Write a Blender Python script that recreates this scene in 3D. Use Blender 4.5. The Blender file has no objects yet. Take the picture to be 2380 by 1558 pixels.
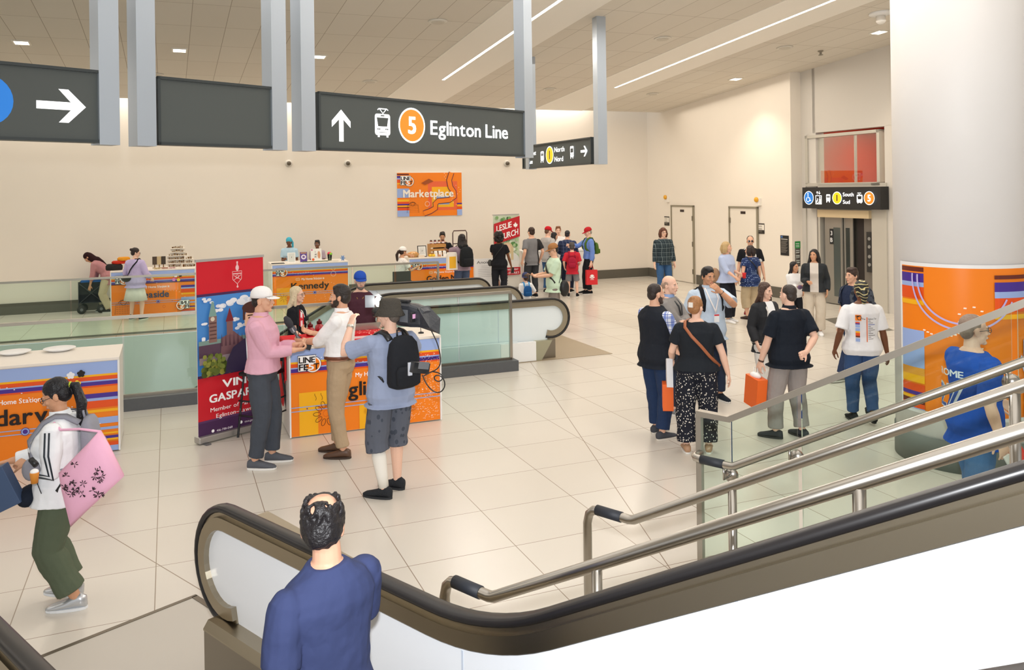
import bpy, bmesh, math, random
from mathutils import Vector as V, Matrix
R = math.radians
sc = bpy.context.scene
COL = sc.collection
random.seed(7)
# ------------------------------------------------------------------ camera
HC, FPX, CX, CY, RS = 2.8, 1930.0, 1190.0, 442.0, 0.014      # eye height, focal length (px of 2380), principal point, roll
cam_d = bpy.data.cameras.new('camera'); cam = bpy.data.objects.new('camera', cam_d); COL.objects.link(cam)
cam_d.sensor_width = 36; cam_d.lens = FPX/2380*36; cam_d.shift_y = -(779-CY)/2380
cam_d.clip_end = 200
rc = math.sqrt(1-RS*RS)
cam.matrix_world = Matrix(((rc, RS, 0, 0), (0, 0, -1, 0), (-RS, rc, 0, HC), (0, 0, 0, 1)))
sc.camera = cam
# ------------------------------------------------------------------ world, exposure, big lights
w = bpy.data.worlds.new('hall_ambient'); sc.world = w; w.use_nodes = True
bg = w.node_tree.nodes['Background']; bg.inputs[0].default_value = (0.97, 0.985, 1.0, 1); bg.inputs[1].default_value = 0.7
sc.view_settings.view_transform = 'Standard'; sc.view_settings.look = 'None'
sc.view_settings.exposure = 0.10; sc.view_settings.gamma = 1.0; sc.view_settings.use_curve_mapping = False
AR = R(22.5)          # back wall runs along local x of this frame, depth along local y: coordinates (s, n)
ER = R(-41.5)         # escalator frame: x = uphill, y = across to the right
MA = Matrix.Rotation(AR, 4, 'Z'); ME = Matrix.Rotation(ER, 4, 'Z')
def lamp(name, kind, loc, energy, color=(1, 1, 1), size=None, size_y=None, rot=(0, 0, 0), **kw):
    d = bpy.data.lights.new(name, kind); d.energy = energy; d.color = color
    if kind == 'AREA':
        d.shape = 'RECTANGLE'; d.size = size; d.size_y = size_y or size
    elif size: d.shadow_soft_size = size
    for k, v in kw.items(): setattr(d, k, v)
    o = bpy.data.objects.new(name, d); COL.objects.link(o); o.location = loc; o.rotation_euler = rot
    return o
CEIL_Z0, CEIL_N0, CEIL_K = 5.14, 22.0, 0.08                    # ceiling plane: rises towards the viewer
def ceil_z(n): return CEIL_Z0 + CEIL_K*(CEIL_N0-n)
# the photographer's flash, a hand above the lens
lamp('camera_flash', 'SPOT', (0.02, -0.05, 3.06), 1250, (0.95, 0.97, 1.0), size=0.05, rot=(R(86), 0, R(-2)), spot_size=R(100), spot_blend=1.0)
# unseen area lamps added under the ceiling as broad warm fill, no fixtures
WARM = (1.0, 0.91, 0.79)
for i, (s, n) in enumerate(((-11, 18), (0, 18), (10, 18), (-9, 9), (0, 9), (9, 9), (3, 1))):
    p = MA @ V((s, n, ceil_z(n)-0.15))
    lamp('ceiling_fill', 'AREA', p, 150, WARM if n > 15 else (1, .96, .91), 8, 6, (R(-4.6), 0, AR))
for s in (-15, -9, -3, 3, 9):                                     # cove behind the ceiling edge washing the back wall
    p = MA @ V((s, 22.42, 5.6)); lamp('cove_light', 'AREA', p, 55, WARM, 6.0, 0.25, (R(12), 0, AR))
# ------------------------------------------------------------------ pixel -> place
def ray(px, py):
    u = (px-CX)/FPX; v = -(py-CY)/FPX
    return V((u*rc+v*RS, 1.0, v*rc-u*RS))
def fl(px, py, z=0.0):
    d = ray(px, py); t = (z-HC)/d.z
    return V((d.x*t, t, z))
def at(px, py, dep):
    d = ray(px, py); return V((d.x*dep, dep, HC+d.z*dep))
def on_plane(px, py, p0, nrm):
    d = ray(px, py); c = V((0, 0, HC)); t = (V(p0)-c).dot(V(nrm))/d.dot(V(nrm)); return c+d*t
def ceil_pt(px, py):
    nb = MA.to_3x3() @ V((0, CEIL_K, 1.0)); p0 = MA @ V((0, CEIL_N0, CEIL_Z0)); return on_plane(px, py, p0, nb)
# ------------------------------------------------------------------ materials
def lin(h):
    if isinstance(h, str):
        h = h.lstrip('#'); h = [int(h[i:i+2], 16)/255 for i in (0, 2, 4)]
    return tuple(c/12.92 if c <= .04045 else ((c+.055)/1.055)**2.4 for c in h[:3])+(1,)
_M = {}
def mat(hexc, rough=.6, metal=0., spec=.5, bump=0., bs=40., var=0., emit=0., coat=0.):
    key = (hexc, rough, metal, spec, bump, bs, var, emit, coat)
    if key in _M: return _M[key]
    m = bpy.data.materials.new('m_'+hexc); m.use_nodes = True; nt = m.node_tree; b = nt.nodes['Principled BSDF']
    b.inputs['Base Color'].default_value = lin(hexc); b.inputs['Roughness'].default_value = rough
    b.inputs['Metallic'].default_value = metal; b.inputs['Specular IOR Level'].default_value = spec
    b.inputs['Coat Weight'].default_value = coat
    if emit: b.inputs['Emission Color'].default_value = lin(hexc); b.inputs['Emission Strength'].default_value = emit
    if bump or var:
        tc = nt.nodes.new('ShaderNodeTexCoord'); ns = nt.nodes.new('ShaderNodeTexNoise'); ns.inputs['Scale'].default_value = bs
        ns.inputs['Detail'].default_value = 3
        nt.links.new(tc.outputs['Object'], ns.inputs['Vector'])
        if bump:
            bp = nt.nodes.new('ShaderNodeBump'); bp.inputs['Strength'].default_value = bump; bp.inputs['Distance'].default_value = .02
            nt.links.new(ns.outputs['Fac'], bp.inputs['Height']); nt.links.new(bp.outputs['Normal'], b.inputs['Normal'])
        if var:
            mx = nt.nodes.new('ShaderNodeMix'); mx.data_type = 'RGBA'
            c = lin(hexc); mx.inputs[6].default_value = tuple(x*(1-var) for x in c[:3])+(1,); mx.inputs[7].default_value = tuple(min(1, x*(1+var)) for x in c[:3])+(1,)
            nt.links.new(ns.outputs['Fac'], mx.inputs[0]); nt.links.new(mx.outputs[2], b.inputs['Base Color'])
    _M[key] = m
    return m
def cloth(hexc, bump=.35, bs=14., rough=.85): return mat(hexc, rough, spec=.2, bump=bump, bs=bs, var=.06)
def skin(hexc): return mat(hexc, .5, spec=.35, bump=.03, bs=80, var=.05)
def hairm(hexc): return mat(hexc, .45, spec=.4, bump=.5, bs=60, var=.3)
class NT:                                                          # tiny node helper
    def __init__(s, name):
        s.m = bpy.data.materials.new(name); s.m.use_nodes = True; s.t = s.m.node_tree; s.b = s.t.nodes['Principled BSDF']
    def n(s, typ, **kw):
        x = s.t.nodes.new('ShaderNode'+typ)
        for k, v in kw.items(): setattr(x, k, v)
        return x
    def l(s, a, b): s.t.links.new(a, b)
    def math(s, op, a, b=None, c=None):
        x = s.n('Math', operation=op)
        for i, v in enumerate((a, b, c)):
            if v is None: continue
            if isinstance(v, (int, float)): x.inputs[i].default_value = v
            else: s.l(v, x.inputs[i])
        return x.outputs[0]
    def mix(s, f, a, b):
        x = s.n('Mix', data_type='RGBA')
        for i, v in ((0, f), (6, a), (7, b)):
            if isinstance(v, str): x.inputs[i].default_value = lin(v)
            elif isinstance(v, (int, float)): x.inputs[i].default_value = v
            else: s.l(v, x.inputs[i])
        return x.outputs[2]
    def xyz(s):
        tc = s.n('TexCoord'); sp = s.n('SeparateXYZ'); s.l(tc.outputs['Object'], sp.inputs[0]); return sp.outputs, tc.outputs['Object']
    def col(s, c): s.l(c, s.b.inputs['Base Color'])
def stripe(t, coord, period, width, off=0.):
    return t.math('LESS_THAN', t.math('MODULO', t.math('ADD', coord, 50*period+off), period), width)
def plaid(name, base, c1, c2, p=.07, w1=.022, w2=.006):
    t = NT(name); (x, y, z), o = t.xyz(); u = t.math('ADD', x, t.math('MULTIPLY', y, .6))
    a = t.mix(t.math('MULTIPLY', stripe(t, u, p, w1), .75), base, c1); a = t.mix(t.math('MULTIPLY', stripe(t, z, p, w1), .55), a, c1)
    a = t.mix(t.math('MULTIPLY', stripe(t, u, p, w2, p*.5), .8), a, c2); a = t.mix(t.math('MULTIPLY', stripe(t, z, p, w2, p*.5), .8), a, c2)
    t.col(a); t.b.inputs['Roughness'].default_value = .85; t.b.inputs['Specular IOR Level'].default_value = .2
    return t.m
def dots(name, base, c1, scale=30., thr=.3, rnd=0., stretch=1.):
    t = NT(name); (x, y, z), o = t.xyz(); vo = t.n('TexVoronoi'); vo.inputs['Scale'].default_value = scale; vo.inputs['Randomness'].default_value = rnd
    mp = t.n('Mapping'); mp.inputs['Scale'].default_value = (1, 1, stretch); t.l(o, mp.inputs[0]); t.l(mp.outputs[0], vo.inputs['Vector'])
    t.col(t.mix(t.math('LESS_THAN', vo.outputs['Distance'], thr), base, c1)); t.b.inputs['Roughness'].default_value = .85
    t.b.inputs['Specular IOR Level'].default_value = .2
    return t.m
def glass(name, tint=(.90, .97, .94), refl=.10):
    m = bpy.data.materials.new(name); m.use_nodes = True; nt = m.node_tree; nt.nodes.clear()
    o = nt.nodes.new('ShaderNodeOutputMaterial'); tr = nt.nodes.new('ShaderNodeBsdfTransparent'); gl = nt.nodes.new('ShaderNodeBsdfGlossy')
    fr = nt.nodes.new('ShaderNodeFresnel'); fr.inputs[0].default_value = 1.35; mx = nt.nodes.new('ShaderNodeMixShader')
    tr.inputs[0].default_value = tint+(1,); gl.inputs['Roughness'].default_value = .02; gl.inputs[0].default_value = (.9, 1, .97, 1)
    nt.links.new(fr.outputs[0], mx.inputs[0]); nt.links.new(tr.outputs[0], mx.inputs[1]); nt.links.new(gl.outputs[0], mx.inputs[2]); nt.links.new(mx.outputs[0], o.inputs[0])
    return m
GLASS = glass('balustrade_glass'); CLEAR = glass('clear_glass', (.97, .98, .98))
STEEL = mat('#b9b4ac', .28, 1.0); STEELD = mat('#8f887c', .33, 1.0); BRONZE = mat('#a79d8a', .30, 1.0)
WHITE = mat('#f2f1ef', .4); BLACK = mat('#15161a', .5); RUBBER = mat('#1d1b1c', .35)
# ------------------------------------------------------------------ mesh building
class MB:
    def __init__(s): s.v = []; s.f = []; s.mi = []; s.sm = []; s.cur = 0; s.smooth = False
    def add(s, vs, fs):
        b = len(s.v); s.v += [tuple(x) for x in vs]
        for f in fs: s.f.append(tuple(i+b for i in f)); s.mi.append(s.cur); s.sm.append(s.smooth)
        return s
    def box(s, c, d, rot=None):
        x, y, z = d[0]/2, d[1]/2, d[2]/2
        vs = [V((a, b, e)) for e in (-z, z) for b in (-y, y) for a in (-x, x)]
        if rot is not None: vs = [rot @ v for v in vs]
        c = V(c)
        return s.add([v+c for v in vs], [(0, 2, 3, 1), (4, 5, 7, 6), (0, 1, 5, 4), (2, 6, 7, 3), (0, 4, 6, 2), (1, 3, 7, 5)])
    def bx(s, x0, x1, y0, y1, z0, z1): return s.box(((x0+x1)/2, (y0+y1)/2, (z0+z1)/2), (x1-x0, y1-y0, z1-z0))
    def loft(s, rings, cap=True):
        n = len(rings[0]); vs = [p for r in rings for p in r]; fs = []
        for i in range(len(rings)-1):
            for j in range(n):
                a, b = i*n+j, i*n+(j+1) % n; fs.append((a, b, b+n, a+n))
        if cap: fs.append(tuple(range(n-1, -1, -1))); fs.append(tuple(range((len(rings)-1)*n, len(rings)*n)))
        return s.add(vs, fs)
    def tube(s, pts, rad, seg=10, cap=True, round_=False):
        pts = [V(p) for p in pts]; n = len(pts)
        if not isinstance(rad, (list, tuple)): rad = [rad]*n
        rings = []; up = None
        for i, p in enumerate(pts):
            d = (pts[min(i+1, n-1)]-pts[max(i-1, 0)]).normalized()
            if up is None: up = V((0, 0, 1)) if abs(d.z) < .9 else V((0, 1, 0))
            a = d.cross(up)
            if a.length < 1e-5: a = d.orthogonal()
            a.normalize(); b = a.cross(d).normalized(); up = b
            if round_ and i == 0:
                for q in (.45, .85): rings.append([p-d*rad[i]*math.sqrt(1-q*q)+(a*math.cos(2*math.pi*j/seg)+b*math.sin(2*math.pi*j/seg))*rad[i]*q for j in range(seg)])
            rings.append([p+(a*math.cos(2*math.pi*j/seg)+b*math.sin(2*math.pi*j/seg))*rad[i] for j in range(seg)])
            if round_ and i == n-1:
                for q in (.85, .45): rings.append([p+d*rad[i]*math.sqrt(1-q*q)+(a*math.cos(2*math.pi*j/seg)+b*math.sin(2*math.pi*j/seg))*rad[i]*q for j in range(seg)])
        return s.loft(rings, cap)
    def ell(s, c, r, rot=None, seg=14, st=9):
        c = V(c); rings = []
        for i in range(1, st):
            th = math.pi*i/st; z = -math.cos(th); q = math.sin(th); ring = []
            for j in range(seg):
                a = 2*math.pi*j/seg; p = V((r[0]*q*math.cos(a), r[1]*q*math.sin(a), r[2]*z))
                ring.append((rot @ p if rot is not None else p)+c)
            rings.append(ring)
        return s.loft(rings)
    def lathe(s, prof, c=(0, 0, 0), seg=24, cap=True):
        c = V(c); return s.loft([[c+V((r*math.cos(2*math.pi*j/seg), r*math.sin(2*math.pi*j/seg), z)) for j in range(seg)] for r, z in prof], cap)
    def prism(s, poly, f0, f1):                                    # poly of 2-D points, f0/f1 map (a,b) -> 3-D on each side
        n = len(poly); vs = [f0(*p) for p in poly]+[f1(*p) for p in poly]
        fs = [tuple(range(n-1, -1, -1)), tuple(range(n, 2*n))]+[(i, (i+1) % n, (i+1) % n+n, i+n) for i in range(n)]
        return s.add(vs, fs)
    def xf(s, M):
        s.v = [tuple(M @ V(p)) for p in s.v]; return s
    def build(s, name, mats, parent=None, loc=None, rotz=None, remesh=0, smooth_it=0, bevel=0, smooth=None, kind=None):
        me = bpy.data.meshes.new(name); me.from_pydata(s.v, [], s.f)
        for m in (mats if isinstance(mats, (list, tuple)) else [mats]): me.materials.append(m)
        me.polygons.foreach_set('material_index', s.mi)
        sm = s.sm if smooth is None else [smooth]*len(s.f)
        me.polygons.foreach_set('use_smooth', sm)
        bm = bmesh.new(); bm.from_mesh(me); bmesh.ops.recalc_face_normals(bm, faces=bm.faces); bm.to_mesh(me); bm.free()
        o = bpy.data.objects.new(name, me); COL.objects.link(o)
        if parent: o.parent = parent
        if loc is not None: o.location = loc
        if rotz is not None: o.rotation_euler = (0, 0, rotz)
        if remesh:
            r = o.modifiers.new('surface', 'REMESH'); r.mode = 'VOXEL'; r.voxel_size = remesh; r.use_smooth_shade = True
            if smooth_it: q = o.modifiers.new('soften', 'SMOOTH'); q.factor = .5; q.iterations = smooth_it
        if bevel:
            b = o.modifiers.new('edge', 'BEVEL'); b.width = bevel; b.segments = 2; b.limit_method = 'ANGLE'
        if kind: o['kind'] = kind
        return o
def tag(o, label, cat, group=None):
    o['label'] = label; o['category'] = cat
    if group: o['group'] = group
    return o
def thing(name, label, cat, loc=(0, 0, 0), rotz=0., group=None):
    o = bpy.data.objects.new(name, None); COL.objects.link(o); o.empty_display_size = .1
    o.location = loc; o.rotation_euler = (0, 0, rotz)
    return tag(o, label, cat, group)
def dup(root, loc, label=None, rotz=None):
    r = root.copy(); COL.objects.link(r); r.location = loc
    if rotz is not None: r.rotation_euler = (0, 0, rotz)
    if label: r['label'] = label
    for ch in list(root.children):
        c = ch.copy(); COL.objects.link(c); c.parent = r
        for g in list(ch.children):
            d = g.copy(); COL.objects.link(d); d.parent = c
    return r
# ------------------------------------------------------------------ flat printed graphics (one mesh, a material per colour)
_TX = {}
def text_mesh(body, bold):
    k = (body, bold)
    if k not in _TX:
        c = bpy.data.curves.new('t', 'FONT'); c.body = body; c.size = 1; c.offset = bold; c.resolution_u = 3
        o = bpy.data.objects.new('t', c); me = bpy.data.meshes.new_from_object(o)
        _TX[k] = ([tuple(v.co) for v in me.vertices], [tuple(p.vertices) for p in me.polygons])
        bpy.data.objects.remove(o); bpy.data.curves.remove(c); bpy.data.meshes.remove(me)
    return _TX[k]
class GR:
    def __init__(s, step=.0006): s.mb = MB(); s.cols = {}; s.z = 0.; s.step = step
    def _c(s, col, **kw):
        if col not in s.cols: s.cols[col] = len(s.cols)
        s.mb.cur = s.cols[col]; s.z += s.step
    def poly(s, pts, col):
        s._c(col); s.mb.add([(x, y, s.z) for x, y in pts], [tuple(range(len(pts)))]); return s
    def rect(s, x0, y0, x1, y1, col): return s.poly([(x0, y0), (x1, y0), (x1, y1), (x0, y1)], col)
    def circ(s, x, y, r, col, n=28, ry=None): return s.poly([(x+r*math.cos(2*math.pi*i/n), y+(ry or r)*math.sin(2*math.pi*i/n)) for i in range(n)], col)
    def rrect(s, x0, y0, x1, y1, r, col):
        p = []
        for cx, cy, a in ((x1-r, y1-r, 0), (x0+r, y1-r, 90), (x0+r, y0+r, 180), (x1-r, y0+r, 270)):
            p += [(cx+r*math.cos(R(a+d)), cy+r*math.sin(R(a+d))) for d in (0, 30, 60, 90)]
        return s.poly(p, col)
    def line(s, pts, wd, col, closed=False):
        s._c(col); n = len(pts); L = []
        for i in range(n):
            a = V(pts[(i-1) % n] if closed or i else pts[0]); b = V(pts[(i+1) % n] if closed or i < n-1 else pts[-1])
            d = (b-a).normalized(); q = V((-d.y, d.x))*wd/2; L.append((V(pts[i])+q, V(pts[i])-q))
        vs = [(p.x, p.y, s.z) for pr in L for p in pr]
        s.mb.add(vs, [(2*i, 2*i+1, (2*i+3) % (2*n), (2*i+2) % (2*n)) for i in range(n if closed else n-1)]); return s
    def ring(s, x, y, r, wd, col, n=36, a0=0, a1=360):
        cl = a1-a0 == 360; m = n if cl else n+1
        return s.line([(x+r*math.cos(R(a0+(a1-a0)*i/n)), y+r*math.sin(R(a0+(a1-a0)*i/n))) for i in range(m)], wd, col, cl)
    def text(s, body, x, y, h, col, bold=.02, w=None, align='l', slope=0., sx=1.):
        k = h/.70; vs, fs, px = [], [], 0.
        for ch in body:
            if ch == ' ': px += .27; continue
            v_, f_ = text_mesh(ch, 0)
            if not v_: continue
            a0 = min(v[0] for v in v_); a1 = max(v[0] for v in v_); n0 = len(vs)
            vs += [(v[0]-a0+px, v[1]) for v in v_]; fs += [tuple(i+n0 for i in f) for f in f_]; px += a1-a0+.085
        x1 = max(px-.085, .01); kx = (w/x1) if w else k*sx; wd = x1*abs(kx); ox = x-(0 if align == 'l' else wd/2 if align == 'c' else wd)
        s._c(col)
        for bi, (bx, by) in enumerate(((bold, bold*.6), (bold, -bold*.6), (-bold, bold*.6), (-bold, -bold*.6)) if bold > .005 else ((0, 0),)): s.z += .0003*(bi > 0); s.mb.add([(ox+v[0]*kx+bx*k, y+v[1]*k+slope*v[0]*kx+by*k, s.z) for v in vs], fs)
        return s
    def dots(s, pts, r, col):
        s._c(col)
        for x, y in pts: s.mb.add([(x-r*1.3, y-r*.5, s.z), (x+r, y-r*.7, s.z), (x+r*1.2, y+r*.5, s.z), (x-r, y+r*.7, s.z)], [(0, 1, 2, 3)])
        return s
    def build(s, name, parent, M, mk=None, curve=None, **kw):
        ms = [(mk or {}).get(c) or mat(c, .35, spec=.4) for c in s.cols]
        mb = s.mb
        if curve:                                                  # wrap on a cylinder: cut into strips first
            me = bpy.data.meshes.new('c'); me.from_pydata(mb.v, [], mb.f); me.polygons.foreach_set('material_index', mb.mi)
            bm = bmesh.new(); bm.from_mesh(me); xs = [v.co.x for v in bm.verts]; x = min(xs)+.05
            while x < max(xs):
                bmesh.ops.bisect_plane(bm, geom=bm.verts[:]+bm.edges[:]+bm.faces[:], plane_co=(x, 0, 0), plane_no=(1, 0, 0)); x += .05
            bm.verts.index_update(); mb.v = [tuple(curve(v.co)) for v in bm.verts]; mb.f = [tuple(v.index for v in f.verts) for f in bm.faces]
            mb.mi = [f.material_index for f in bm.faces]; mb.sm = [True]*len(mb.f); bm.free(); bpy.data.meshes.remove(me)
        else: mb.xf(M)
        return mb.build(name, ms, parent, **kw)
def face_m(o, u, n):                                               # matrix: local x->u, y->up, z->n at o
    u = V(u).normalized(); n = V(n).normalized(); v = n.cross(u); M = Matrix((u, v, n)).transposed().to_4x4(); M.translation = V(o); return M
# ================================================================== the setting
def struct(mb, name, m, frame=None, **kw):
    o = mb.build(name, m, kind='structure', **kw)
    if frame is not None: o.rotation_euler = (0, 0, frame)
    return o
# floor: large pale tiles with thin dark joints, a hole where the escalators go down
HS, HN0, HN1 = 4.6, 12.1, 18.2                                    # escalator well: s < HS, HN0 < n < HN1
t = NT('floor_tiles'); (x, y, z), o_ = t.xyz()
br = t.n('TexBrick'); br.offset = 0; br.squash = 1
for k, v in (('Scale', 1), ('Mortar Size', .0035), ('Mortar Smooth', .1), ('Brick Width', .87), ('Row Height', .78), ('Bias', 0)): br.inputs[k].default_value = v
br.inputs['Color1'].default_value = lin('#d7d1c7'); br.inputs['Color2'].default_value = lin('#d3ccc1'); br.inputs['Mortar'].default_value = lin('#8d7c6b')
mp = t.n('Mapping'); mp.inputs['Location'].default_value = (.12, .2, 0); t.l(o_, mp.inputs[0]); t.l(mp.outputs[0], br.inputs['Vector'])
def dline(p, q):                                                   # diagonal saw cut in the slab between two spots seen on the floor
    p = MA.inverted() @ fl(*p); q = MA.inverted() @ fl(*q); d = (q-p).normalized(); c = -d.y*p.x+d.x*p.y
    return t.math('LESS_THAN', t.math('ABSOLUTE', t.math('SUBTRACT', t.math('ADD', t.math('MULTIPLY', x, -d.y), t.math('MULTIPLY', y, d.x)), c)), .004)
dl = t.math('MAXIMUM', dline((205, 1215), (455, 1365)), dline((1350, 1015), (1600, 1385)))
cc = t.mix(dl, br.outputs['Color'], '#8d7c6b')
nz = t.n('TexNoise'); nz.inputs['Scale'].default_value = 1.3; t.l(o_, nz.inputs['Vector'])
t.col(t.mix(t.math('MULTIPLY', nz.outputs['Fac'], .10), cc, '#b9ab98'))
t.b.inputs['Roughness'].default_value = .24; t.b.inputs['Specular IOR Level'].default_value = .45
f = MB()
for a, b, c, d in ((-30, 30, -8, HN0), (-30, 30, HN1, 26), (HS, 30, HN0, HN1)):
    f.add([(a, c, 0), (b, c, 0), (b, d, 0), (a, d, 0)], [(0, 1, 2, 3)])
struct(f, 'floor', t.m, AR)
WELL = mat('#cfdcd6', .5)
f = MB(); f.bx(-30, HS, HN0-.02, HN0, -4.2, -.01); f.bx(-30, HS, HN1, HN1+.02, -4.2, -.01); f.bx(HS, HS+.02, HN0, HN1, -4.2, -.01)
struct(f, 'wall_stairwell', WELL, AR)
f = MB(); f.bx(-30, HS, HN0, HN1, -4.25, -4.2); struct(f, 'floor_lower', mat('#c9bfb0', .4), AR)
# dark stone kerb round the well
KERB = mat('#55575a', .45, bump=.05, bs=30, var=.08)
f = MB(); f.bx(-30, 4.98, HN0-.25, HN0+.0, 0, .16); struct(f, 'trim_kerb_near', KERB, AR)
# walls
WALLM = mat('#ece3d6', .55, var=.02, bs=1.2)
BW, RW, RN = 22.8, 14.13, 16.2                                     # back wall n, right wall s, right wall ends here
f = MB(); f.bx(-30, RW+.2, BW, BW+.2, 0, 7); struct(f, 'wall_back', WALLM, AR)
f = MB(); f.bx(RW, RW+1.2, RN, BW, 0, 7.5); struct(f, 'wall_right', WALLM, AR)
ELW = RW+.32
f = MB(); f.bx(ELW, ELW+.25, 17.0-.8, 15.7, 0, 7.5); f.bx(ELW, ELW+.25, -5, 12.5, 0, 7.5); f.bx(ELW, ELW+.25, 12.4, 15.8, 4.08, 7.5)
f.bx(ELW, ELW+.25, 12.4, 13.62, 0, 4.1)
struct(f, 'wall_elevator', mat('#d5cfc6', .5), AR)
# red lift lobby behind the elevator glass
f = MB(); f.bx(ELW+2.4, ELW+2.5, 11, 17, 0, 4.4); f.bx(ELW+.3, ELW+2.4, 15.9, 16, 0, 4.4); struct(f, 'wall_lift_shaft', mat('#c8452e', .5, var=.1, bs=1), AR)
f = MB(); f.bx(ELW+.25, ELW+2.4, 12.4, 16, 4.3, 4.4); struct(f, 'ceiling_lift_shaft', mat('#b78e60', .6), AR)
lamp('lobby_light', 'AREA', MA @ V((ELW+1.3, 14.2, 4.2)), 45, (1, .85, .65), 1.2, 2, (0, 0, AR))
BB = mat('#5d594f', .5)
f = MB(); f.bx(-30, RW, BW-.025, BW, 0, .27); struct(f, 'baseboard_back', BB, AR)
f = MB()
for a, b in ((21.5, BW-.03), (18.75, 20.2), (16.25, 17.4)): f.bx(RW-.025, RW, a, b, 0, .27)
struct(f, 'baseboard_right', BB, AR)
f = MB(); f.bx(ELW-.025, ELW, 11.5, 13.3, 0, .27); struct(f, 'baseboard_elevator', BB, AR)
# ceiling: sloped tiled plane, ends short of the back wall
t = NT('ceiling_tiles'); (x, y, z), o_ = t.xyz()
br = t.n('TexBrick'); br.offset = 0
for k, v in (('Scale', 1), ('Mortar Size', .006), ('Mortar Smooth', .3), ('Brick Width', .565), ('Row Height', 1.3)): br.inputs[k].default_value = v
br.inputs['Color1'].default_value = lin('#dfd8cc'); br.inputs['Color2'].default_value = lin('#dbd3c6'); br.inputs['Mortar'].default_value = lin('#a79b8b')
mp = t.n('Mapping'); mp.inputs['Location'].default_value = (.17, .4, 0); t.l(o_, mp.inputs[0]); t.l(mp.outputs[0], br.inputs['Vector']); t.col(br.outputs['Color'])
t.b.inputs['Roughness'].default_value = .8
def ceil_strip(s0, s1, n0, n1, dz, th=.06):
    m = MB(); vs = []
    for s_, n_ in ((s0, n0), (s1, n0), (s1, n1), (s0, n1)): vs.append((s_, n_, ceil_z(n_)+dz))
    m.add(vs+[(a, b, c+th) for a, b, c in vs], [(0, 1, 2, 3), (7, 6, 5, 4), (0, 4, 5, 1), (1, 5, 6, 2), (2, 6, 7, 3), (3, 7, 4, 0)]); return m
struct(ceil_strip(-30, RW+3, -8, CEIL_N0, 0, .3), 'ceiling', t.m, AR)
CB = mat('#f6f1e8', .6)
LIT = mat('#fff6ea', .5, emit=9.0)
iA = MA.inverted()
for i, (px, py, w0, w1) in enumerate(((1030, 185, 894, 1039), (1430, 203, 1294, 1424))):
    c = iA @ ceil_pt(px, py); e0 = iA @ ceil_pt(w0, 230); e1 = iA @ ceil_pt(w1, 230)
    for a, b, nm in ((e0.x, c.x-.035, 1), (c.x+.035, e1.x, 2)):
        struct(ceil_strip(a, b, -8, CEIL_N0+.002, -.012, .012), f'trim_{2*i+nm}', CB, AR)
    struct(ceil_strip(c.x-.035, c.x+.035, c.y, CEIL_N0+.002, -.012, .012), f'trim_end_{i+1}', CB, AR)
    m = ceil_strip(c.x-.033, c.x+.033, 2.0, c.y, -.008, .008)
    o = m.build('linear_light', LIT); o.rotation_euler = (0, 0, AR)
    tag(o, ('long ceiling slot light left of the second hanging sign post', 'long ceiling slot light running towards the round column')[i], 'ceiling light', 'slot lights')
    mid = (c.y+2)/2; p = MA @ V((c.x, mid, ceil_z(mid)-.03))
    lamp('slot_light', 'AREA', p, 160, (1, .93, .83), .07, c.y-2, (R(-4.6), 0, AR))
# square downlights, round speakers, sprinkler, dome
def cth(name, label, cat, px, py, parts, group):
    p = ceil_pt(px, py); o = thing(name, label, cat, p, AR, group); o.rotation_euler = (math.atan(CEIL_K)*-1, 0, AR)
    for nm, m, ma in parts(): m.build(nm, ma, o)
    return p
DLIT = mat('#fff1dc', .4, emit=14.)
def dl_parts():
    a = MB(); a.bx(-.14, .14, -.14, -.11, -.02, 0); a.bx(-.14, .14, .11, .14, -.02, 0); a.bx(-.14, -.11, -.11, .11, -.02, 0); a.bx(.11, .14, -.11, .11, -.02, 0)
    b = MB(); b.bx(-.11, .11, -.11, .11, -.008, -.001)
    return (('frame', a, mat('#e8e2d6', .5)), ('diffuser', b, DLIT))
for (px, py, lb) in ((50, 98, 'square ceiling downlight above the arrow sign at far left'), (417, 116, 'square ceiling downlight above the blank dark sign'), (742, 131, 'square ceiling downlight right of the main sign post'),
                 (2043, 74, 'square ceiling downlight close to the round column'), (1710, 183, 'square ceiling downlight above the two white doors')):
    p = cth('downlight', lb, 'ceiling light', px, py, dl_parts, 'square downlights')
    lamp('downlight_beam', 'SPOT', p+V((0, 0, -.06)), 130, (1, .86, .68), size=.08, spot_size=R(105), spot_blend=.8)
def sp_parts():
    a = MB(); a.smooth = True; a.lathe([(.15, 0), (.17, -.004), (.16, -.02), (.12, -.024)], seg=28); b = MB(); b.lathe([(.118, -.02), (.118, -.03), (.06, -.034)], seg=24)
    return (('rim', a, mat('#dcd6ca', .5)), ('grille', b, mat('#d0c9bc', .7)))
for px, py, lb in ((1018, 49, 'round ceiling speaker above the main sign right half'), (1540, 89, 'round ceiling speaker beside the long slot light'), (1277, 207, 'round ceiling speaker between the two hanging posts'),
                   (860, 189, 'round ceiling speaker just above the main sign'), (1824, 110, 'round ceiling speaker above the elevator corner'), (1517, 218, 'round ceiling speaker near the back corner of the hall'), (362, 173, 'round ceiling speaker partly behind the blank sign post')):
    cth('ceiling_speaker', lb, 'speaker', px, py, sp_parts, 'round ceiling speakers')
def dm():
    a = MB(); a.smooth = True; a.lathe([(.2, 0), (.2, -.03), (.08, -.06)], seg=28); b = MB(); b.smooth = True; b.lathe([(.08, -.05), (.085, -.16), (.06, -.2), (.02, -.22)])
    return (('plate', a, WHITE), ('dome', b, mat('#e6e0d6', .2)))
cth('dome_camera', 'white dome camera on the ceiling beside the column top', 'camera', 2046, 30, dm, None)
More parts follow.
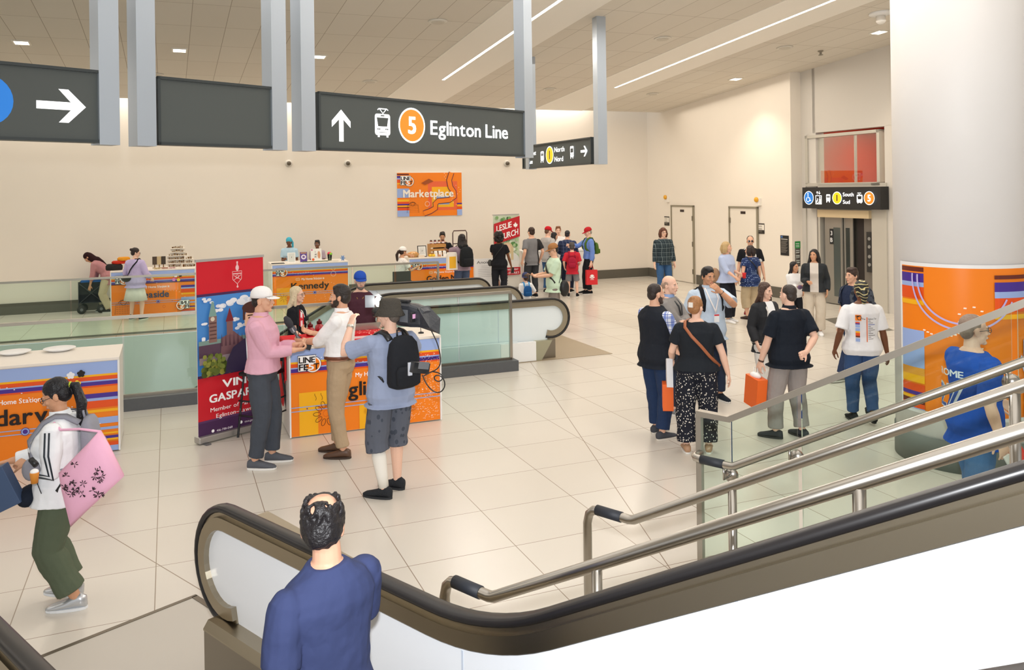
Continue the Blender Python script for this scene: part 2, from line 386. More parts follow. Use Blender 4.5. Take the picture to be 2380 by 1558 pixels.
def spk():
    a = MB(); a.lathe([(.06, 0), (.06, -.02), (.025, -.03), (.025, -.08), (.05, -.09), (.05, -.1)]); return (('head', a, mat('#8f8778', .5)),)
cth('sprinkler', 'small sprinkler head on the ceiling near the elevator', 'sprinkler', 1907, 118, spk, None)
# ------------------------------------------------------------------ round column with wrapped poster
CR = .64; CCX, CCY = 4.62, 8.55
f = MB(); f.smooth = True; f.lathe([(CR, .3), (CR, 7.5)], (0, 0, 0), 64); o = f.build('column', mat('#ebe8e6', .5, var=.03, bs=2.), None, (CCX, CCY, 0))
tag(o, 'thick round plaster column at the right edge of the hall', 'column')
f = MB(); f.smooth = True; f.lathe([(CR+.012, 0), (CR+.012, .3), (CR-.01, .3)], seg=64); f.build('column_base', mat('#6d716c', .5), o)
# ------------------------------------------------------------------ doors in the right wall
def wall_door(name, n0, n1, label_side, h=2.28):
    f = MB(); FR = mat('#8f8774', .45)
    for a, b, z0, z1 in ((n0, n0+.05, 0, h), (n1-.05, n1, 0, h), (n0, n1, h-.05, h)): f.bx(RW-.05, RW-.001, a, b, z0, z1)
    o = struct(f, name, FR, AR)
    g = MB(); g.bx(RW-.03, RW-.002, n0+.05, n1-.05, .02, h-.05); g.build('door_leaf', mat('#e9e0d2', .5), o)
    g = MB(); hn = n0+.045 if label_side > 0 else n1-.045
    for z in (.35, 1.15, 1.9): g.bx(RW-.06, RW-.03, hn-.025, hn+.025, z-.07, z+.07)
    g.build('hinge', mat('#7c7566', .4, .6), o)
    g = MB(); hn = n1-.13 if label_side > 0 else n0+.13; g.tube([(RW-.03, hn, 1.02), (RW-.09, hn, 1.02), (RW-.09, hn-.13*label_side, 1.02)], .012); g.ell((RW-.035, hn, 1.02), (.012, .035, .035)); g.build('door_handle', STEEL, o)
    g = MB(); c = (n0+n1)/2; g.bx(RW-.036, RW-.03, c-.1, c+.1, h-.2, h-.13); g.build('door_plate', mat('#2b1a16', .5), o)
    return o
wall_door('door_1', 20.27, 21.45, 1); wall_door('door_2', 17.43, 18.63, -1)
EX = mat('#efe9df', .4)
for px, lb, n in ((1553, 'yellow strobe alarm on the wall above the left white door', 21.3), (1766, 'yellow strobe alarm on the wall above the right white door', 17.3)):
    p = on_plane(px, 460 if px < 1600 else 466, MA @ V((RW, 0, 0)), MA.to_3x3() @ V((1, 0, 0)))
    o = thing('alarm_strobe', lb, 'alarm', p, AR, 'wall strobes')
    a = MB(); a.bx(-.07, 0, -.07, .07, -.13, .06); a.build('body', EX, o); a = MB(); a.ell((-.09, .03, .02), (.05, .07, .07)); a.build('lens', mat('#e0a21e', .3), o)
WN = MA.to_3x3() @ V((-1, 0, 0)); WU = MA.to_3x3() @ V((0, -1, 0))
def wall_sign(name, label, x0, y0, x1, y1, fn, s=RW, cat='sign', th=.012):
    p0 = on_plane(x0, y1, MA @ V((s, 0, 0)), WN); p1 = on_plane(x1, y1, MA @ V((s, 0, 0)), WN); p2 = on_plane(x0, y0, MA @ V((s, 0, 0)), WN)
    wd = (p1-p0).length; h = p2.z-p0.z; g = GR(); fn(g, wd, h)
    o = MB().box((wd/2, h/2, -th/2), (wd, h, th)).xf(face_m(p0+WN*th, WU, WN)).build(name, mat('#1c1c1e', .5)); tag(o, label, cat)
    g.build('print', o, face_m(p0+WN*(th+.001), WU, WN)); return o
def room_sign(g, w, h):
    g.rect(0, 0, w, h, '#efe8dc'); g.rect(0, h*.88, w, h, '#3a3430'); g.rect(0, 0, w, h*.36, '#2c2824')
    for y in (.74, .66, .5, .42): g.rect(w*.06, h*y, w*.7, h*(y+.035), '#8c8478')
    for y in (.26, .16): g.rect(w*.1, h*y, w*.7, h*(y+.03), '#8c8478')
wall_sign('room_sign', 'small white and black room sign left of the first door', 1545, 503, 1556, 524, room_sign)
wall_sign('room_sign', 'small white and black room sign right of the second door', 1762, 519, 1777, 543, room_sign)
def notice(g, w, h):
    g.rect(w*.08, h*.88, w*.3, h*.97, '#4d78b8'); g.rect(w*.1, h*.80, w*.9, h*.83, '#e8e4da')
    for i in range(12): g.rect(w*.1, h*(.72-i*.052), w*(.9-.1*(i % 3)), h*(.735-i*.052), '#9a948a')
wall_sign('notice_board', 'tall dark notice with small pale text beside the elevator corner', 1815, 547, 1834, 593, notice)
# ================================================================== escalators, rails, glass guards
def off2(path, d):                                                 # offset a polyline in the (t,z) plane to its right-hand side
    out = []; n = len(path)
    for i in range(n):
        a = V(path[max(i-1, 0)]); b = V(path[min(i+1, n-1)]); q = (b-a).normalized(); out.append((path[i][0]+q.y*d, path[i][1]-q.x*d))
    return out
def sweep(mb, path, prof, y0, cap=True):                           # prof: closed loop of (inward distance, sideways)
    offs = {}
    for d, _ in prof:
        if d not in offs: offs[d] = off2(path, d)
    return mb.loft([[V((offs[d][i][0], y0+y, offs[d][i][1])) for d, y in prof] for i in range(len(path))], cap)
def rnd_prof(cd, cy, hd, hy, n=10):
    return [(cd+hd*math.copysign(abs(math.sin(a))**.7, math.sin(a)), cy+hy*math.copysign(abs(math.cos(a))**.7, math.cos(a))) for a in [2*math.pi*i/n for i in range(n)]]
def rail_path(t_new, r, t_bend, t_end, slope, ztop=1.0, rb=1.3, arc=True):
    """newel half circle at t_new, flat, smooth bend at t_bend, then incline (slope, + up / - down) to t_end; sign of t_end-t_new gives direction"""
    sg = 1 if t_end > t_new else -1; p = []
    if arc:
        for i in range(19):
            a = -math.pi/2+.35-(math.pi+.35)*i/18
            p.append((t_new+sg*(r*math.cos(a)), ztop-r+r*math.sin(a)))
    th = math.atan(slope); L = rb*math.tan(abs(th)/2)
    p.append((t_bend-sg*L-sg*.02, ztop))
    for i in range(9):
        a = abs(th)*i/8; p.append((t_bend-sg*L+sg*rb*math.sin(a), ztop+math.copysign(rb*(1-math.cos(a)), th)))
    p.append((t_end, ztop+slope*abs(t_end-t_bend)))
    return p, sg
def zline(t, tb, sg, slope, z0): 
    u = (t-tb)*sg; return z0 + (slope*u if u > 0 else 0)
def balustrade(root, y, t_new, t_bend, t_end, slope, inner, white, trim, seams=(), r=.34):
    path, sg = rail_path(t_new, r, t_bend, t_end, slope)
    S = -1 if sg < 0 else 1                                        # right-hand offset points inward for sg>0
    fl2 = lambda d: d*S
    P = lambda prof: [(fl2(d), yy) for d, yy in prof]
    m = MB(); m.smooth = True; sweep(m, path, P(rnd_prof(.012, 0, .022, .042, 12)), y); m.build('handrail', RUBBER, root)
    m = MB(); sweep(m, path, P([(.03, -.022), (.03, .022), (.055, .022), (.055, .045), (.125, .045), (.125, -.045), (.055, -.045), (.055, -.022)]), y); m.build('handrail_guide', trim, root)
    top = off2(path, fl2(.125)); k = [i for i, q in enumerate(top)]
    bot = [(t_, zline(t_, t_bend, sg, slope, .16)) for t_, z_ in reversed(top) if (t_-t_new)*sg > -.02]
    bot = [b for b in bot if True]
    # panel: region below the guide
    poly = top+[(top[-1][0], zline(top[-1][0], t_bend, sg, slope, .16)), (t_bend, .16), (top[0][0], .16)]
    m = MB(); m.prism(poly, lambda a, b: V((a, y-.012, b)), lambda a, b: V((a, y+.012, b))); pn = m.build('side_panel', white, root)
    for (ts, tilt) in seams:
        m = MB(); z1 = zline(ts, t_bend, sg, slope, .86); z0 = zline(ts+tilt, t_bend, sg, slope, .2)
        m.prism([(ts-.006, z1), (ts+.006, z1), (ts+tilt+.006, z0), (ts+tilt-.006, z0)], lambda a, b: V((a, y-.0135, b)), lambda a, b: V((a, y+.0135, b)))
        m.build('panel_joint', mat('#c9d2df', .5), pn)
    # inner deck and skirt
    base = [(t_new-sg*.07, .37), (t_bend-sg*.25, .37), (t_bend+sg*.1, .40), (t_end, .37+slope*abs(t_end-t_bend))]
    m = MB(); sweep(m, base, P([(0, 0), (0, inner*.10), (.04, inner*.13), (.05, inner*.13), (.05, 0)]), y); m.build('inner_deck', trim, root)
    m = MB(); sweep(m, base, P([(.05, 0), (.05, inner*.125), (.42, inner*.125), (.42, 0)]), y); m.build('skirt', STEELD, root)
    return path
# ---- foreground escalator: coordinates (t uphill, n across, z)
esc = thing('escalator', 'near escalator rising to the right with white side panels and bronze rails', 'escalator', (0, 0, 0), ER)
WPAN = mat('#edf0f4', .25, spec=.5)
NR, NL = 2.48, 1.16; SLP = .56
balustrade(esc, NR, -4.40, -2.35, 1.6, SLP, -1, WPAN, BRONZE, ((-2.5, .0), (-1.25, .34), (.0, .34)))
balustrade(esc, NL, -4.40, -2.35, 1.6, SLP, 1, WPAN, BRONZE, ((-2.5, .0),))
m = MB(); p, sg = rail_path(-4.05, .2, -1.95, 1.6, SLP, .94, arc=False)
p = [(-4.42, .80), (-4.38, .90), (-4.30, .945)]+p
wdt = lambda t_: .22-.14*min(1, max(0, (t_+4.3)/1.5))
m.loft([[V((t_, NR+.05, z_)), V((t_, NR+wdt(t_)-.03, z_)), V((t_, NR+wdt(t_), z_-.03)), V((t_, NR+wdt(t_), .004 if t_ < -1.2 else z_-.5)), V((t_, NR+.05, .004 if t_ < -1.2 else z_-.5))] for t_, z_ in p]); m.build('outer_deck', BRONZE, esc)
# landing plate with fine ribs, comb and steps
t = NT('ribbed_plate'); (x, y, z), o_ = t.xyz()
st = stripe(t, x, .016, .008); t.col(t.mix(st, '#eae6dd', '#c4beb4')); t.b.inputs['Metallic'].default_value = 0; t.b.inputs['Roughness'].default_value = .45
RIB = t.m
m = MB(); m.bx(-5.5, -3.05, .9, 2.83, .001, .008); m.build('landing_plate', RIB, esc)
m = MB(); m.bx(-5.52, -5.49, .88, 2.85, .001, .012); m.bx(-5.5, -3.05, 2.81, 2.85, .001, .012); m.build('plate_frame', mat('#7f776a', .4, .7), esc)
t = NT('step_ribs'); (x, y, z), o_ = t.xyz(); t.col(t.mix(stripe(t, y, .018, .008), '#8b8883', '#4d4b49')); t.b.inputs['Metallic'].default_value = .5; t.b.inputs['Roughness'].default_value = .5
for i in range(9):
    t0 = -3.05+.4*i; z1 = max(0, (i-1)*.2)+.006
    m = MB(); m.bx(t0, t0+.41, NL+.14, NR-.14, z1-.2, z1); m.build('step', t.m, esc)
# ---- stair beside it with three handrails
TK, SS = -2.6, .54
stair = thing('staircase', 'pale stone stair flight rising right beside the near escalator', 'stairs', (0, 0, 0), ER)
m = MB()
for i in range(11):
    t0 = -2.35+.3*i; m.bx(t0, t0+.3, 2.8, 5.15, 0, .16*(i+1))
m.build('flight', mat('#c6bdb0', .5), stair)
def grip_rail(name, label, n, zk, t_end, posts, extra=None, down=True):
    o = thing(name, label, 'handrail', (0, 0, 0), ER, 'stair handrails')
    m = MB(); m.smooth = True; r = .026; pts = []
    if down: pts += [(TK-.30, n, .02), (TK-.30, n, zk-.09)]
    else: pts += [(TK-.30, n+.12, zk), (TK-.30, n+.06, zk)]
    c = (TK-.30, n, zk)
    pts += [(TK-.30+.015, n, zk-.035) if down else (TK-.295, n+.03, zk), (TK-.30+.045, n, zk-.008) if down else (TK-.28, n+.01, zk), (TK-.21, n, zk), (TK-.01, n, zk), (TK+.02, n, zk+.006), (t_end, n, zk+SS*(t_end-TK))]
    m.tube(pts, r, 14); m.build('rail', STEEL, o)
    m = MB(); m.smooth = True; m.tube([(TK-.23, n, zk), (TK-.06, n, zk)], r+.004, 14); m.build('grip_sleeve', mat('#22262e', .6), o)
    for tp in posts:
        z1 = zk+SS*(tp-TK); m = MB(); m.smooth = True; m.tube([(tp, n, max(.05, z1-1.1)), (tp, n, z1-.01)], .022, 12); m.build('post', STEEL, o)
    return o
grip_rail('handrail', 'lowest steel stair handrail right next to the escalator', 2.75, .948, 1.2, (-2.0, -.95, .1))
grip_rail('handrail', 'middle steel stair handrail with upright end post and black grip', 3.9, .945, .8, (-1.98, -.72))
o = grip_rail('handrail', 'steel handrail fixed by round brackets to the glass guard', 5.12, .93, .6, (), down=False)
for tp in (-2.66, -2.2, -.98):
    z1 = .93+SS*max(0, tp-TK); m = MB(); m.smooth = True; m.tube([(tp, 5.12, z1-.02), (tp, 5.12, z1-.1), (tp, 5.235, z1-.1)], .008, 8); m.tube([(tp, 5.21, z1-.1), (tp, 5.245, z1-.1)], .045, 20); m.build('bracket', STEEL, o)
# glass guard on the far side of the stair
gg = thing('glass_guard', 'sloping glass stair guard with flat steel top rail', 'glass guard', (0, 0, 0), ER)
GN = 5.25; e0, e1, e2 = -2.92, -2.67, .6
def gz(t_): return 1.20+(.533*(t_-e1) if t_ > e1 else 0)
def pane(root, a, b, n=GN, z0=None):
    m = MB(); m.prism([(a, max(0.02, gz(a)-1.6)), (b, max(.02, gz(b)-1.6)), (b, gz(b)), (a, gz(a))], lambda x, z: V((x, n-.008, z)), lambda x, z: V((x, n+.008, z))); m.build('glass_pane', GLASS, root)
pane(gg, e0+.02, e1-.006); pane(gg, e1+.006, -2.2); pane(gg, -2.17, -.98); pane(gg, -.95, e2)
m = MB(); sweep(m, [(e0, 1.2), (e1, 1.2), (e2, gz(e2))], [(-.028, -.03), (-.028, .03), (.012, .03), (.012, -.03)], GN); m.build('top_rail', mat('#a9a297', .4, .7), gg)
m = MB(); m.bx(e0-.01, e0+.03, GN-.02, GN+.02, 0, 1.2); m.build('end_post', mat('#a9a297', .4, .7), gg)
# ---- glass guards round the well (frame s, n)
def well_guard(name, label, s0, s1, n, zb, zt, joints, endpost):
    o = thing(name, label, 'glass guard', (0, 0, 0), AR); a = s0
    for b in list(joints)+[s1]:
        m = MB(); m.bx(a+.012, b-.012, n-.008, n+.008, zb, zt); m.build('glass_pane', GLASS, o); a = b
    m = MB(); m.bx(s0, s1, n-.022, n+.022, zt-.01, zt+.03); m.build('top_rail', mat('#b3ada2', .35, .8), o)
    m = MB(); m.bx(s0, s1, n-.02, n+.02, zb, zb+.035); m.build('bottom_channel', STEELD, o)
    if endpost: m = MB(); m.bx(s1-.03, s1+.015, n-.02, n+.02, zb, zt); m.build('end_post', STEEL, o)
    return o
sA = lambda px, n: (lambda d: n/(-math.sin(AR)*d.x+math.cos(AR)*d.y)*(math.cos(AR)*d.x+math.sin(AR)*d.y))(ray(px, 700))
NG = HN0-.12
well_guard('glass_guard', 'glass guard on the dark kerb along the near side of the escalator well', -14, sA(1187, NG), NG, .16, 1.2,
           [sA(q, NG) for q in (-400, -40, 285, 660, 1065)], True)
well_guard('glass_guard', 'glass guard along the far side of the escalator well before the stalls', -16, sA(1020, HN1+.1), HN1+.1, .02, 1.16,
           [sA(q, HN1+.1) for q in (-150, 165, 410, 640, 820, 920)], True)
# ---- the two escalators going down into the well (direction -s)
e2 = thing('escalator', 'pair of escalators going down to the left behind the interview counter', 'escalator', (0, 0, 0), AR)
AQ = mat('#e3ebee', .3); TR = mat('#a89f8c', .32, .9)
for y, inn in ((12.5, 1), (14.45, 1), (16.1, -1)):
    balustrade(e2, y, 5.85, 3.35, -4.5, -.577, inn, AQ, TR, ((4.9, 0), (3.2, -.2), (1.5, -.2)), r=.33)
# outer body of the nearest one
m = MB(); m.prism([(5.2, 0), (5.2, .34), (3.35, .34), (-4, -4.1), (-4, -4.9), (3.1, -.5)], lambda a, b: V((a, 12.40, b)), lambda a, b: V((a, 12.46, b))); m.build('outer_cladding', AQ, e2)
m = MB(); m.prism([(5.62, 0), (5.82, .32), (5.52, .32), (5.52, 0)], lambda a, b: V((a, 12.40, b)), lambda a, b: V((a, 12.62, b))); m.build('newel_foot', mat('#a9a58c', .4, .3), e2)
m = MB(); m.bx(4.9, 5.52, 12.39, 12.45, 0.01, .32); m.build('base_panel', WHITE, e2)
m = MB(); m.bx(4.0, 6.92, 12.36, 16.4, .001, .007); m.build('landing_plate', mat('#a2937c', .5, .2, bump=.1, bs=200), e2)
for i in range(14):
    s0 = 4.0-.4*i; z1 = -max(0, i-1)*.2
    for y0, y1 in ((12.6, 14.3), (14.6, 15.95)): m = MB(); m.bx(s0-.41, s0, y0, y1, z1-.22, z1); m.build('step', mat('#6f6d6a', .5, .4), e2)
# ================================================================== hanging signs
SIGNC = mat('#4a4f4d', .55, bump=.05, bs=300); FRAMEC = mat('#33393a', .4); POSTM = mat('#b9c2cc', .35, .6)
EMW = mat('#ffffff', .5, emit=1.0); EMO = mat('#f58220', .5, emit=.45); EMY = mat('#f9c815', .5, emit=.45); EMB = mat('#1d6fc0', .5, emit=.5)
MK = {'W': EMW, 'O': EMO, 'Y': EMY, 'B': EMB, 'K': SIGNC}
def arrow(g, x, y, h, ang):
    pts = [(0, .5), (.36, .14), (.36, -.06), (.085, .19), (.085, -.5), (-.085, -.5), (-.085, .19), (-.36, -.06), (-.36, .14)]; c, s_ = math.cos(R(ang)), math.sin(R(ang))
    g.poly([(x+h*(a*c-b*s_), y+h*(a*s_+b*c)) for a, b in pts], 'W')
def tram(g, x, y, h):                                              # front view, width .62h
    g.rrect(x-.29*h, y-.36*h, x+.29*h, y+.27*h, .08*h, 'W'); g.poly([(x-.22*h, y+.16*h), (x+.22*h, y+.16*h), (x+.17*h, y-.1*h), (x-.17*h, y-.1*h)], 'K'); g.rect(x-.07*h, y+.2*h, x+.07*h, y+.235*h, 'K')
    for q in (-.18, -.12, .12, .18): g.circ(x+q*h, y-.18*h, .025*h, 'K', 12)
    g.rect(x-.15*h, y-.28*h, x+.15*h, y-.265*h, 'K'); g.rect(x-.2*h, y-.42*h, x-.13*h, y-.36*h, 'W'); g.rect(x+.13*h, y-.42*h, x+.2*h, y-.36*h, 'W')
    g.line([(x-.2*h, y+.38*h), (x-.15*h, y+.42*h), (x+.15*h, y+.42*h), (x+.2*h, y+.38*h)], .03*h, 'W'); g.line([(x-.13*h, y+.42*h), (x, y+.28*h), (x+.13*h, y+.42*h)], .03*h, 'W')
def train(g, x, y, h):
    g.rrect(x-.26*h, y-.3*h, x+.26*h, y+.34*h, .1*h, 'W')
    for a, b in ((-.2, -.08), (-.06, .06), (.08, .2)): g.rect(x+a*h, y+.02*h, x+b*h, y+.2*h, 'K')
    g.rect(x-.1*h, y+.24*h, x+.1*h, y+.28*h, 'K')
    for q in (-.17, .17): g.circ(x+q*h, y-.12*h, .035*h, 'K', 12); g.rect(x+q*h-.05*h, y-.42*h, x+q*h+.05*h, y-.3*h, 'W')
def bus(g, x, y, h):
    g.rrect(x-.24*h, y-.32*h, x+.24*h, y+.36*h, .07*h, 'W'); g.rect(x-.18*h, y-.04*h, x+.18*h, y+.22*h, 'K')
    for q in (-.15, .15): g.circ(x+q*h, y-.16*h, .04*h, 'K', 12); g.rect(x+q*h-.04*h, y-.42*h, x+q*h+.04*h, y-.32*h, 'W')
def bullet(g, x, y, r, num, col, tc):
    g.circ(x, y, r, 'W', 40); g.circ(x, y, r*.9, col, 40); g.text(num, x, y-r*.45, r*.95, tc, .03, align='c')
def hang_sign(name, label, frame, org, L, zb, h, fn, posts, pw=.2, face_sign=-1):
    """frame rotation, org = start point, runs along local y for the escalator frame or local -y for the hall frame"""
    o = thing(name, label, 'hanging sign', (org.x, org.y, 0), frame)
    m = MB(); m.bx(.02, L-.02, -.06, .06, zb, zb+h); m.build('cabinet', FRAMEC, o)
    m = MB(); m.bx(0, L, -.085, -.06, zb, zb+.025); m.bx(0, L, -.085, -.06, zb+h-.025, zb+h); m.bx(0, .025, -.085, -.06, zb, zb+h); m.bx(L-.025, L, -.085, -.06, zb, zb+h); m.build('frame', FRAMEC, o)
    g = GR(.0008); g.rect(.025, .025, L-.025, h-.025, 'K'); fn(g, L, h); g.build('sign_face', o, face_m((0, -.062, zb), (1, 0, 0), (0, -1, 0)), MK)
    for a in posts:
        m = MB(); m.bx(a-pw/2, a+pw/2, -.09, .09, zb-.015, 7.2); m.build('post', POSTM, o)
    return o
EU = ME.to_3x3() @ V((0, 1, 0)); ang_e = math.atan2(EU.y, EU.x)
def sgx(px):                                                       # distance along the sign row (E direction) from the origin for an image column
    d = ray(px, 300); q = ME.inverted().to_3x3() @ V((d.x, d.y, 0)); return q.y/q.x*TS
p_ = at(730, 352, 8.75); q_ = ME.inverted().to_3x3() @ V((p_.x, p_.y, 0)); TS = q_.x
def sign_e(name, label, x0, x1, fn, posts, zb=3.25, h=.615):
    a, b = sgx(x0), sgx(x1); org = ME.to_3x3() @ V((TS, a, 0)); return hang_sign(name, label, ang_e, org, b-a, zb, h, fn, [(sgx(p)-a) for p in posts], .17)
def f_main(g, L, h):
    X = lambda px: sgx(px)-sgx(730)
    arrow(g, X(784), h*.44, h*.56, 0); tram(g, X(880), h*.53, h*.62); bullet(g, X(947), h*.52, h*.335, '5', 'O', 'W')
    g.text('Eglinton Line', X(990), h*.37, h*.275, 'W', .018, w=X(1169)-X(990))
sign_e('hanging_sign', 'large dark hanging sign reading Eglinton Line with orange five', 731, 1222, f_main, (706, 1218))
sign_e('hanging_sign', 'blank dark hanging sign between the arrow sign and the main sign', 358, 627, lambda g, L, h: None, (331, 639))
def f_arrow(g, L, h): arrow(g, sgx(137)-sgx(-230), h*.48, h*.62, -90); g.circ(sgx(-42)-sgx(-230), h*.5, h*.33, 'B')
sign_e('hanging_sign', 'dark hanging sign with white right arrow at far left edge', -230, 231, f_arrow, (245, -245))
# second sign, facing along the hall
nB = MA.to_3x3() @ V((0, -1, 0)); ang_b = math.atan2(nB.y, nB.x)
p1 = at(1383, 384, 15.0); l1 = MA.inverted().to_3x3() @ V((p1.x, p1.y, 0)); S2 = l1.x
def nx(px): d = ray(px, 350); q = MA.inverted().to_3x3() @ V((d.x, d.y, 0)); return q.y/q.x*S2
def f_second(g, L, h):
    X = lambda px: nx(1222)-nx(px)
    g.text('Street', X(1252), h*.56, h*.19, 'W', .01, align='r', sx=.95); g.text('Rue', X(1244), h*.2, h*.19, 'W', .01, align='r', sx=.95)
    train(g, X(1267), h*.47, h*.62); bullet(g, X(1285), h*.49, h*.36, '1', 'Y', 'K'); g.text('North', X(1297), h*.58, h*.2, 'W', .01, w=X(1320)-X(1297)); g.text('Nord', X(1297), h*.2, h*.2, 'W', .01, w=X(1317)-X(1297))
    bus(g, X(1338), h*.52, h*.62); arrow(g, X(1367), h*.5, h*.55, -90)
org = MA.to_3x3() @ V((S2, nx(1222), 0))
hang_sign('hanging_sign', 'dark hanging sign reading North Nord with yellow one, facing sideways', ang_b, org, nx(1222)-nx(1383), 3.25, .49, f_second, (nx(1222)-nx(1396), nx(1222)-nx(1234)), .17)
# ================================================================== elevator front in the recess
ep = lambda px, py, s=ELW: iA @ on_plane(px, py, MA @ V((s, 0, 0)), WN)      # -> (s, n, z)
PT = mat('#c9c4b8', .4, .2)
el = thing('elevator', 'glass and steel elevator portal with open red lobby window above', 'elevator', (0, 0, 0), AR)
def ebox(name, m_, n0, n1, z0, z1, s0=ELW-.04, s1=ELW+.2, par=None, **kw):
    b = MB(); b.bx(s0, s1, min(n0, n1), max(n0, n1), z0, z1); return b.build(name, m_, par or el, **kw)
nL, nR = ep(1875, 430).y, ep(2048, 430).y; zT, zB = ep(1875, 316).z, ep(1873, 428).z
wf = ebox('window_frame', PT, nL, nR, zB-.06, zB+.02)
ebox('window_frame', PT, nL, nR, zT-.07, zT); ebox('window_frame', PT, nL, nL-.08, zB, zT); ebox('window_frame', PT, nR, nR+.08, zB, zT)
nM = ep(1979, 400).y
ebox('mullion', mat('#d8d3c9', .4, .3), nM-.015, nM+.015, zB, zT, ELW+.1, ELW+.16)
ebox('window_glass', CLEAR, nL-.08, nR+.08, zB, zT, ELW+.05, ELW+.06)
# door level
dT = ep(1960, 500).z; nSL0, nSL1 = ep(1876, 600).y, ep(1906, 600).y; nP0, nP1 = ep(1910, 600).y, ep(2030, 600).y
ebox('sidelight_frame', PT, nL, nSL0-.02, 0, zB); ebox('sidelight_glass', CLEAR, nSL0, nSL1, 0, dT+.1, ELW+.05, ELW+.06); ebox('sidelight_frame', PT, nSL1+.0, nP0, 0, dT+.2)
ebox('header', mat('#d9c39c', .4, .2), nP0, nP1, dT-.06, dT+.12, ELW-.12, ELW+.2)
ebox('portal_jamb', PT, nP1, ep(2056, 600).y-.1, 0, zB); ebox('portal_head', PT, nSL1, nP1, dT+.1, zB)
DK = mat('#4d4a45', .25, .6); DS = mat('#a5a198', .35, .6)
nd = [nP0+(nP1-nP0)*q for q in (0.06, .22, .40, .52, .70, .80, 1.0)]
d1 = ebox('door_leaf', DS, nd[0], nd[2], 0.02, dT-.06, ELW+.02, ELW+.06); ebox('door_glass', mat('#5d6460', .15, .3), nd[1]-.03, nd[2]+.05, .2, dT-.3, ELW+.012, ELW+.02, d1)
d2 = ebox('door_leaf', DS, nd[2]-.01, nd[3]-.1, .02, dT-.06, ELW+.07, ELW+.1); ebox('door_glass', mat('#3f4643', .15, .3), nd[2]-.08, nd[3], .2, dT-.3, ELW+.06, ELW+.07, d2)
ebox('car_opening', mat('#1e1412', .6), nd[4]+.1, nd[5]-.05, 0, dT-.06, ELW+.12, ELW+.16)
ebox('car_wall', mat('#7a746c', .4, .3), nd[5], nP1+.02, 0, dT-.06, ELW+.06, ELW+.1); ebox('back_panel', mat('#57544d', .3, .4), nP0, nd[4], 0, dT, ELW+.16, ELW+.2)
cp = ebox('call_panel', mat('#2a2928', .4), ep(2015, 650).y, ep(2029, 650).y, .85, 1.75, ELW-.0, ELW+.06)
for z in (1.6, 1.42, 1.2, 1.02): 
    b = MB(); c = (ep(2015, 650).y+ep(2029, 650).y)/2; b.lathe([(.04, -.01), (.04, .012), (.03, .014)], seg=16); b.xf(Matrix.Translation((ELW, c, z)) @ Matrix.Rotation(R(-90), 4, 'Y')); b.build('button', mat('#8d8b86', .4), cp)
g = GR(); g.rect(0, 0, .12, .36, '#26282a'); g.text('3', .06, .21, .1, '#f4f4f4', .02, align='c'); g.text('B', .06, .05, .1, '#f4f4f4', .02, align='c')
p = MA @ V((ELW+.008, ep(1928, 575).y, 1.42)); iel = el.matrix_basis.inverted() if False else MA.inverted()
g.build('floor_plate', el, MA.inverted() @ face_m(p, WU, WN))
# elevator sign
sp0, sp1 = ep(1865, 460, ELW-.25), ep(2048, 460, ELW-.25); zs0, zs1 = ep(1865, 484, ELW-.25).z, ep(1865, 436, ELW-.25).z
def f_el(g, L, h):
    X = lambda px: sp0.y-ep(px, 460, ELW-.25).y
    g.circ(X(1880), h*.5, h*.32, 'W'); g.circ(X(1880), h*.5, h*.29, 'B')
    c = X(1879); g.circ(c-h*.02, h*.7, h*.035, 'W', 12); g.line([(c-h*.02, h*.65), (c-h*.01, h*.5), (c+h*.09, h*.5), (c+h*.13, h*.36), (c+h*.18, h*.38)], h*.035, 'W'); g.ring(c-h*.02, h*.42, h*.11, h*.03, 'W', 20, 120, 350)
    x = X(1903); g.rect(x-h*.2, h*.2, x+h*.2, h*.62, 'W'); g.rect(x-h*.17, h*.23, x+h*.17, h*.59, 'K'); g.circ(x+.09*h, h*.53, h*.04, 'W', 12); g.rect(x+.04*h, h*.24, x+.14*h, h*.47, 'W'); g.circ(x-.06*h, h*.45, h*.03, 'W', 12); g.ring(x-.06*h, h*.32, h*.07, h*.025, 'W', 16, 100, 360); g.rect(x-.08*h, h*.33, x-.04*h, h*.43, 'W')
    for q, a in ((-.07, 0), (.07, 180)): arrow(g, x+q*h, h*.74, h*.16, a)
    train(g, X(1926), h*.5, h*.5); bullet(g, X(1947), h*.5, h*.29, '1', 'Y', 'K'); g.text('South', X(1961), h*.58, h*.17, 'W', .01, w=X(1986)-X(1961)); g.text('Sud', X(1961), h*.24, h*.17, 'W', .01, w=X(1977)-X(1961))
    tram(g, X(2000), h*.5, h*.56); bullet(g, X(2023), h*.5, h*.3, '5', 'O', 'W')
sg_ = thing('elevator_sign', 'dark lit sign above the elevator door with wheelchair and South symbols', 'sign', MA @ V((ELW-.2, sp0.y, 0)), ang_b)
b = MB(); L = sp0.y-sp1.y; b.bx(0, L, -.05, .17, zs0, zs1); b.build('cabinet', mat('#1d1d1c', .5), sg_)
g = GR(.0008); g.rect(.01, .01, L-.01, zs1-zs0-.01, 'K'); f_el(g, L, zs1-zs0); g.build('sign_face', sg_, face_m((0, -.051, zs0), (1, 0, 0), (0, -1, 0)), dict(MK, K=mat('#1f1f1e', .5)))
def note_green(g, w, h):
    g.rect(0, h*.72, w, h, '#1e8a3c')
    for y in (.9, .83, .77, .62, .55, .42, .36, .22, .15): g.rect(w*.15, h*y, w*.8, h*(y+.025), '#dfe8df')
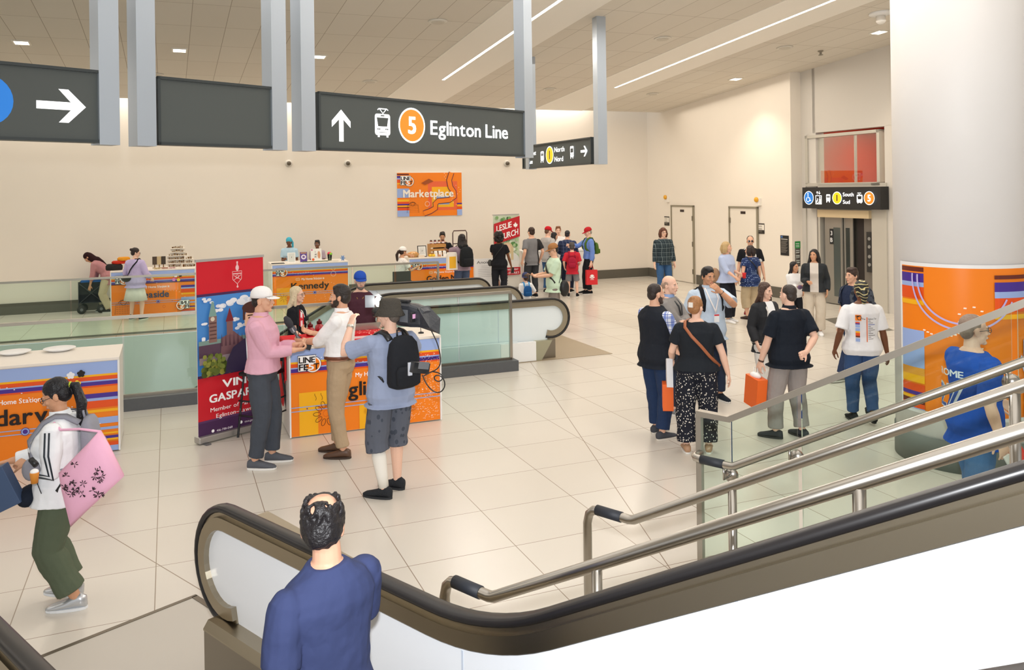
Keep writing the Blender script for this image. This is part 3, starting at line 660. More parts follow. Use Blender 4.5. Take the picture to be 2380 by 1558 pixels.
def note_black(g, w, h):
    for y in (.93, .86, .62, .55, .3): g.rect(w*.1, h*y, w*.85, h*(y+.03), '#e8e8e8')
    for x, y, c in ((.3, .42, '#d8d8d8'), (.5, .42, '#e0b020'), (.7, .42, '#d8d8d8'), (.35, .15, '#d8d8d8'), (.55, .15, '#e86a2a'), (.5, .74, '#e8e8e8')): g.circ(w*x, h*y, w*.08, c, 12)
# the green-headed notice hangs on the small return wall
pr = on_plane(1848, 620, MA @ V((0, RN, 0)), MA.to_3x3() @ V((0, 1, 0))); prl = iA @ pr
g = GR(); note_green(g, .17, .62); o = MB().box((.085, .31, -.006), (.17, .62, .012)).xf(face_m(pr+V((0, 0, 0)), MA.to_3x3() @ V((1, 0, 0)), MA.to_3x3() @ V((0, -1, 0)))).build('notice_board', mat('#161716', .5))
g.build('print', o, face_m(pr+MA.to_3x3() @ V((0, -.004, 0)), MA.to_3x3() @ V((1, 0, 0)), MA.to_3x3() @ V((0, -1, 0)))); tag(o, 'narrow black notice with green heading left of the elevator glass', 'sign')
wall_sign('notice_board', 'black notice with white text right of the elevator door', 2034, 581, 2061, 635, note_black, ELW)
# ================================================================== printed artwork
OR, DO, YE, BL, PU, BR, WH, BK = '#f98618', '#ea5518', '#fbb81b', '#9db4e6', '#4a2f93', '#6b2a1e', '#ffffff', '#1c1213'
def logo(g, x, y, s, mir=False):                                   # x,y lower left of the block, s height
    f = (lambda a: -a) if mir else (lambda a: a)
    X = lambda a: x+f(a)*s
    g.circ(X(.92), y+.42*s, .53*s, BK, 40); g.circ(X(.92), y+.42*s, .50*s, WH, 40)
    q = lambda a, b, c, d, col: g.rect(min(X(a), X(c)), y+b*s, max(X(a), X(c)), y+d*s, col)
    q(-.02, -.04+.05, .52, 1.02, BK); q(-.02, .45, 1.12, 1.02, BK); q(.01, .04, .49, .99, WH); q(.01, .45, 1.09, .99, WH)
    g.circ(X(.92), y+.42*s, .42*s, OR, 40); q(.01, .45, 1.09, .99, WH); q(.2, .05, 1.34, .47, OR) if False else None
    w1, w2 = 1.0*s, 1.3*s
    if mir: g.text('LINE', x-.06*s, y+.55*s, .36*s, BK, .03, w=-w1*.98); g.text('FE', x-.06*s, y+.1*s, .38*s, BK, .03, w=-.56*s); g.text('T', x-.98*s, y+.1*s, .38*s, BK, .03, w=-.3*s); g.text('5', x-.64*s, y+.1*s, .38*s, WH, .03, w=-.32*s)
    else: g.text('LINE', x+.06*s, y+.55*s, .36*s, BK, .03, w=w1*.98); g.text('FE', x+.06*s, y+.1*s, .38*s, BK, .03, w=.56*s); g.text('5', x+.64*s, y+.1*s, .38*s, WH, .03, w=.32*s); g.text('T', x+.98*s, y+.1*s, .38*s, BK, .03, w=.3*s)
def flower(g, x, y, r, col):
    for i in range(5): a = 72*i+90; g.circ(x+r*.55*math.cos(R(a)), y+r*.55*math.sin(R(a)), r*.42, col, 14)
    g.circ(x, y, r*.3, col, 12)
def houndbag(g, x, y, w, h):
    g.line([(x-w*.3, y+h), (x-w*.15, y+h*1.2), (x+w*.15, y+h*1.2), (x+w*.3, y+h)], .012, BK); g.ring(x, y+h*1.02, w*.16, .008, BK, 20)
    for i in range(6):
        for j in range(5): g.poly([(x-w*.42+i*w*.15, y+j*h*.18+.02), (x-w*.34+i*w*.15, y+j*h*.18+.02), (x-w*.30+i*w*.15, y+j*h*.18+h*.1), (x-w*.40+i*w*.15, y+j*h*.18+h*.1)], '#40201a')
    g.line([(x-w*.5, y), (x-w*.44, y+h*.9), (x+w*.44, y+h*.9), (x+w*.5, y)], .008, BK)
def counter_art(g, W, H, name, kind, rnd):
    c = OR
    g.rect(0, 0, W, H, c); g.rect(0, H*.86, W, H, BL); g.rect(0, H*.838, W, H*.862, YE); g.rect(0, H*.795, W, H*.84, DO); g.rect(0, H*.78, W, H*.797, BL); g.rect(0, H*.738, W, H*.782, PU); g.rect(0, H*.722, W, H*.74, BR if kind == 'L' else DO)
    if kind in 'LC':                                               # striped right end
        for a, b, cl in ((.60, .65, PU), (.57, .60, BL), (.49, .57, DO), (.44, .47, YE), (.31, .38, BL), (.24, .27, BL), (.19, .21, YE), (.14, .17, PU), (.12, .14, YE), (.06, .10, DO), (0, .06, BL)): g.rect(W*.83, H*a, W, H*b, cl)
    if kind == 'E':
        g.rect(W*.05, 0, W*.17, H*.5, YE); g.rect(W*.05, H*.33, W*.32, H*.5, YE); g.rect(W*.44, 0, W*.5, H*.30, YE)
        rr = random.Random(3); g.dots([(W*(.74+.255*rr.random()), H*(.03+.80*rr.random())) for _ in range(420)], .0045, '#ffe0c0')
        g.line([(W*.76+W*.22*i/23, H*(.76+.02*math.sin(i*2.1))) for i in range(24)], .012, '#2d1c5e')
    if kind in 'KG':
        g.rect(W*.05, H*.0, W*.18, H*.46, YE); g.rect(W*.05, H*.26, W*.35, H*.46, '#f9a51f')
        rr = random.Random(5); g.dots([(W*(.55+.4*rr.random()), H*(.1+.3*rr.random())) for _ in range(40)], .006, '#ffe0c0')
    y = H*.335
    for dy in (.0, -.045): g.line([(0, y+dy*H), (W*(.83 if kind in 'LC' else 1), y+dy*H)], .010, BL)
    x = W*.55; g.circ(x, y-.022*H, .042, PU); g.circ(x, y-.022*H, .036, BL); g.circ(x, y-.022*H, .024, PU)
    for q in (.1, .3, .72): g.circ(W*q, y-.022*H, .008, PU, 10)
    rr = random.Random(rnd); px, py = W*.08, H*.9
    pts = []
    for i in range(26): a = i/25; pts.append((W*(.06+.85*a), H*(.88-.55*a*a+.05*math.sin(a*16))))
    g.dots(pts, .006, WH)
    bx = W*.36 if kind != 'E' else W*.40
    g.rrect(bx-.11, H*.615, bx-.01, H*.675, .02, '#fbe3cf'); g.rrect(bx-.105, H*.62, bx-.015, H*.67, .018, '#f39a50')
    g.text('My Home Station is', bx+.03, H*.625, .05, WH, .015, w=.55)
    if name == 'Eglinton': g.text(name, W*.30, H*.405, .165, BK, .02, w=W*.46)
    elif name == 'Cedarvale': g.text(name, W*.255, H*.40, .17, BK, .02, w=W*.55)
    elif name == 'Golden Mile': g.text(name, W*.26, H*.42, .15, BK, .02, w=W*.56)
    elif name == 'Leaside': g.text(name, W*.32, H*.41, .15, '#40506b', .02, w=W*.36)
    else: g.text(name, W*.24, H*.41, .16, BK, .02, w=W*.50)
    if kind != 'C': logo(g, .045*W, H*.745, .19*H/1.05*1.02)
    if kind in 'LC':
        fx, fy, r = W*.80, H*.80, .042
        flower(g, fx-.06, fy+.075, r, '#f2f2f6'); flower(g, fx+.04, fy+.085, r, BK); flower(g, fx-.1, fy-.01, r, '#e982c6'); flower(g, fx+.0, fy-.02, r, '#fbd33a')
    if kind == 'E':                                                # ring of pastry shapes with steam
        cx, cy = W*.22, H*.24
        for i in range(10):
            a = R(36*i); ox, oy = cx+.105*math.cos(a), cy+.105*math.sin(a); pr_ = []
            for j in range(12): b_ = 2*math.pi*j/12; u_, v_ = .042*math.cos(b_), .022*math.sin(b_); pr_.append((ox+u_*math.cos(a)-v_*math.sin(a), oy+u_*math.sin(a)+v_*math.cos(a)))
            g.line(pr_, .006, '#4a1d10', True)
        g.ring(cx, cy, .035, .006, '#e0641a', 16)
        for i in range(4): g.line([(cx-.12+.07*i+.01*math.sin(j*1.3), cy+.16+.02*j) for j in range(5)], .005, '#4a1d10')
    if kind == 'L': houndbag(g, W*.14, H*.08, .36, .26); logo(g, W*.93, H*.12, .2, True); g.ring(W*.62, H*.2, .03, .006, '#b3431a', 8); g.ring(W*.55, H*.3, .02, .006, '#b3431a', 8)
    if kind == 'K': 
        g.ring(W*.80, H*.74, .06, .006, '#f4e6d8', 20); g.ring(W*.80, H*.86, .045, .006, '#f4e6d8', 7); g.ring(W*.22, H*.87, .02, .005, '#5d78bf', 8)
        for i in range(8): a = R(45*i); g.line([(W*.14+.03*math.cos(a), H*.22+.03*math.sin(a)), (W*.14+.12*math.cos(a), H*.22+.10*math.sin(a))], .006, '#7a3a10')
    if kind == 'G': g.ring(W*.28, H*.87, .02, .005, '#5d78bf', 8)
def counter(name, label, p0, W, D, H, kind, off=0., rnd=1, dims=None):
    o = thing('market_counter', label, 'counter', (p0.x, p0.y, 0), AR, 'vendor counters')
    b = MB(); b.bx(0, W, .012, D, .01, H-.03); b.build('cabinet_body', mat('#f0ece6', .45), o, bevel=.004)
    b = MB(); b.bx(-.006, W+.006, 0, D+.006, H-.03, H); b.build('worktop', mat('#efe7dc', .4), o, bevel=.004)
    b = MB(); b.bx(-.005, .012, -.004, .012, .01, H-.03); b.build('edge_strip', WHITE, o); b = MB(); b.bx(W-.012, W+.005, -.004, .012, .01, H-.03); b.build('edge_strip', WHITE, o)
    g = GR(.0005); counter_art(g, W-.03, H-.05, name, kind, rnd); g.build('printed_front', o, face_m((.015, .01, .014), (1, 0, 0), (0, -1, 0)))
    return o
cE = fl(675, 1021); counter('Eglinton', 'front counter in orange Eglinton artwork where the interview takes place', cE, 1.80, .80, 1.04, 'E')
cL = fl(279, 1048); cL = cL-MA.to_3x3() @ V((2.0, 0, 0)); counter('Cedarvale', 'near left counter in orange Cedarvale artwork behind the walking woman', cL, 2.0, .86, 1.03, 'C', rnd=2)
cS = fl(258, 742); counter('Leaside', 'orange Leaside counter with jewellery racks at the back left', cS, 1.80, .8, 1.08, 'L', rnd=3)
cK = fl(633, 718); counter('Kennedy', 'orange Kennedy counter with picture cards on top by the back wall', cK, 1.86, .8, 1.08, 'K', rnd=4)
cG = MA @ V(((iA @ fl(952, 698)).x, 20.8, 0)); counter('Golden Mile', 'orange Golden Mile counter with wooden crate, right of the Kennedy counter', cG, 1.78, .8, 1.08, 'G', rnd=5)
# ---- poster on the back wall
BN = MA.to_3x3() @ V((0, -1, 0)); BU = MA.to_3x3() @ V((1, 0, 0)); bp = MA @ V((0, BW, 0))
a0, a1, a2 = on_plane(923, 504, bp, BN), on_plane(1073, 503, bp, BN), on_plane(923, 402, bp, BN); W, H = (a1-a0).length, a2.z-a0.z
o = MB().box((W/2, H/2, .02), (W, H, .03)).xf(face_m(a0, BU, BN)).build('poster', mat('#f0ece6', .5)); tag(o, 'orange Marketplace poster high on the back wall', 'poster')
g = GR(); g.rect(0, 0, W, H, OR); g.rect(W*.47, H*.13, W*.93, H*.8, '#ef6a3c'); g.rect(W*.53, H*.2, W*.87, H*.67, YE); g.rect(W*.60, H*.26, W*.80, H*.46, BL)
for a, b, c in ((.95, .98, BR), (.88, .93, PU), (.85, .88, BL), (.77, .85, DO), (.74, .77, YE), (.43, .64, BL), (.34, .39, YE), (.29, .34, DO), (.26, .29, PU), (.22, .25, YE), (.20, .22, BR), (.14, .20, DO), (0, .14, BL)): g.rect(0, H*a, W*.18, H*b, c)
for a, b, c in ((.26, .29, PU), (.21, .25, YE), (.14, .2, DO), (0, .14, BL)): g.rect(W*.92, H*a, W, H*b, c)
rp = [(.84, 1.0), (.80, .82), (.82, .66), (.87, .55), (.88, .44), (.80, .36), (.62, .34), (.58, .28), (.58, .18), (.50, .11), (.40, .06)]
g.line([(W*x, H*y) for x, y in rp], .17, '#5c2a3c'); g.line([(W*x, H*y) for x, y in rp], .13, OR)
logo(g, W*.05, H*.71, .22*H/1.0); g.text('Marketplace', W*.09, H*.44, H*.17, '#f8f1e4', .03, w=W*.77)
houndbag(g, W*.23, H*.08, W*.18, H*.2); g.poly([(W*.36, H*.76), (W*.48, H*.86), (W*.55, H*.80), (W*.42, H*.72)], '#a5501c'); g.ring(W*.45, H*.28, .07, .012, '#f6d9bf', 9)
rr = random.Random(9); g.dots([(W*(.9+.07*math.sin(i*.7)), H*(.7-.05*i)) for i in range(10)]+[(W*(.72+.02*(i % 2)), H*(.98-.04*i)) for i in range(4)], .008, WH)
g.build('print', o, face_m(a0+BN*.037, BU, BN))
# ---- column poster
def cwrap(v):
    th = th0+v.x/(CR+.006); r = CR+.004+v.z; return V((r*math.sin(th), -r*math.cos(th), v.y))
th0 = R(-88); zp0, zp1 = .52, 2.02; L = CR*R(172); Hh = zp1-zp0
g = GR(.0005); g.rect(0, 0, L, Hh, '#f0efee'); b_ = .035; g.rect(b_, b_, L-b_, Hh-b_, OR); x0 = .16
for a, b, c in ((.94, .97, BR), (.87, .93, PU), (.84, .87, BL), (.76, .84, DO), (.72, .75, YE), (.30, .55, BL), (.25, .30, '#e8a13a'), (.20, .25, YE), (.14, .19, DO), (.115, .14, PU), (.09, .11, YE), (.06, .09, BR), (.03, .06, DO), (.024, .03, BL)): g.rect(b_, Hh*a, x0+.16, Hh*b, c)
for a, b, c in ((.91, .935, BR), (.83, .89, PU), (.79, .83, BL), (.70, .79, DO), (.655, .685, YE)): g.rect(.95, Hh*a, L-b_, Hh*b, c)
g.rect(1.25, Hh*.33, L-b_, Hh*.52, BL); g.circ(1.55, Hh*.40, .26, BL); g.ring(1.55, Hh*.42, .33, .02, '#c3cdf0', 40, 180, 360); g.ring(1.55, Hh*.42, .29, .02, '#c3cdf0', 40, 180, 360)
for a, b, c in ((.22, .26, YE), (.15, .21, DO), (.12, .15, BR), (.08, .11, YE), (.04, .08, DO), (.024, .04, BL)): g.rect(1.25, Hh*a, L-b_, Hh*b, c)
g.ring(.68, Hh*.90, .48, .018, '#c3b6e8', 48, 175, 335); g.ring(.68, Hh*.90, .42, .018, '#c3b6e8', 48, 175, 335)
g.dots([(.33+.035*i, Hh*(.56-.03*math.sin(i*.35))) for i in range(11)]+[(.75+.11*math.cos(i*.7), Hh*.66+.11*math.sin(i*.7)) for i in range(9)]+[(.78+.05*i, Hh*(.5-.03*i)) for i in range(7)], .011, '#fff3e4')
o = g.build('poster', None, None, curve=cwrap, smooth=True); o.location = (CCX, CCY, zp0); tag(o, 'large orange striped poster wrapped around the round column', 'poster')
# ================================================================== people
SK = {'l': '#e3b296', 'p': '#ecc0a8', 'm': '#cf9a78', 't': '#b07a56', 'd': '#74482f'}
def ik(a, c, l1, l2, hint):
    a, c = V(a), V(c); d = c-a; L = min(d.length, (l1+l2)*.999); d.normalize(); c = a+d*L
    x = (l1*l1-l2*l2+L*L)/(2*L); h = math.sqrt(max(0, l1*l1-x*x)); q = V(hint); q = q-d*q.dot(d)
    if q.length < 1e-4: q = d.orthogonal()
    return a+d*x+q.normalized()*h, c
FOLD = bpy.data.textures.new('fold_noise', 'CLOUDS'); FOLD.noise_scale = .16; FOLD.noise_depth = 2
class Fig:
    """A clothed figure, 1.75 m before scaling; local +Y is where it faces, +X its right side."""
    def __init__(s, label, x, y, H, phi, sk='l', lean=0, sidel=0, hz=.942, poff=(0, 0), feet=None, hl=None, hr=None, el=None, er=None, head=(0, 0), twist=0, fat=1., fem=0, hs=1., z0=0., vox=None, cat='person', grip=(.35, .35), pl=None, pr=None, face=True, group=None):
        s.k = H/1.75; s.fat = fat; s.fem = fem; s.hz = hz; s.lean = R(lean); s.sd = R(sidel); s.tw = R(twist); s.poff = V((poff[0], poff[1], 0)); s.hs = hs; s.phi = phi
        s.vox = vox or (.0055 if y < 8 else .007 if y < 13 else .0095)
        s.skin = skin(SK.get(sk, sk)); s.face = face; s.lab = label
        sh = .185-.018*fem; sh *= 1+.25*(fat-1); s.shw = sh; hipw = .095
        # joints
        fx = feet or ((-.10, 0, 8), (.10, 0, -8)); s.feet = fx
        s.legs = []
        for side, f in ((-1, fx[0]), (1, fx[1])):
            z = f[3] if len(f) > 3 else 0; hip = s.poff+V((side*hipw*(1+.3*(fat-1)), 0, hz-.02)); yaw = R(f[2])
            ank = V((f[0], f[1], .085+z)); fw = V((-math.sin(yaw), math.cos(yaw), 0)); knee, ank = ik(hip, ank, .425, .42, fw*1+V((side*.12, 0, 0))); s.legs.append((hip, knee, ank, fw, f[4] if len(f) > 4 else 0))
        s.arms = []
        for side, h, e in ((-1, hl, el), (1, hr, er)):
            S = s.tp(side*sh, -.005, .443, 1)
            if h is None: h = S+V((side*.06, .05, -.53))
            hint = e or (side*.35, -.9, -.25)
            E, Wp = ik(S, h, .285, .25, hint); s.arms.append((S, E, Wp))
        nb = s.tp(0, -.01, .53, 1); s.a_top = s.lean*.8
        d = V((0, math.sin(s.a_top), math.cos(s.a_top))); s.hc = nb+d*(.135+.03*hs-.02)+V((0, .025, 0)); s.nb = nb
        s.HR = Matrix.Rotation(R(head[0]), 3, 'Z') @ Matrix.Rotation(-R(head[1]), 3, 'X')
        s.hand_dirs = []
        s.mb = MB(); s._body(grip, pl, pr)
        s.root = s.mb.xf(Matrix.Scale(s.k, 4)).build('person', s.skin, None, (x, y, z0), R(phi+180), remesh=s.vox, smooth_it=2)
        tag(s.root, label, cat, group)
    def tp(s, x, y, h, tw=0):                                      # torso point: sideways, forward, height over the pelvis
        p = V((0, 0, 0)); n = 12; hh = max(h, 0)
        for i in range(n): a = s.lean*min(1, (hh*(i+.5)/n)/.22); b = s.sd*min(1, (hh*(i+.5)/n)/.22); p += V((math.sin(b), math.sin(a), math.cos(a)*math.cos(b)))*hh/n
        a = s.lean*min(1, hh/.22)*(.95 if h > 0 else 0); t_ = s.tw*min(1, max(0, h/.4)); c, q = math.cos(t_), math.sin(t_); X, Y = x*c-y*q, x*q+y*c
        if h < 0: p = V((0, 0, h))
        return s.poff+V((0, 0, s.hz))+p+V((X, Y*math.cos(a), -Y*math.sin(a)-X*math.sin(s.sd*min(1, hh/.22))))
    def torso_rings(s, infl=0., h0=-.09, h1=.6):
        f, F = s.fat, s.fem; g = (f-1)
        T = [(-.10, .142, .100, 0), (-.03, .168+.014*F, .118+.01*F, -.006), (.05, .166+.012*F, .116, -.002), (.13, .152-.016*F, .106-.004*F, .004), (.22, .158-.014*F, .110, .006), (.32, .172-.012*F, .118+.016*F, .008+.012*F), (.41, .184-.013*F, .112, .0), (.455, .170-.013*F, .098, -.006), (.49, .138-.012*F, .082, -.009), (.522, .092-.01*F, .066, -.01), (.545, .064, .058, -.008), (.62, .056-.006*F, .058-.005*F, .006)]
        out = []
        for h, rx, ry, yo in T:
            if h < h0-.001 or h > h1+.001: continue
            b = max(0, 1-abs(h-.12)/.36) if h < .47 else 0
            out.append((h, rx*(1+.55*g*(1 if h < .45 else .4))+infl, ry*(1+.75*g*(1 if h < .45 else .3))+infl, yo+.05*g*b*2))
        return out
    def ring(s, h, rx, ry, yo, n=20, tw=1, sq=.86):
        r = []
        for j in range(n):
            a = 2*math.pi*j/n; c, q = math.cos(a), math.sin(a); r.append(s.tp(rx*math.copysign(abs(c)**sq, c), yo+ry*math.copysign(abs(q)**sq, q), h))
        return r
    def _body(s, grip, pl, pr):
        m = s.mb; m.smooth = True; f = 1+.45*(s.fat-1); F = s.fem
        m.loft([s.ring(*q) for q in s.torso_rings()])
        for (S, E, Wp) in s.arms:
            g = f*(1-.12*F); m.tube([S+V((0, 0, .012)), S.lerp(E, .25), S.lerp(E, .6), E, E.lerp(Wp, .3), E.lerp(Wp, .7), Wp], [.044*g, .047*g, .044*g, .039*g, .041*g, .032*g, .026*g], 12, round_=True)
            m.ell(S, (.045*f, .045*f, .045*f))
        for (hp, kn, an, fw, up) in s.legs:
            m.tube([hp, hp.lerp(kn, .3), hp.lerp(kn, .7), kn, kn.lerp(an, .3), kn.lerp(an, .7), an], [.066*f, .078*f, .066*f, .053*f, .055*f, .042*f, .036], 12, round_=True)
            m.tube([an+V((0, 0, -.02))-fw*.03, an+fw*.06+V((0, 0, -.045)), an+fw*.15+V((0, 0, -.06))], [.036, .032, .022], 10, round_=True)
        # head
        h, c, Rr = s.hs, s.hc, s.HR
        m.tube([s.nb+V((0, 0, -.03)), s.nb.lerp(c, .5)+V((0, -.008, 0)), c+Rr @ V((0, -.02, -.03))*h], [.06-.008*F, .054-.008*F, .055], 14)
        def e(p, r): m.ell(c+Rr @ (V(p)*h), [q*h for q in r], Rr)
        s.e = e
        e((0, -.012, .035), (.073, .094, .084)); e((0, .022, -.015), (.061, .068, .092)); e((0, .034, -.072), (.047, .048, .040)); e((0, .07, -.098), (.022, .022, .018)); e((0, .03, -.05), (.057, .045, .05))
        if s.face: 
            e((0, .095, -.012), (.011, .016, .030)); e((0, .102, -.028), (.017, .017, .013)); e((0, .078, .022), (.048, .014, .011)); e((0, .088, -.060), (.024, .010, .013)); e((.036, .066, -.025), (.022, .018, .02)); e((-.036, .066, -.025), (.022, .018, .02))
        for q in (-1, 1): e((q*.073, -.012, -.012), (.011, .021, .033))
        # hands
        for i, (side, (S, E, Wp), pdir) in enumerate(zip((-1, 1), s.arms, (pl, pr))):
            d = (Wp-E).normalized(); pn = V((-side, .15, 0))
            if pdir: 
                pn = V(pdir[:3])
                if len(pdir) > 3: d = V(pdir[3:6]).normalized()
            pn = (pn-d*pn.dot(d)).normalized(); s._hand(Wp, d, pn, side, grip[i])
            s.hand_dirs.append((Wp, d, pn))
    def _hand(s, w, d, pn, side, curl):
        m = s.mb; a = d.cross(pn); k = 1-.1*s.fem
        tside = a if (side > 0) == (d.cross(pn).dot(a) > 0) else -a
        # thumb side: towards the front for a hanging arm
        tside = -a*side if True else tside
        def rg(t, wx, th): return [w+d*t+(a*math.cos(2*math.pi*j/12)*wx+pn*math.sin(2*math.pi*j/12)*th)*k for j in range(12)]
        m.loft([rg(-.02, .026, .022), rg(.02, .032, .020), rg(.055, .040, .017), rg(.085, .040, .014), rg(.094, .036, .010)])
        for q, (off, L) in enumerate(((-.0315, .078), (-.0105, .086), (.0105, .080), (.0315, .062))):
            off = off*side; p = w+d*.085+a*(-off)*k*-1; dd = (d+a*off*3.2); pts = [p]; ang = 0
            # q=0 is the index finger, on the thumb side
            for seg, (fr, bd) in enumerate(((.45, 35), (.32, 55), (.23, 35))):
                ang += R(bd)*curl*(1+.08*q)*1.3; v = (dd.normalized()*math.cos(ang)+pn*math.sin(ang)); pts.append(pts[-1]+v*L*fr*k)
            m.tube(pts, [.0095*k, .0088*k, .0082*k, .0072*k], 8, round_=True)
        ts = -a*side
        p = w+d*.02+ts*.024*k; v1 = (d*.65+ts*.75+pn*.25*(1+curl)).normalized(); v2 = (d*.95+ts*.3+pn*(.2+.7*curl)).normalized()
        m.tube([p, p+v1*.04*k, p+v1*.04*k+v2*.032*k, p+v1*.04*k+v2*.058*k], [.014*k, .0115*k, .0105*k, .0085*k], 8, round_=True)
    # ---- pieces that are children
    def part(s, mb, name, ma, rem=True, sm=3, par=None, vox=None):
        mb.xf(Matrix.Scale(s.k, 4)); o = mb.build(name, ma, par or s.root, remesh=(vox or s.vox*1.1) if rem else 0, smooth_it=sm if rem else 0)
        if rem and sm >= 4: d = o.modifiers.new('folds', 'DISPLACE'); d.texture = FOLD; d.strength = .022; d.mid_level = .5; d.texture_coords = 'LOCAL'
        return o
    def head_faces(s, brow='#4a3426', eye='#2a1c14', lip='#b56a5c', beard=None, smile=0, stub=0):
        c, Rr, h = s.hc, s.HR, s.hs
        def E(nm, p, r, ma, tilt=0):
            m = MB(); m.smooth = True; rr = Rr @ Matrix.Rotation(R(tilt), 3, 'Y'); m.ell(c+Rr @ (V(p)*h), [q*h for q in r], rr, 12, 7); s.part(m, nm, ma, False)
        for q in (-1, 1):
            E('eye', (q*.030, .0775, .004), (.0120, .008, .0052), mat('#e8e0d8', .3)); E('iris', (q*.030, .0838, .004), (.0058, .0035, .0055), mat(eye, .3)); E('eyebrow', (q*.031, .087, .0245), (.021, .006, .0048), hairm(brow), q*8)
        E('mouth', (0, .0955, -.062), (.023+.006*smile, .006, .0055+.003*smile), mat(lip, .45))
        if smile: E('teeth', (0, .0985, -.0615), (.019, .004, .0042), mat('#f2ede6', .3))
        if beard:
            m = MB(); m.smooth = True
            for p, r in (((0, .046, -.086), (.049, .043, .032)), ((0, .074, -.094), (.030, .024, .024)), ((.050, .028, -.058), (.011, .034, .038)), ((-.050, .028, -.058), (.011, .034, .038)), ((.058, .012, -.03), (.008, .016, .03)), ((-.058, .012, -.03), (.008, .016, .03)), ((0, .092, -.046), (.026, .009, .006))): m.ell(c+Rr @ (V(p)*h), [q*h for q in r], Rr)
            s.part(m, 'beard', hairm(beard), True, 2, vox=.006)
    def glasses(s, col='#1a1614', dark=False):
        c, Rr, h = s.hc, s.HR, s.hs; P = lambda p: c+Rr @ (V(p)*h); m = MB(); m.smooth = True
        for q in (-1, 1):
            m.tube([P((q*.033+.024*math.cos(a), .098, .002+.019*math.sin(a))) for a in [i*math.pi/6 for i in range(13)]], .0022, 6, cap=False)
            m.tube([P((q*.057, .096, .006)), P((q*.076, .06, .006)), P((q*.079, -.01, .0))], .0022, 6)
        m.tube([P((-.01, .1, .004)), P((.01, .1, .004))], .0022, 6); g = s.part(m, 'glasses', mat(col, .3), False)
        if dark:
            for q in (-1, 1): m = MB(); m.ell(P((q*.033, .097, .002)), (.023*h, .003, .019*h), Rr); s.part(m, 'lens', mat('#0d0f16', .1), False, par=g)
    def hair(s, style, col, fringe=0.):
        c, Rr, h = s.hc, s.HR, s.hs; m = MB(); m.smooth = True; rnd = random.Random(len(s.lab))
        def e(p, r): m.ell(c+Rr @ (V(p)*h), [q*h for q in r], Rr)
        y = -.02+fringe
        if style == 'balding': e((0, -.034, .0), (.082, .082, .078)); e((0, .0, .04), (.079, .06, .05))
        if style in ('bald', 'balding'):                           # ring of hair round the back
            e((0, -.05, -.005), (.073, .062, .052)); e((.07, -.02, .015), (.01, .035, .035)); e((-.07, -.02, .015), (.01, .035, .035)); e((0, -.095, -.015), (.05, .02, .05))
        elif style == 'buzz': e((0, -.022, .043), (.0765, .091, .080)); e((0, -.055, -.01), (.066, .05, .065))
        else: e((0, y, .047), (.081, .096, .084)); e((0, -.05, -.005), (.073, .062, .075)); e((.071, 0, .02), (.011, .024, .04)); e((-.071, 0, .02), (.011, .024, .04))
        if style == 'short': e((0, .035+fringe, .09), (.056, .04, .030)); e((.022, .0, .104), (.05, .06, .028)); e((-.02, -.02, .106), (.05, .06, .028)); e((0, -.04, .09), (.05, .05, .03))
        if style == 'balding':
            for i in range(230):
                a = rnd.uniform(.45, 5.83); z = rnd.uniform(-.07, .085 if abs(a-math.pi) < 1.0 else .11); r = math.sqrt(max(.1, 1-((z-.03)/.115)**2)); e((.078*r*math.sin(a), -.014+.096*r*math.cos(a), z), (.010, .010, .013))
            for i in range(26): a = rnd.uniform(-1, 1); e((.062*a, rnd.uniform(.02, .07)-.03*a*a, .100-.022*a*a), (.016, .018, .014))
            for i in range(16): a = rnd.uniform(-1, 1); e((.05*a, rnd.uniform(-.09, -.03), .098-.02*a*a), (.0045, .018, .007))
        if style == 'mop':
            for i in range(26): a = rnd.uniform(-3.1, 3.1); z = rnd.uniform(.0, .12); r = math.sqrt(max(.1, 1-(z/.135)**2)); e((.078*r*math.sin(a), -.015+.088*r*math.cos(a) if abs(a) > 1. or z > .07 else -.08, z), (.022, .022, .018))
        if style == 'curly':
            for i in range(60):
                a = rnd.uniform(.55, 5.7); z = rnd.uniform(-.09, .15); r = math.sqrt(max(.12, 1-((z-.02)/.15)**2)); e((.105*r*math.sin(a), -.02+.11*r*math.cos(a), z), (.036, .036, .034))
        if style in ('long', 'straight'):
            L = .30 if style == 'long' else .24
            for q in (-.062, -.03, 0, .03, .062):
                m.tube([c+Rr @ (V((q*1.1, -.06+abs(q)*.7, .05))*h), c+Rr @ (V((q*1.45, -.085+abs(q)*.9, -.08))*h), s.hc+V((q*1.6, -.105+abs(q)*.8-.02, -.17)), s.hc+V((q*1.5, -.115+abs(q)*.6-.02, -L))], [.03*h, .036, .034, .018], 8, round_=True)
            for q in (-1, 1): m.tube([c+Rr @ (V((q*.066, .02, .07))*h), c+Rr @ (V((q*.083, .012, -.02))*h), s.hc+V((q*.088, .005, -.13)), s.hc+V((q*.082, .01, -L+.06))], [.016, .021, .024, .014], 8, round_=True)
        if style == 'bob':
            for q in (-1, 1):
                for yy in (-.05, -.02, .015): m.tube([c+Rr @ (V((q*.07, yy, .06))*h), c+Rr @ (V((q*.088, yy, -.04))*h), c+Rr @ (V((q*.082, yy-.01, -.115))*h)], [.02, .028, .016], 8, round_=True)
            for q in (-.04, 0, .04): m.tube([c+Rr @ (V((q, -.09, .04))*h), c+Rr @ (V((q, -.105, -.04))*h), c+Rr @ (V((q, -.095, -.12))*h)], [.03, .036, .02], 8, round_=True)
        if style == 'bun': e((0, -.115, .06), (.035, .035, .035)); e((0, -.1, .05), (.04, .03, .03))
        if style == 'clip': e((0, -.1, .02), (.04, .028, .06)); e((0, -.08, .1), (.03, .03, .025))
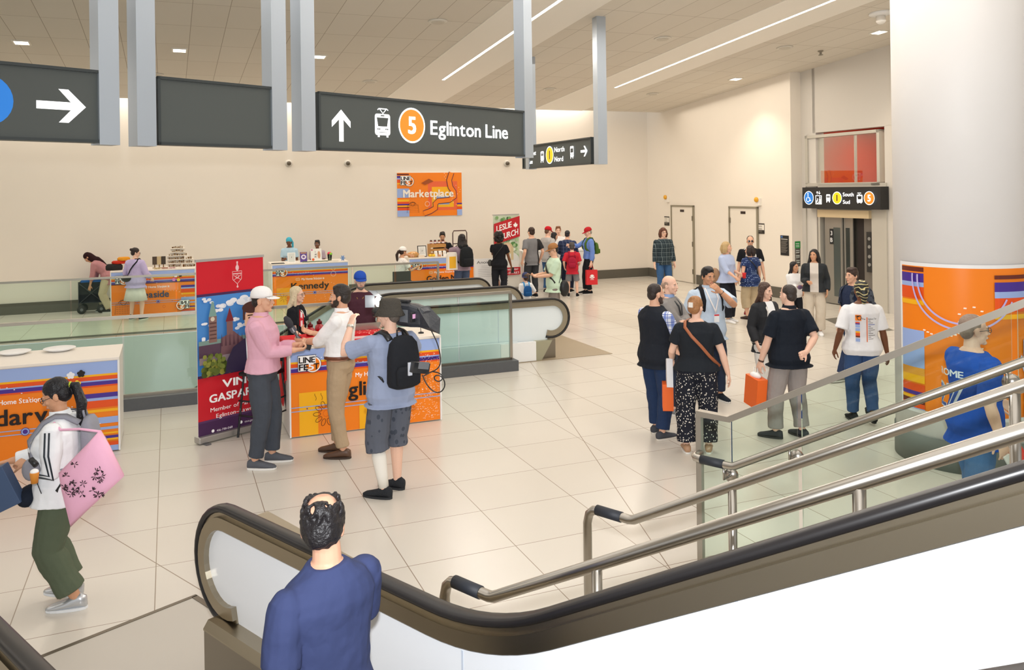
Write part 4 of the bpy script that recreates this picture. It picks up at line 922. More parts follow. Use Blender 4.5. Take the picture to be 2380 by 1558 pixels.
        if style == 'pony': m.tube([c+Rr @ (V((0, -.1, .03))*h), c+Rr @ (V((0, -.15, .01))*h), s.hc+V((.0, -.18, -.07)), s.hc+V((0, -.17, -.2)), s.hc+V((0, -.16, -.25))], [.022, .032, .04, .03, .01], 10, round_=True)
        s.part(m, 'hair', hairm(col), True, 2, vox=min(s.vox, .0075))
    def cap(s, col, brim=0, name='cap', bc=None):
        c, Rr, h = s.hc, s.HR @ Matrix.Rotation(R(brim), 3, 'Z'), s.hs; m = MB(); m.smooth = True; rings = []
        for z, q in ((.03, 1.0), (.06, 1.0), (.09, .93), (.115, .76), (.132, .5), (.140, .2)): rings.append([c+Rr @ (V((.086*q*math.cos(a), -.012+.106*q*math.sin(a), z))*h) for a in [2*math.pi*j/20 for j in range(20)]])
        m.loft(rings); o = s.part(m, name, cloth(col), False)
        m = MB(); m.smooth = True; up = []
        for dz in (0, .006):
            for i in range(9): a = math.pi*(.08+.84*i/8); up.append(c+Rr @ (V((.080*math.cos(a), .03+.062*math.sin(a), .036+dz))*h))
            for i in range(9): a = math.pi*(.92-.84*i/8); up.append(c+Rr @ (V((.078*math.cos(a), .045+.125*math.sin(a), .036+dz-.018*math.sin(a)-.012*abs(math.cos(a))))*h))
        m.add(up, [tuple(range(17, -1, -1)), tuple(range(18, 36))]+[(i, (i+1) % 18, (i+1) % 18+18, i+18) for i in range(18)]); s.part(m, 'brim', cloth(bc or col), False, par=o)
        return o
    def bucket(s, col):
        c, Rr, h = s.hc, s.HR, s.hs; m = MB(); m.smooth = True
        m.loft([[c+Rr @ V((r*math.cos(a)*.92, -.01+r*1.08*math.sin(a), z)) for a in [2*math.pi*j/24 for j in range(24)]] for r, z in ((.13, -.005), (.132, .0), (.10, .055), (.098, .06), (.09, .125), (.075, .142), (.02, .146))]); s.part(m, 'bucket_hat', cloth(col, .6, 60), False)
    def scarf(s, ma, style='wrap'):
        c, Rr = s.hc, s.HR; m = MB(); m.smooth = True
        e = lambda p, r: m.ell(c+Rr @ V(p), r, Rr)
        e((0, -.02, .045), (.084, .100, .088)); e((0, -.045, -.01), (.076, .07, .08))
        if style == 'hijab': e((0, -.01, -.05), (.08, .075, .08)); e((0, -.02, -.12), (.085, .08, .06)); m.tube([c+Rr @ V((0, -.05, 0)), s.tp(0, -.06, .56), s.tp(0, -.085, .48), s.tp(0.02, -.10, .36), s.tp(.04, -.10, .22)], [.085, .095, .10, .07, .03], 14, round_=True)
        if style == 'tail': m.tube([c+Rr @ V((-.06, -.05, .03)), c+Rr @ V((-.09, -.04, -.04)), c+Rr @ V((-.09, .0, -.13)), c+Rr @ V((-.085, .03, -.22))], [.03, .03, .03, .02], 8, round_=True)
        if style == 'durag': m.tube([c+Rr @ V((0, -.1, .0)), c+Rr @ V((0, -.12, -.06)), c+V((0, -.1, -.13))], [.05, .045, .03], 8, round_=True)
        return s.part(m, 'headscarf', ma, True, 2)
    def top(s, ma, sl=.6, hem=-.08, infl=.015, name='shirt', neck=.53, loose=0., vest=None):
        m = MB(); m.smooth = True; loose = loose+(.010+.05*max(0, s.fat-1.08) if hem < -.05 else 0); T = s.torso_rings(infl, max(hem, -.1), neck); T = [q for q in T if q[0] >= hem]
        h0 = T[0]; 
        if h0[0] > hem+.005: T = [(hem, h0[1]+loose, h0[2]+loose, h0[3])]+T
        if hem < -.1: T = [(hem, T[0][1]+.012+loose, T[0][2]+.012+loose, 0)]+T
        T = [(h, rx+loose*max(0, 1-(h-hem)/.4), ry+loose*max(0, 1-(h-hem)/.4), yo) for h, rx, ry, yo in T]
        m.loft([s.ring(*q) for q in T]); f = 1+.45*(s.fat-1)
        if sl > 0:
            for i, (S, E, Wp) in enumerate(s.arms):
                g = f*(1-.1*s.fem); pts, rad = [s.tp((-1, 1)[i]*s.shw*.70, -.005, .443), S.lerp(E, .03)], [.046*g+infl, .054*g+infl]
                if sl <= 1:
                    pts += [S.lerp(E, sl*.5), S.lerp(E, sl)]; rad += [.053*g+infl+.003, .051*g+infl+.008]
                else:
                    q = sl-1; pts += [S.lerp(E, .5), E, E.lerp(Wp, q*.5), E.lerp(Wp, q)]; rad += [.052*g+infl, .045*g+infl, .044*g+infl, .032*g+infl]
                m.tube(pts, rad, 14); m.ell(S, ((.047*g+infl),)*3)
        o = s.part(m, name, ma, True, 4)
        return o
    def collar(s, ma):
        m = MB(); m.smooth = True; m.loft([s.ring(.525, .082, .075, -.006), s.ring(.565, .068, .066, .0)], False); s.part(m, 'collar', ma, False)
    def pants(s, ma, hem=.06, wide=0., name='trousers', waist=.08, infl=.012, frac=None):
        m = MB(); m.smooth = True; f = 1+.45*(s.fat-1)
        m.loft([s.ring(*q) for q in [(h, rx, ry, yo) for h, rx, ry, yo in s.torso_rings(infl, -.1, waist)]])
        for (hp, kn, an, fw, up) in s.legs:
            L = .845; cut = frac if frac is not None else 1-(hem-.02)/.9
            def P(q): return hp.lerp(kn, q*2) if q < .5 else kn.lerp(an, (q-.5)*2)
            qs = [x for x in (0, .15, .32, .5, .62, .75, .9, 1.0) if x < cut-.02]+[cut]
            rad = [(.078*f, .090*f, .084*f, .068*f, .066*f, .060, .055, .055)[min(7, max(0, [0, .15, .32, .5, .62, .75, .9, 1.0].index(x)))] if x in (0, .15, .32, .5, .62, .75, .9, 1.0) else None for x in qs]
            rad = [r if r else (rad[i-1] if rad[i-1] else .06) for i, r in enumerate(rad)]
            m.tube([P(q) for q in qs], [r+infl+wide*q for r, q in zip(rad, qs)], 14)
        return s.part(m, name, ma, True, 4)
    def skirt(s, ma, L=.45, flare=.10):
        m = MB(); m.smooth = True; z = s.hz; r = []
        for q in (.1, 0, -.08, -L*.6, -L): 
            ff = flare*max(0, -q)/L; r.append([s.poff+V(((.18+ff)*math.cos(a)*(1+.03*math.sin(a*9)*(q < -.1)), (.13+ff)*math.sin(a)*(1+.03*math.sin(a*9)*(q < -.1)), z+q)) for a in [2*math.pi*j/40 for j in range(40)]])
        m.loft(r); return s.part(m, 'skirt', ma, False)
    def shoes(s, ma, sole='#e9e6e0', high=0, bare=False):
        for (hp, kn, an, fw, up) in s.legs:
            m = MB(); m.smooth = True; sd = V((fw.y, -fw.x, 0)); z0 = an.z-.085; pit = Matrix.Rotation(R(-up), 3, sd)
            def rg(t, wd, h, lo=.012): return [an+pit @ (V((0, 0, -.085))+fw*t+sd*wd*math.copysign(abs(math.cos(a))**.8, math.cos(a))+V((0, 0, lo+(h-lo)*(.5+.5*math.sin(a))))) for a in [2*math.pi*j/14 for j in range(14)]]
            m.loft([rg(-.075, .015, .05), rg(-.068, .034, .085+high), rg(-.03, .040, .105+high), rg(.02, .042, .10+high*.5), rg(.07, .046, .075), rg(.13, .048, .058), rg(.18, .040, .046), rg(.205, .018, .032)])
            o = s.part(m, 'shoe', ma, False)
            m = MB(); n = 16; pr_ = [(fw*(.065+.145*math.cos(a))+sd*.047*math.copysign(abs(math.sin(a))**.7, math.sin(a))) for a in [2*math.pi*j/n for j in range(n)]]
            m.loft([[an+pit @ (V((0, 0, -.085+z))+q*sc_) for q in pr_] for z, sc_ in ((.0, .97), (.004, 1.0), (.02, 1.0))]); s.part(m, 'sole', mat(sole, .6), False, par=o)
    def band(s, pts, wd, ma, name, th=.006, par=None, top_=None):  # flat strap through torso points (x, y, h)
        P = [s.tp(*p) if len(p) == 3 else V(p[:3]) for p in pts]; m = MB(); m.smooth = True; rings = []
        ctr = s.tp(0, 0, .25)
        for i, p in enumerate(P):
            d = (P[min(i+1, len(P)-1)]-P[max(i-1, 0)]).normalized(); o = (p-ctr); o = (o-d*o.dot(d)).normalized(); q = d.cross(o); rings.append([p+q*wd/2, p+q*wd/2+o*th, p-q*wd/2+o*th, p-q*wd/2])
        m.loft(rings); return s.part(m, name, ma, False, par=par)
    def crossbody(s, ma, wd=.035, side=1, name='bag_strap', par=None, front=True, back=True):
        o_ = .036+.04*max(0, s.fat-1); r = {h: (rx+o_, ry+o_, yo) for h, rx, ry, yo in s.torso_rings(0)}
        def pt(ang, h):
            ks = sorted(r); a = max([q for q in ks if q <= h], default=ks[0]); b = min([q for q in ks if q >= h], default=ks[-1]); t_ = 0 if a == b else (h-a)/(b-a)
            rx, ry, yo = [r[a][i]*(1-t_)+r[b][i]*t_ for i in range(3)]; return (side*rx*math.cos(R(ang)), yo+ry*math.sin(R(ang)), h)
        if back: s.band([pt(a, h) for a, h in ((60, .535), (-20, .53), (-50, .47), (-75, .38), (-100, .27), (-130, .15), (-165, .03))], wd, ma, name, par=par)
        if front: s.band([pt(a, h) for a, h in ((-60, .535), (20, .53), (50, .47), (75, .38), (100, .27), (130, .15), (165, .03))], wd, ma, name, par=par)
    def own(s, name, label, cat):                                  # a thing carried by this figure, in the same local frame
        return thing(name, label, cat, s.root.location, s.root.rotation_euler.z)
    def loc(s, px, py, Y): return (s.root.matrix_basis.inverted() @ at(px, py, Y))/s.k
    def wp(s, p): return s.root.matrix_basis @ (V(p)*s.k)
def open_front(name, outer, inner, w=.07):
    t = NT(name); (x, y, z), o_ = t.xyz(); t.col(t.mix(t.math('MULTIPLY', t.math('LESS_THAN', t.math('ABSOLUTE', x), w), t.math('GREATER_THAN', y, 0.)), outer, inner)); t.b.inputs['Roughness'].default_value = .8; return t.m
def backpack(fg, label, ma, w_=.30, h_=.44, d_=.15, h0=.10, sma=None, pocket=True, dz=0):
    o = fg.own('backpack', label, 'backpack'); y0 = -(max(q[2]-q[3] for q in fg.torso_rings(.02, .1, .45)))-.004
    def bp(x, y, h): return fg.tp(x, y, h)
    m = MB(); m.smooth = True; rings = []
    for q, sx, sy in ((0, .6, .55), (.04, .9, .9), (.12, 1, 1), (.6, .97, .95), (.85, .85, .75), (.97, .55, .5), (1, .25, .25)):
        r = []
        for j in range(20): a = 2*math.pi*j/20; c, si = math.cos(a), math.sin(a); r.append(bp(w_/2*sx*math.copysign(abs(c)**.6, c), y0-d_/2+d_/2*sy*math.copysign(abs(si)**.6, si), h0+h_*q))
        rings.append(r)
    m.loft(rings); fg.part(m, 'bag_body', ma, False, par=o)
    if pocket:
        m = MB(); m.smooth = True; rings = []
        for q, sx in ((.06, .7), (.1, .95), (.36, 1), (.44, .8)):
            r = []
            for j in range(16): a = 2*math.pi*j/16; c, si = math.cos(a), math.sin(a); r.append(bp(w_*.40*sx*math.copysign(abs(c)**.6, c), y0-d_-.005+.035*sx*math.copysign(abs(si)**.6, si), h0+h_*q))
            rings.append(r)
        m.loft(rings); fg.part(m, 'front_pocket', ma, False, par=o)
    for q in (-1, 1):
        T = fg.torso_rings(.02, .1, .5); ry = max(x[2] for x in T)
        fg.band([(q*.09, y0-.01, h0+h_*.9), (q*.095, -.075, .525), (q*.105, -.01, .535), (q*.12, .07, .5), (q*.13, ry*.95, .38), (q*.135, ry*.9, .26), (q*.16, .03, .16), (q*.14, y0*.8, .13)], .055, sma or ma, 'shoulder_strap', .012, par=o)
    m = MB(); m.smooth = True; m.tube([bp(-.03, y0-.03, h0+h_*.96), bp(-.025, y0-.02, h0+h_+.04), bp(.025, y0-.02, h0+h_+.04), bp(.03, y0-.03, h0+h_*.96)], .009, 8); fg.part(m, 'top_handle', sma or ma, False, par=o)
    return o
def XP(px, py, Y): return at(px, py, Y).x
def row(py, px, Y): return at(px, py, Y).z
JEAN = cloth('#2f3f5c', .3, 30); JEANB = cloth('#3c5f8a', .3, 30); BLK = cloth('#1a1b20'); BLK2 = cloth('#22242a'); WHT = cloth('#efeeee'); LEA = mat('#1a1a1c', .4, bump=.1, bs=60)
LAN = mat('#23262c', .5)
# --- man in the navy T-shirt on the near escalator
f = Fig('person in navy T-shirt on the near escalator, thinning dark curls seen from behind', -.71, 3.08, 1.69, -130, '#d6a488', feet=((-.12, 0, 5), (.12, 0, -5)), head=(-44, 10), hl=(-.27, .0, .86), hr=(.22, .30, .98), fat=1.04, vox=.0055, face=False)
f.top(cloth('#384166', .5, 9), .72, -.10, .016, 'tshirt', .55, loose=.012); f.pants(cloth('#23262e')); f.shoes(cloth('#222222')); f.hair('balding', '#1d1a1c')
# --- woman walking off to the left with the pink tote
f = Fig('person in white striped track top walking left with a large pink tote', XP(152, 1200, 5.70), 5.70, 1.60, -82, 'm', lean=4, hz=.90, feet=((-.09, -.10, 4), (.09, -.02, 0, .02, -8)), hl=(-.12, .22, 1.10), hr=(.06, .40, 1.08), pl=(.5, .2, -.6), pr=(-.3, .2, -.9), grip=(.95, .8), fat=1.28, fem=1, head=(4, 24), el=(-.5, -.7, -.5))
wt = cloth('#eef0f2', .5, 8); f.top(wt, 1.86, -.09, .022, 'track_jacket', loose=.002); f.collar(wt); f.pants(cloth('#59624f', .5, 9), hem=.10, wide=.03, infl=.016, waist=-.03); f.shoes(mat('#c9ccd0', .3, .6), '#eceef0', .01); f.hair('pony', '#17161a'); f.head_faces('#2b211c'); f.glasses('#2a2a30')
for q in (0, .028):
    S, E, W_ = f.arms[0]; f.band([tuple(p+V((-.092+(.006 if i > 3 else 0), -q+.01, -q*(i > 1))))+(1,) for i, p in enumerate((S+V((.0, 0, .02)), S.lerp(E, .5), E+V((.02, -.03, 0)), E.lerp(W_, .5), E.lerp(W_, .85)))], .012, mat('#202a33', .6), 'sleeve_stripe', .004)
m = MB(); m.smooth = True; m.ell(f.hc+f.HR @ V((0, -.118, .024)), (.026, .012, .026)); f.part(m, 'hair_tie', mat('#b8c21e', .5), False)
f.crossbody(mat('#1f1f22', .5), .028, 1); o = f.own('waist_pouch', 'black waist pouch with a little purple flower worn by the walking woman', 'pouch'); m = MB(); m.smooth = True; m.ell(f.tp(-.11, .20, -.03), (.14, .08, .075)); f.part(m, 'pouch_body', cloth('#1c2330'), False, par=o)
m = MB(); m.ell(f.tp(-.23, .24, .0), (.02, .02, .02)); f.part(m, 'charm', mat('#a48cd0', .5), False, par=o)
o = f.own('sling_bag', 'small grey sling bag hanging at the walking woman’s waist', 'bag'); m = MB(); m.smooth = True; m.ell(f.loc(72, 1092, 5.42), (.05, .06, .08)); f.part(m, 'bag_body', cloth('#8a8a93'), False, par=o)
m = MB(); m.smooth = True; m.tube([f.loc(72, 1068, 5.38), f.loc(84, 1082, 5.36)], .02); f.part(m, 'buckle', LEA, False, par=o)
o = f.own('plush_charm', 'tiny plush cup charm with orange label beside the grey sling bag', 'charm'); m = MB(); m.smooth = True; m.lathe([(.022, -.04), (.03, .03), (.028, .035)], f.loc(80, 1110, 5.26), 14); f.part(m, 'cup', mat('#d98a2b', .6), False, par=o); m = MB(); m.ell(f.loc(80, 1097, 5.26), (.028, .028, .02)); f.part(m, 'cream', WHITE, False, par=o)
o = backpack(f, 'small grey backpack on the back of the walking woman', cloth('#8b8c96'), .26, .34, .10, .16)
o = f.own('tote_bag', 'pink tote bag printed with black flowers hanging behind the walking woman', 'tote bag')
pk = mat('#f0b4cf', .8, bump=.25, bs=9); q4 = [f.loc(232, 1000, 5.42), f.loc(205, 1030, 5.42), f.loc(136, 1100, 5.42), f.loc(143, 1140, 5.42), f.loc(164, 1226, 5.40), f.loc(200, 1190, 5.4), f.loc(288, 1108, 5.42), f.loc(252, 1035, 5.42)]
cen = sum(q4, V((0, 0, 0)))/8
m = MB(); m.smooth = True; nx_ = V((-.045, 0, 0)); m.loft([[cen+(p-cen)*.6+nx_*1.6 for p in q4], [cen+(p-cen)*.9+nx_ for p in q4], q4, [cen+(p-cen)*.95-nx_ for p in q4], [cen+(p-cen)*.6-nx_*1.5 for p in q4]]); rr = random.Random(4); m.cur = 1; m.smooth = False
ax = (q4[6]-q4[2]).normalized(); ay = V((-1, 0, 0)).cross(ax).normalized(); ay = ay if ay.z > 0 else -ay
def decal(c, pts): 
    vs = [c+ax*a+ay*b for a, b in pts]; vs = [v+V((-.088 if (v-cen).length < .16 else -.066 if (v-cen).length < .22 else -.052, 0, 0)) for v in vs]; m.add(vs, [tuple(range(len(vs)))])
for i in range(22):
    c = cen+ax*rr.uniform(-.13, .14)+ay*rr.uniform(-.13, .10)
    for j in range(6):
        a = rr.uniform(0, 6.28); decal(c, [(0, 0), (.020*math.cos(a)-.004*math.sin(a), .020*math.sin(a)+.004*math.cos(a)), (.030*math.cos(a), .030*math.sin(a)), (.020*math.cos(a)+.004*math.sin(a), .020*math.sin(a)-.004*math.cos(a))])
f.part(m, 'bag_body', [pk, mat('#3a2530', .7)], False, par=o)
m = MB(); m.smooth = True; m.tube([q4[0]+V((0, 0, -.01)), q4[0].lerp(f.tp(-.21, -.08, .46), .5)+V((-.01, 0, .01)), f.tp(-.21, -.08, .46), f.tp(-.16, -.02, .505), f.tp(-.12, .05, .47)], .009, 8); f.part(m, 'strap', pk, False, par=o)
o = thing('shopping_bag', 'dark blue paper shopping bag cut by the left picture edge', 'shopping bag', at(-5, 1150, 5.45), R(10)); wd = .24
m = MB(); rt = Matrix.Rotation(R(-24), 3, 'Y'); m.box((0, 0, .03), (.22, .10, .27), rt); m.build('bag_body', mat('#3d5273', .6), o, bevel=.003)
m = MB(); m.smooth = True
for yy in (-.04, .04): m.tube([rt @ V((-.05, yy, .16)), rt @ V((-.03, yy, .25)), rt @ V((.03, yy, .25)), rt @ V((.05, yy, .16))], .003, 6)
m.build('handle', mat('#c99a63', .6), o)
# --- interview group
p = fl(612, 1082)
f = Fig('person in pink shirt and white cap listening beside the red banner', p.x, p.y, 1.84, 92, '#dcaa8c', feet=((-.11, .06, 2), (.11, -.05, -4)), hl=(-.08, .32, 1.16), hr=(.04, .33, 1.13), pl=(.6, .3, 1), pr=(-.6, .2, 1), grip=(.7, .8), fat=1.14)
f.top(cloth('#dca9bb', .7, 7), 1.88, -.01, .018, 'shirt', loose=.012); f.collar(cloth('#dca9bb')); f.pants(cloth('#474c55', .5, 12), waist=.07, wide=.006); f.shoes(cloth('#5c5f66'), '#ece9e4'); f.hair('buzz', '#241c18'); f.cap('#f1eeec'); f.head_faces()
f = Fig('person with long blonde hair and black top behind the Eglinton counter', XP(690, 800, 10.95), 10.95, 1.58, 82, 'p', fem=1, hl=(-.2, .2, .95), hr=(.2, .25, .95))
f.top(BLK, .7, -.1, .014, 'blouse'); f.pants(BLK2); f.shoes(BLK); f.hair('long', '#d8c6a4'); f.glasses(); f.head_faces('#8f7450', smile=.5)
f.band([(-.06, -.01, .53), (-.07, .12, .44), (-.03, .15, .3), (.0, .155, .25)], .014, mat('#e8e2d8', .5), 'lanyard'); f.band([(.06, -.01, .53), (.07, .12, .44), (.03, .15, .3), (.0, .155, .25)], .014, mat('#e8e2d8', .5), 'lanyard')
p = fl(795, 1058)
f = Fig('person in white shirt and khaki trousers holding a microphone', p.x, p.y, 1.83, -97, '#d9a585', feet=((-.10, -.05, 4), (.10, .08, 0)), hl=(-.02, .40, 1.16), hr=(.12, .33, 1.22), pl=(.8, .1, .3), pr=(-.5, .2, .8), grip=(.95, .45), fat=1.05, el=(-.5, -.6, -.8), er=(.5, -.6, -.8), lean=-2)
f.top(cloth('#f1efee', .6, 8), 1.18, .085, .016, 'shirt', loose=.014); f.collar(WHT); f.pants(cloth('#b39b7d', .5, 12), waist=.08); f.shoes(mat('#5a4030', .45), '#3a2a20'); f.hair('short', '#2e2723'); f.head_faces(beard='#33291f')
m = MB(); m.smooth = True; T = [q for q in f.torso_rings(.034) if q[0] in (.05, .13)]; m.loft([f.ring(.062, T[0][1], T[0][2], T[0][3]), f.ring(.094, T[0][1]-.002, T[0][2], T[0][3])]); f.part(m, 'belt', mat('#6d3a22', .4), False)
W_, d_, pn = f.hand_dirs[0]; hw = f.wp(W_+d_*.07+pn*.03)
mic = thing('microphone', 'grey foam reporter microphone with a square station flag', 'microphone', hw); tip = at(672, 752, hw.y-.05)-hw; dn = tip.normalized()
m = MB(); m.smooth = True; m.tube([-dn*.10, dn*.10], .014, 12); m.build('handle', mat('#6d6f74', .4, .5), mic); m = MB(); m.smooth = True; m.tube([dn*.17, dn*.2, dn*.25, dn*.275], [.028, .04, .04, .028], 16, round_=True); m.build('foam_head', mat('#3e4045', .95, bump=.6, bs=300), mic)
rq = dn.to_track_quat('Z', 'X').to_matrix(); m = MB(); m.box(dn*.135, (.062, .062, .062), rq); m.build('mic_flag', mat('#54575e', .5), mic, bevel=.004)
g = GR(); g.text('CityNews', 0, -.006, .013, '#f2f2f2', .02, w=.05, align='c'); un = dn; fn_ = V((.25, -.95, .1)); fn_ = (fn_-un*fn_.dot(un)).normalized()
g.build('flag_print', mic, face_m(dn*.135+rq @ V((0, 0, 0))+fn_*.0445, un, fn_) if False else face_m(dn*.135+(rq @ V((0, 0, 0)))+fn_*.046, -fn_.cross(V((0, 0, 1))).normalized() if False else un, fn_))
W_, d_, pn = f.hand_dirs[1]
o = thing('phone', 'dark phone in the interviewer’s lower hand', 'phone', hw+V((.06, -.02, -.06)), R(20)); MB().box((0, 0, 0), (.15, .012, .07), Matrix.Rotation(R(20), 3, 'Y')).build('phone_body', mat('#2c2e33', .3), o, bevel=.004)
f = Fig('person in maroon T-shirt and blue cap behind the counter, facing the hall', XP(838, 700, 11.35), 11.35, 1.72, 8, 'p', fat=1.35, head=(12, 4), hl=(-.25, .22, .95), hr=(.25, .25, .95))
f.top(cloth('#4b2a35', .4), .75, -.12, .018, 'tshirt'); f.pants(BLK2); f.shoes(BLK); f.hair('buzz', '#5d5650'); f.cap('#2a55b8'); f.head_faces('#4c443e', beard='#6e655e'); f.glasses('#8c9aa8')
m = MB(); m.smooth = True; m.tube([f.tp(-.07, .02, .52), f.tp(-.04, .13, .45), f.tp(0, .155, .40), f.tp(.04, .13, .45), f.tp(.07, .02, .52)], .004, 6); f.part(m, 'necklace', mat('#c9a24a', .3, .9), False)
# --- cameraman
p = fl(912, 1150)
f = Fig('person in grey-blue T-shirt and patterned shorts filming with a shoulder camera', p.x, p.y, 1.80, -142, 'p', feet=((-.10, -.03, 34), (.11, .10, 26)), fat=1.16, head=(30, 0), hl=(-.24, .30, 1.50), hr=(.22, .30, 1.40), el=(-.9, .1, -1.2), er=(.7, -.2, -.8), pl=(.9, .3, .1), grip=(.35, .5), face=True)
f.top(cloth('#97a2bd', .5, 9), .78, -.13, .018, 'tshirt', loose=.024)
f.pants(dots('leaf_shorts', '#5b5f6a', '#454a55', 20, .32, 1., .7), frac=.60, wide=.035, name='shorts'); f.shoes(cloth('#2a2c30', .5, 60), '#24262a', .01); f.hair('buzz', '#6c625a'); f.bucket('#4a4640'); f.head_faces()
hp, kn, an, fw, up = f.legs[0]; m = MB(); m.smooth = True; m.tube([kn.lerp(an, .12), kn.lerp(an, .35), kn.lerp(an, .7), kn.lerp(an, .97)], [.060, .064, .052, .044], 16); f.part(m, 'leg_brace', mat('#e9e4da', .7), False)
W_, d_, pn = f.hand_dirs[0]; m = MB(); m.smooth = True; m.tube([W_-d_*.012, W_+d_*.012], .034, 16); f.part(m, 'bracelet', mat('#c9c5b8', .4, .4), False)
o = backpack(f, 'black camera backpack with clipped pouch on the cameraman’s back', cloth('#23252a', .4, 20), .30, .46, .16, .06, LEA)
m = MB(); m.box(f.loc(976, 855, 7.28), (.16, .06, .09), Matrix.Rotation(R(12), 3, 'Y')); f.part(m, 'side_pouch', mat('#2a2c30', .3), False, par=o)
m = MB(); m.box(f.loc(985, 850, 7.22), (.10, .01, .06), Matrix.Rotation(R(12), 3, 'Y')); f.part(m, 'pouch_window', mat('#6c7076', .15), False, par=o)
m = MB(); m.box(f.loc(953, 858, 7.26), (.035, .015, .11)); f.part(m, 'badge', mat('#d8dde8', .4), False, par=o)
cw = f.wp(f.tp(.17, .0, .60)); CPH = -128
vc = thing('video_camera', 'black shoulder video camera with lit lamp and rain cover', 'video camera', cw, R(CPH+180)); vc.scale = (.9,)*3
def vbox(nm, c, d, ma, bev=.008, rot=None, par=None): m = MB(); m.box(c, d, rot); return m.build(nm, ma, par or vc, bevel=bev)
def chk(p):
    p = [V(q) for q in p]
    for _ in range(2): p = [p[0]]+[x_ for a_, b_ in zip(p, p[1:]) for x_ in (a_.lerp(b_, .25), a_.lerp(b_, .75))]+[p[-1]]
    return p
def vtube(nm, pts, rad, ma, par=None, seg=20):
    if nm == 'cable': pts = chk(pts)
    m = MB(); m.smooth = True; m.tube(pts, rad, seg); return m.build(nm, ma, par or vc)
CAMB = mat('#26272b', .45); vbox('camera_body', (0, .08, .06), (.13, .34, .19), CAMB, .015); vtube('lens', [(0, .22, .06), (0, .30, .06), (0, .42, .06), (0, .46, .06)], [.05, .048, .056, .062], mat('#17181b', .25))
m = MB(); rings = []
for yy, wd, hh, dz in ((-.30, .13, .14, 0), (-.26, .17, .2, 0), (-.12, .19, .24, .01), (.06, .18, .24, .01), (.12, .15, .18, 0)): rings.append([V((wd/2*math.copysign(abs(math.cos(a))**.5, math.cos(a)), yy, .06+dz+hh/2*math.copysign(abs(math.sin(a))**.5, math.sin(a)))) for a in [2*math.pi*j/16 for j in range(16)]])
m.loft(rings); m.build('rain_cover', mat('#3a3d44', .4, bump=1., bs=9), vc); vbox('cover_window', (.098, -.06, .07), (.006, .12, .13), mat('#7a7e84', .12)); vbox('cover_window', (-.098, -.06, .07), (.006, .12, .13), mat('#7a7e84', .12))
m = MB(); m.add([(-.08, -.24, .17), (.08, -.24, .17), (.09, -.40, .05), (.0, -.47, -.09), (-.09, -.42, -.02), (-.07, -.24, -.03), (.07, -.24, -.03)], [(0, 1, 2, 3, 4), (0, 4, 5), (1, 6, 2), (4, 3, 5), (3, 2, 6), (5, 3, 6)]); m.build('cover_flap', mat('#30333a', .5, bump=.8, bs=10), vc)
vbox('top_handle', (0, .06, .205), (.035, .2, .03), CAMB); vtube('shotgun_mic', [(.06, .0, .2), (.06, .3, .2)], .014, mat('#2c2c30', .7)); vbox('viewfinder', (-.10, .20, .08), (.10, .12, .07), CAMB); s_ = vbox('screen_unit', (-.09, -.20, .07), (.1, .03, .1), CAMB); vbox('screen', (-.09, -.217, .08), (.07, .004, .045), mat('#b88aa8', .3, emit=.8), 0)
lp = V((-.02, .30, .19)); LR = Matrix.Rotation(R(84), 3, 'Z'); vbox('lamp_arm', (-.01, .22, .18), (.02, .2, .02), CAMB); Lq = lambda x, y, z: lp+LR @ V((x, y, z))
vtube('lamp_head', [Lq(0, 0, 0), Lq(0, .04, 0), Lq(0, .08, 0)], [.03, .05, .055], mat('#1d1e22', .4))
vtube('lamp_glass', [Lq(0, .079, 0), Lq(0, .092, 0)], .052, mat('#fff4e0', .3, emit=30))
for q in (-1, 1): vbox('barn_door', Lq(q*.10, .12, 0), (.004, .10, .13), mat('#8b929c', .3), 0, LR @ Matrix.Rotation(R(-q*45), 3, 'Z'))
vbox('barn_door', Lq(0, .12, .09), (.13, .10, .004), mat('#8b929c', .3), 0, LR @ Matrix.Rotation(R(42), 3, 'X'))
wl = vc.matrix_basis @ Lq(0, .12, 0); fd = (vc.matrix_basis.to_3x3() @ LR @ V((0, 1, -.05))).normalized(); lamp('video_lamp', 'SPOT', wl, 55, (1, .93, .82), size=.05, rot=fd.to_track_quat('-Z', 'Y').to_euler(), spot_size=R(80), spot_blend=.8)
vi = vc.matrix_basis.inverted(); L_ = lambda px, py, Y: vi @ at(px, py, Y)
vtube('cable', [L_(1003, 770, 7.5), L_(1018, 800, 7.4), L_(1026, 840, 7.35), L_(1018, 858, 7.3), L_(1000, 866, 7.27), L_(985, 874, 7.25)], .006, RUBBER, seg=8)
vtube('cable', [L_(982, 872, 7.22), L_(988, 888, 7.2), L_(1000, 905, 7.2), L_(1015, 914, 7.2), L_(1028, 910, 7.2), L_(1035, 896, 7.2), L_(1031, 880, 7.2), L_(1020, 872, 7.2), L_(1010, 874, 7.2), L_(1009, 882, 7.2), L_(1018, 888, 7.2), L_(1027, 884, 7.2), L_(1030, 874, 7.21), L_(1018, 866, 7.22), L_(1004, 864, 7.24)], .006, RUBBER, seg=8)
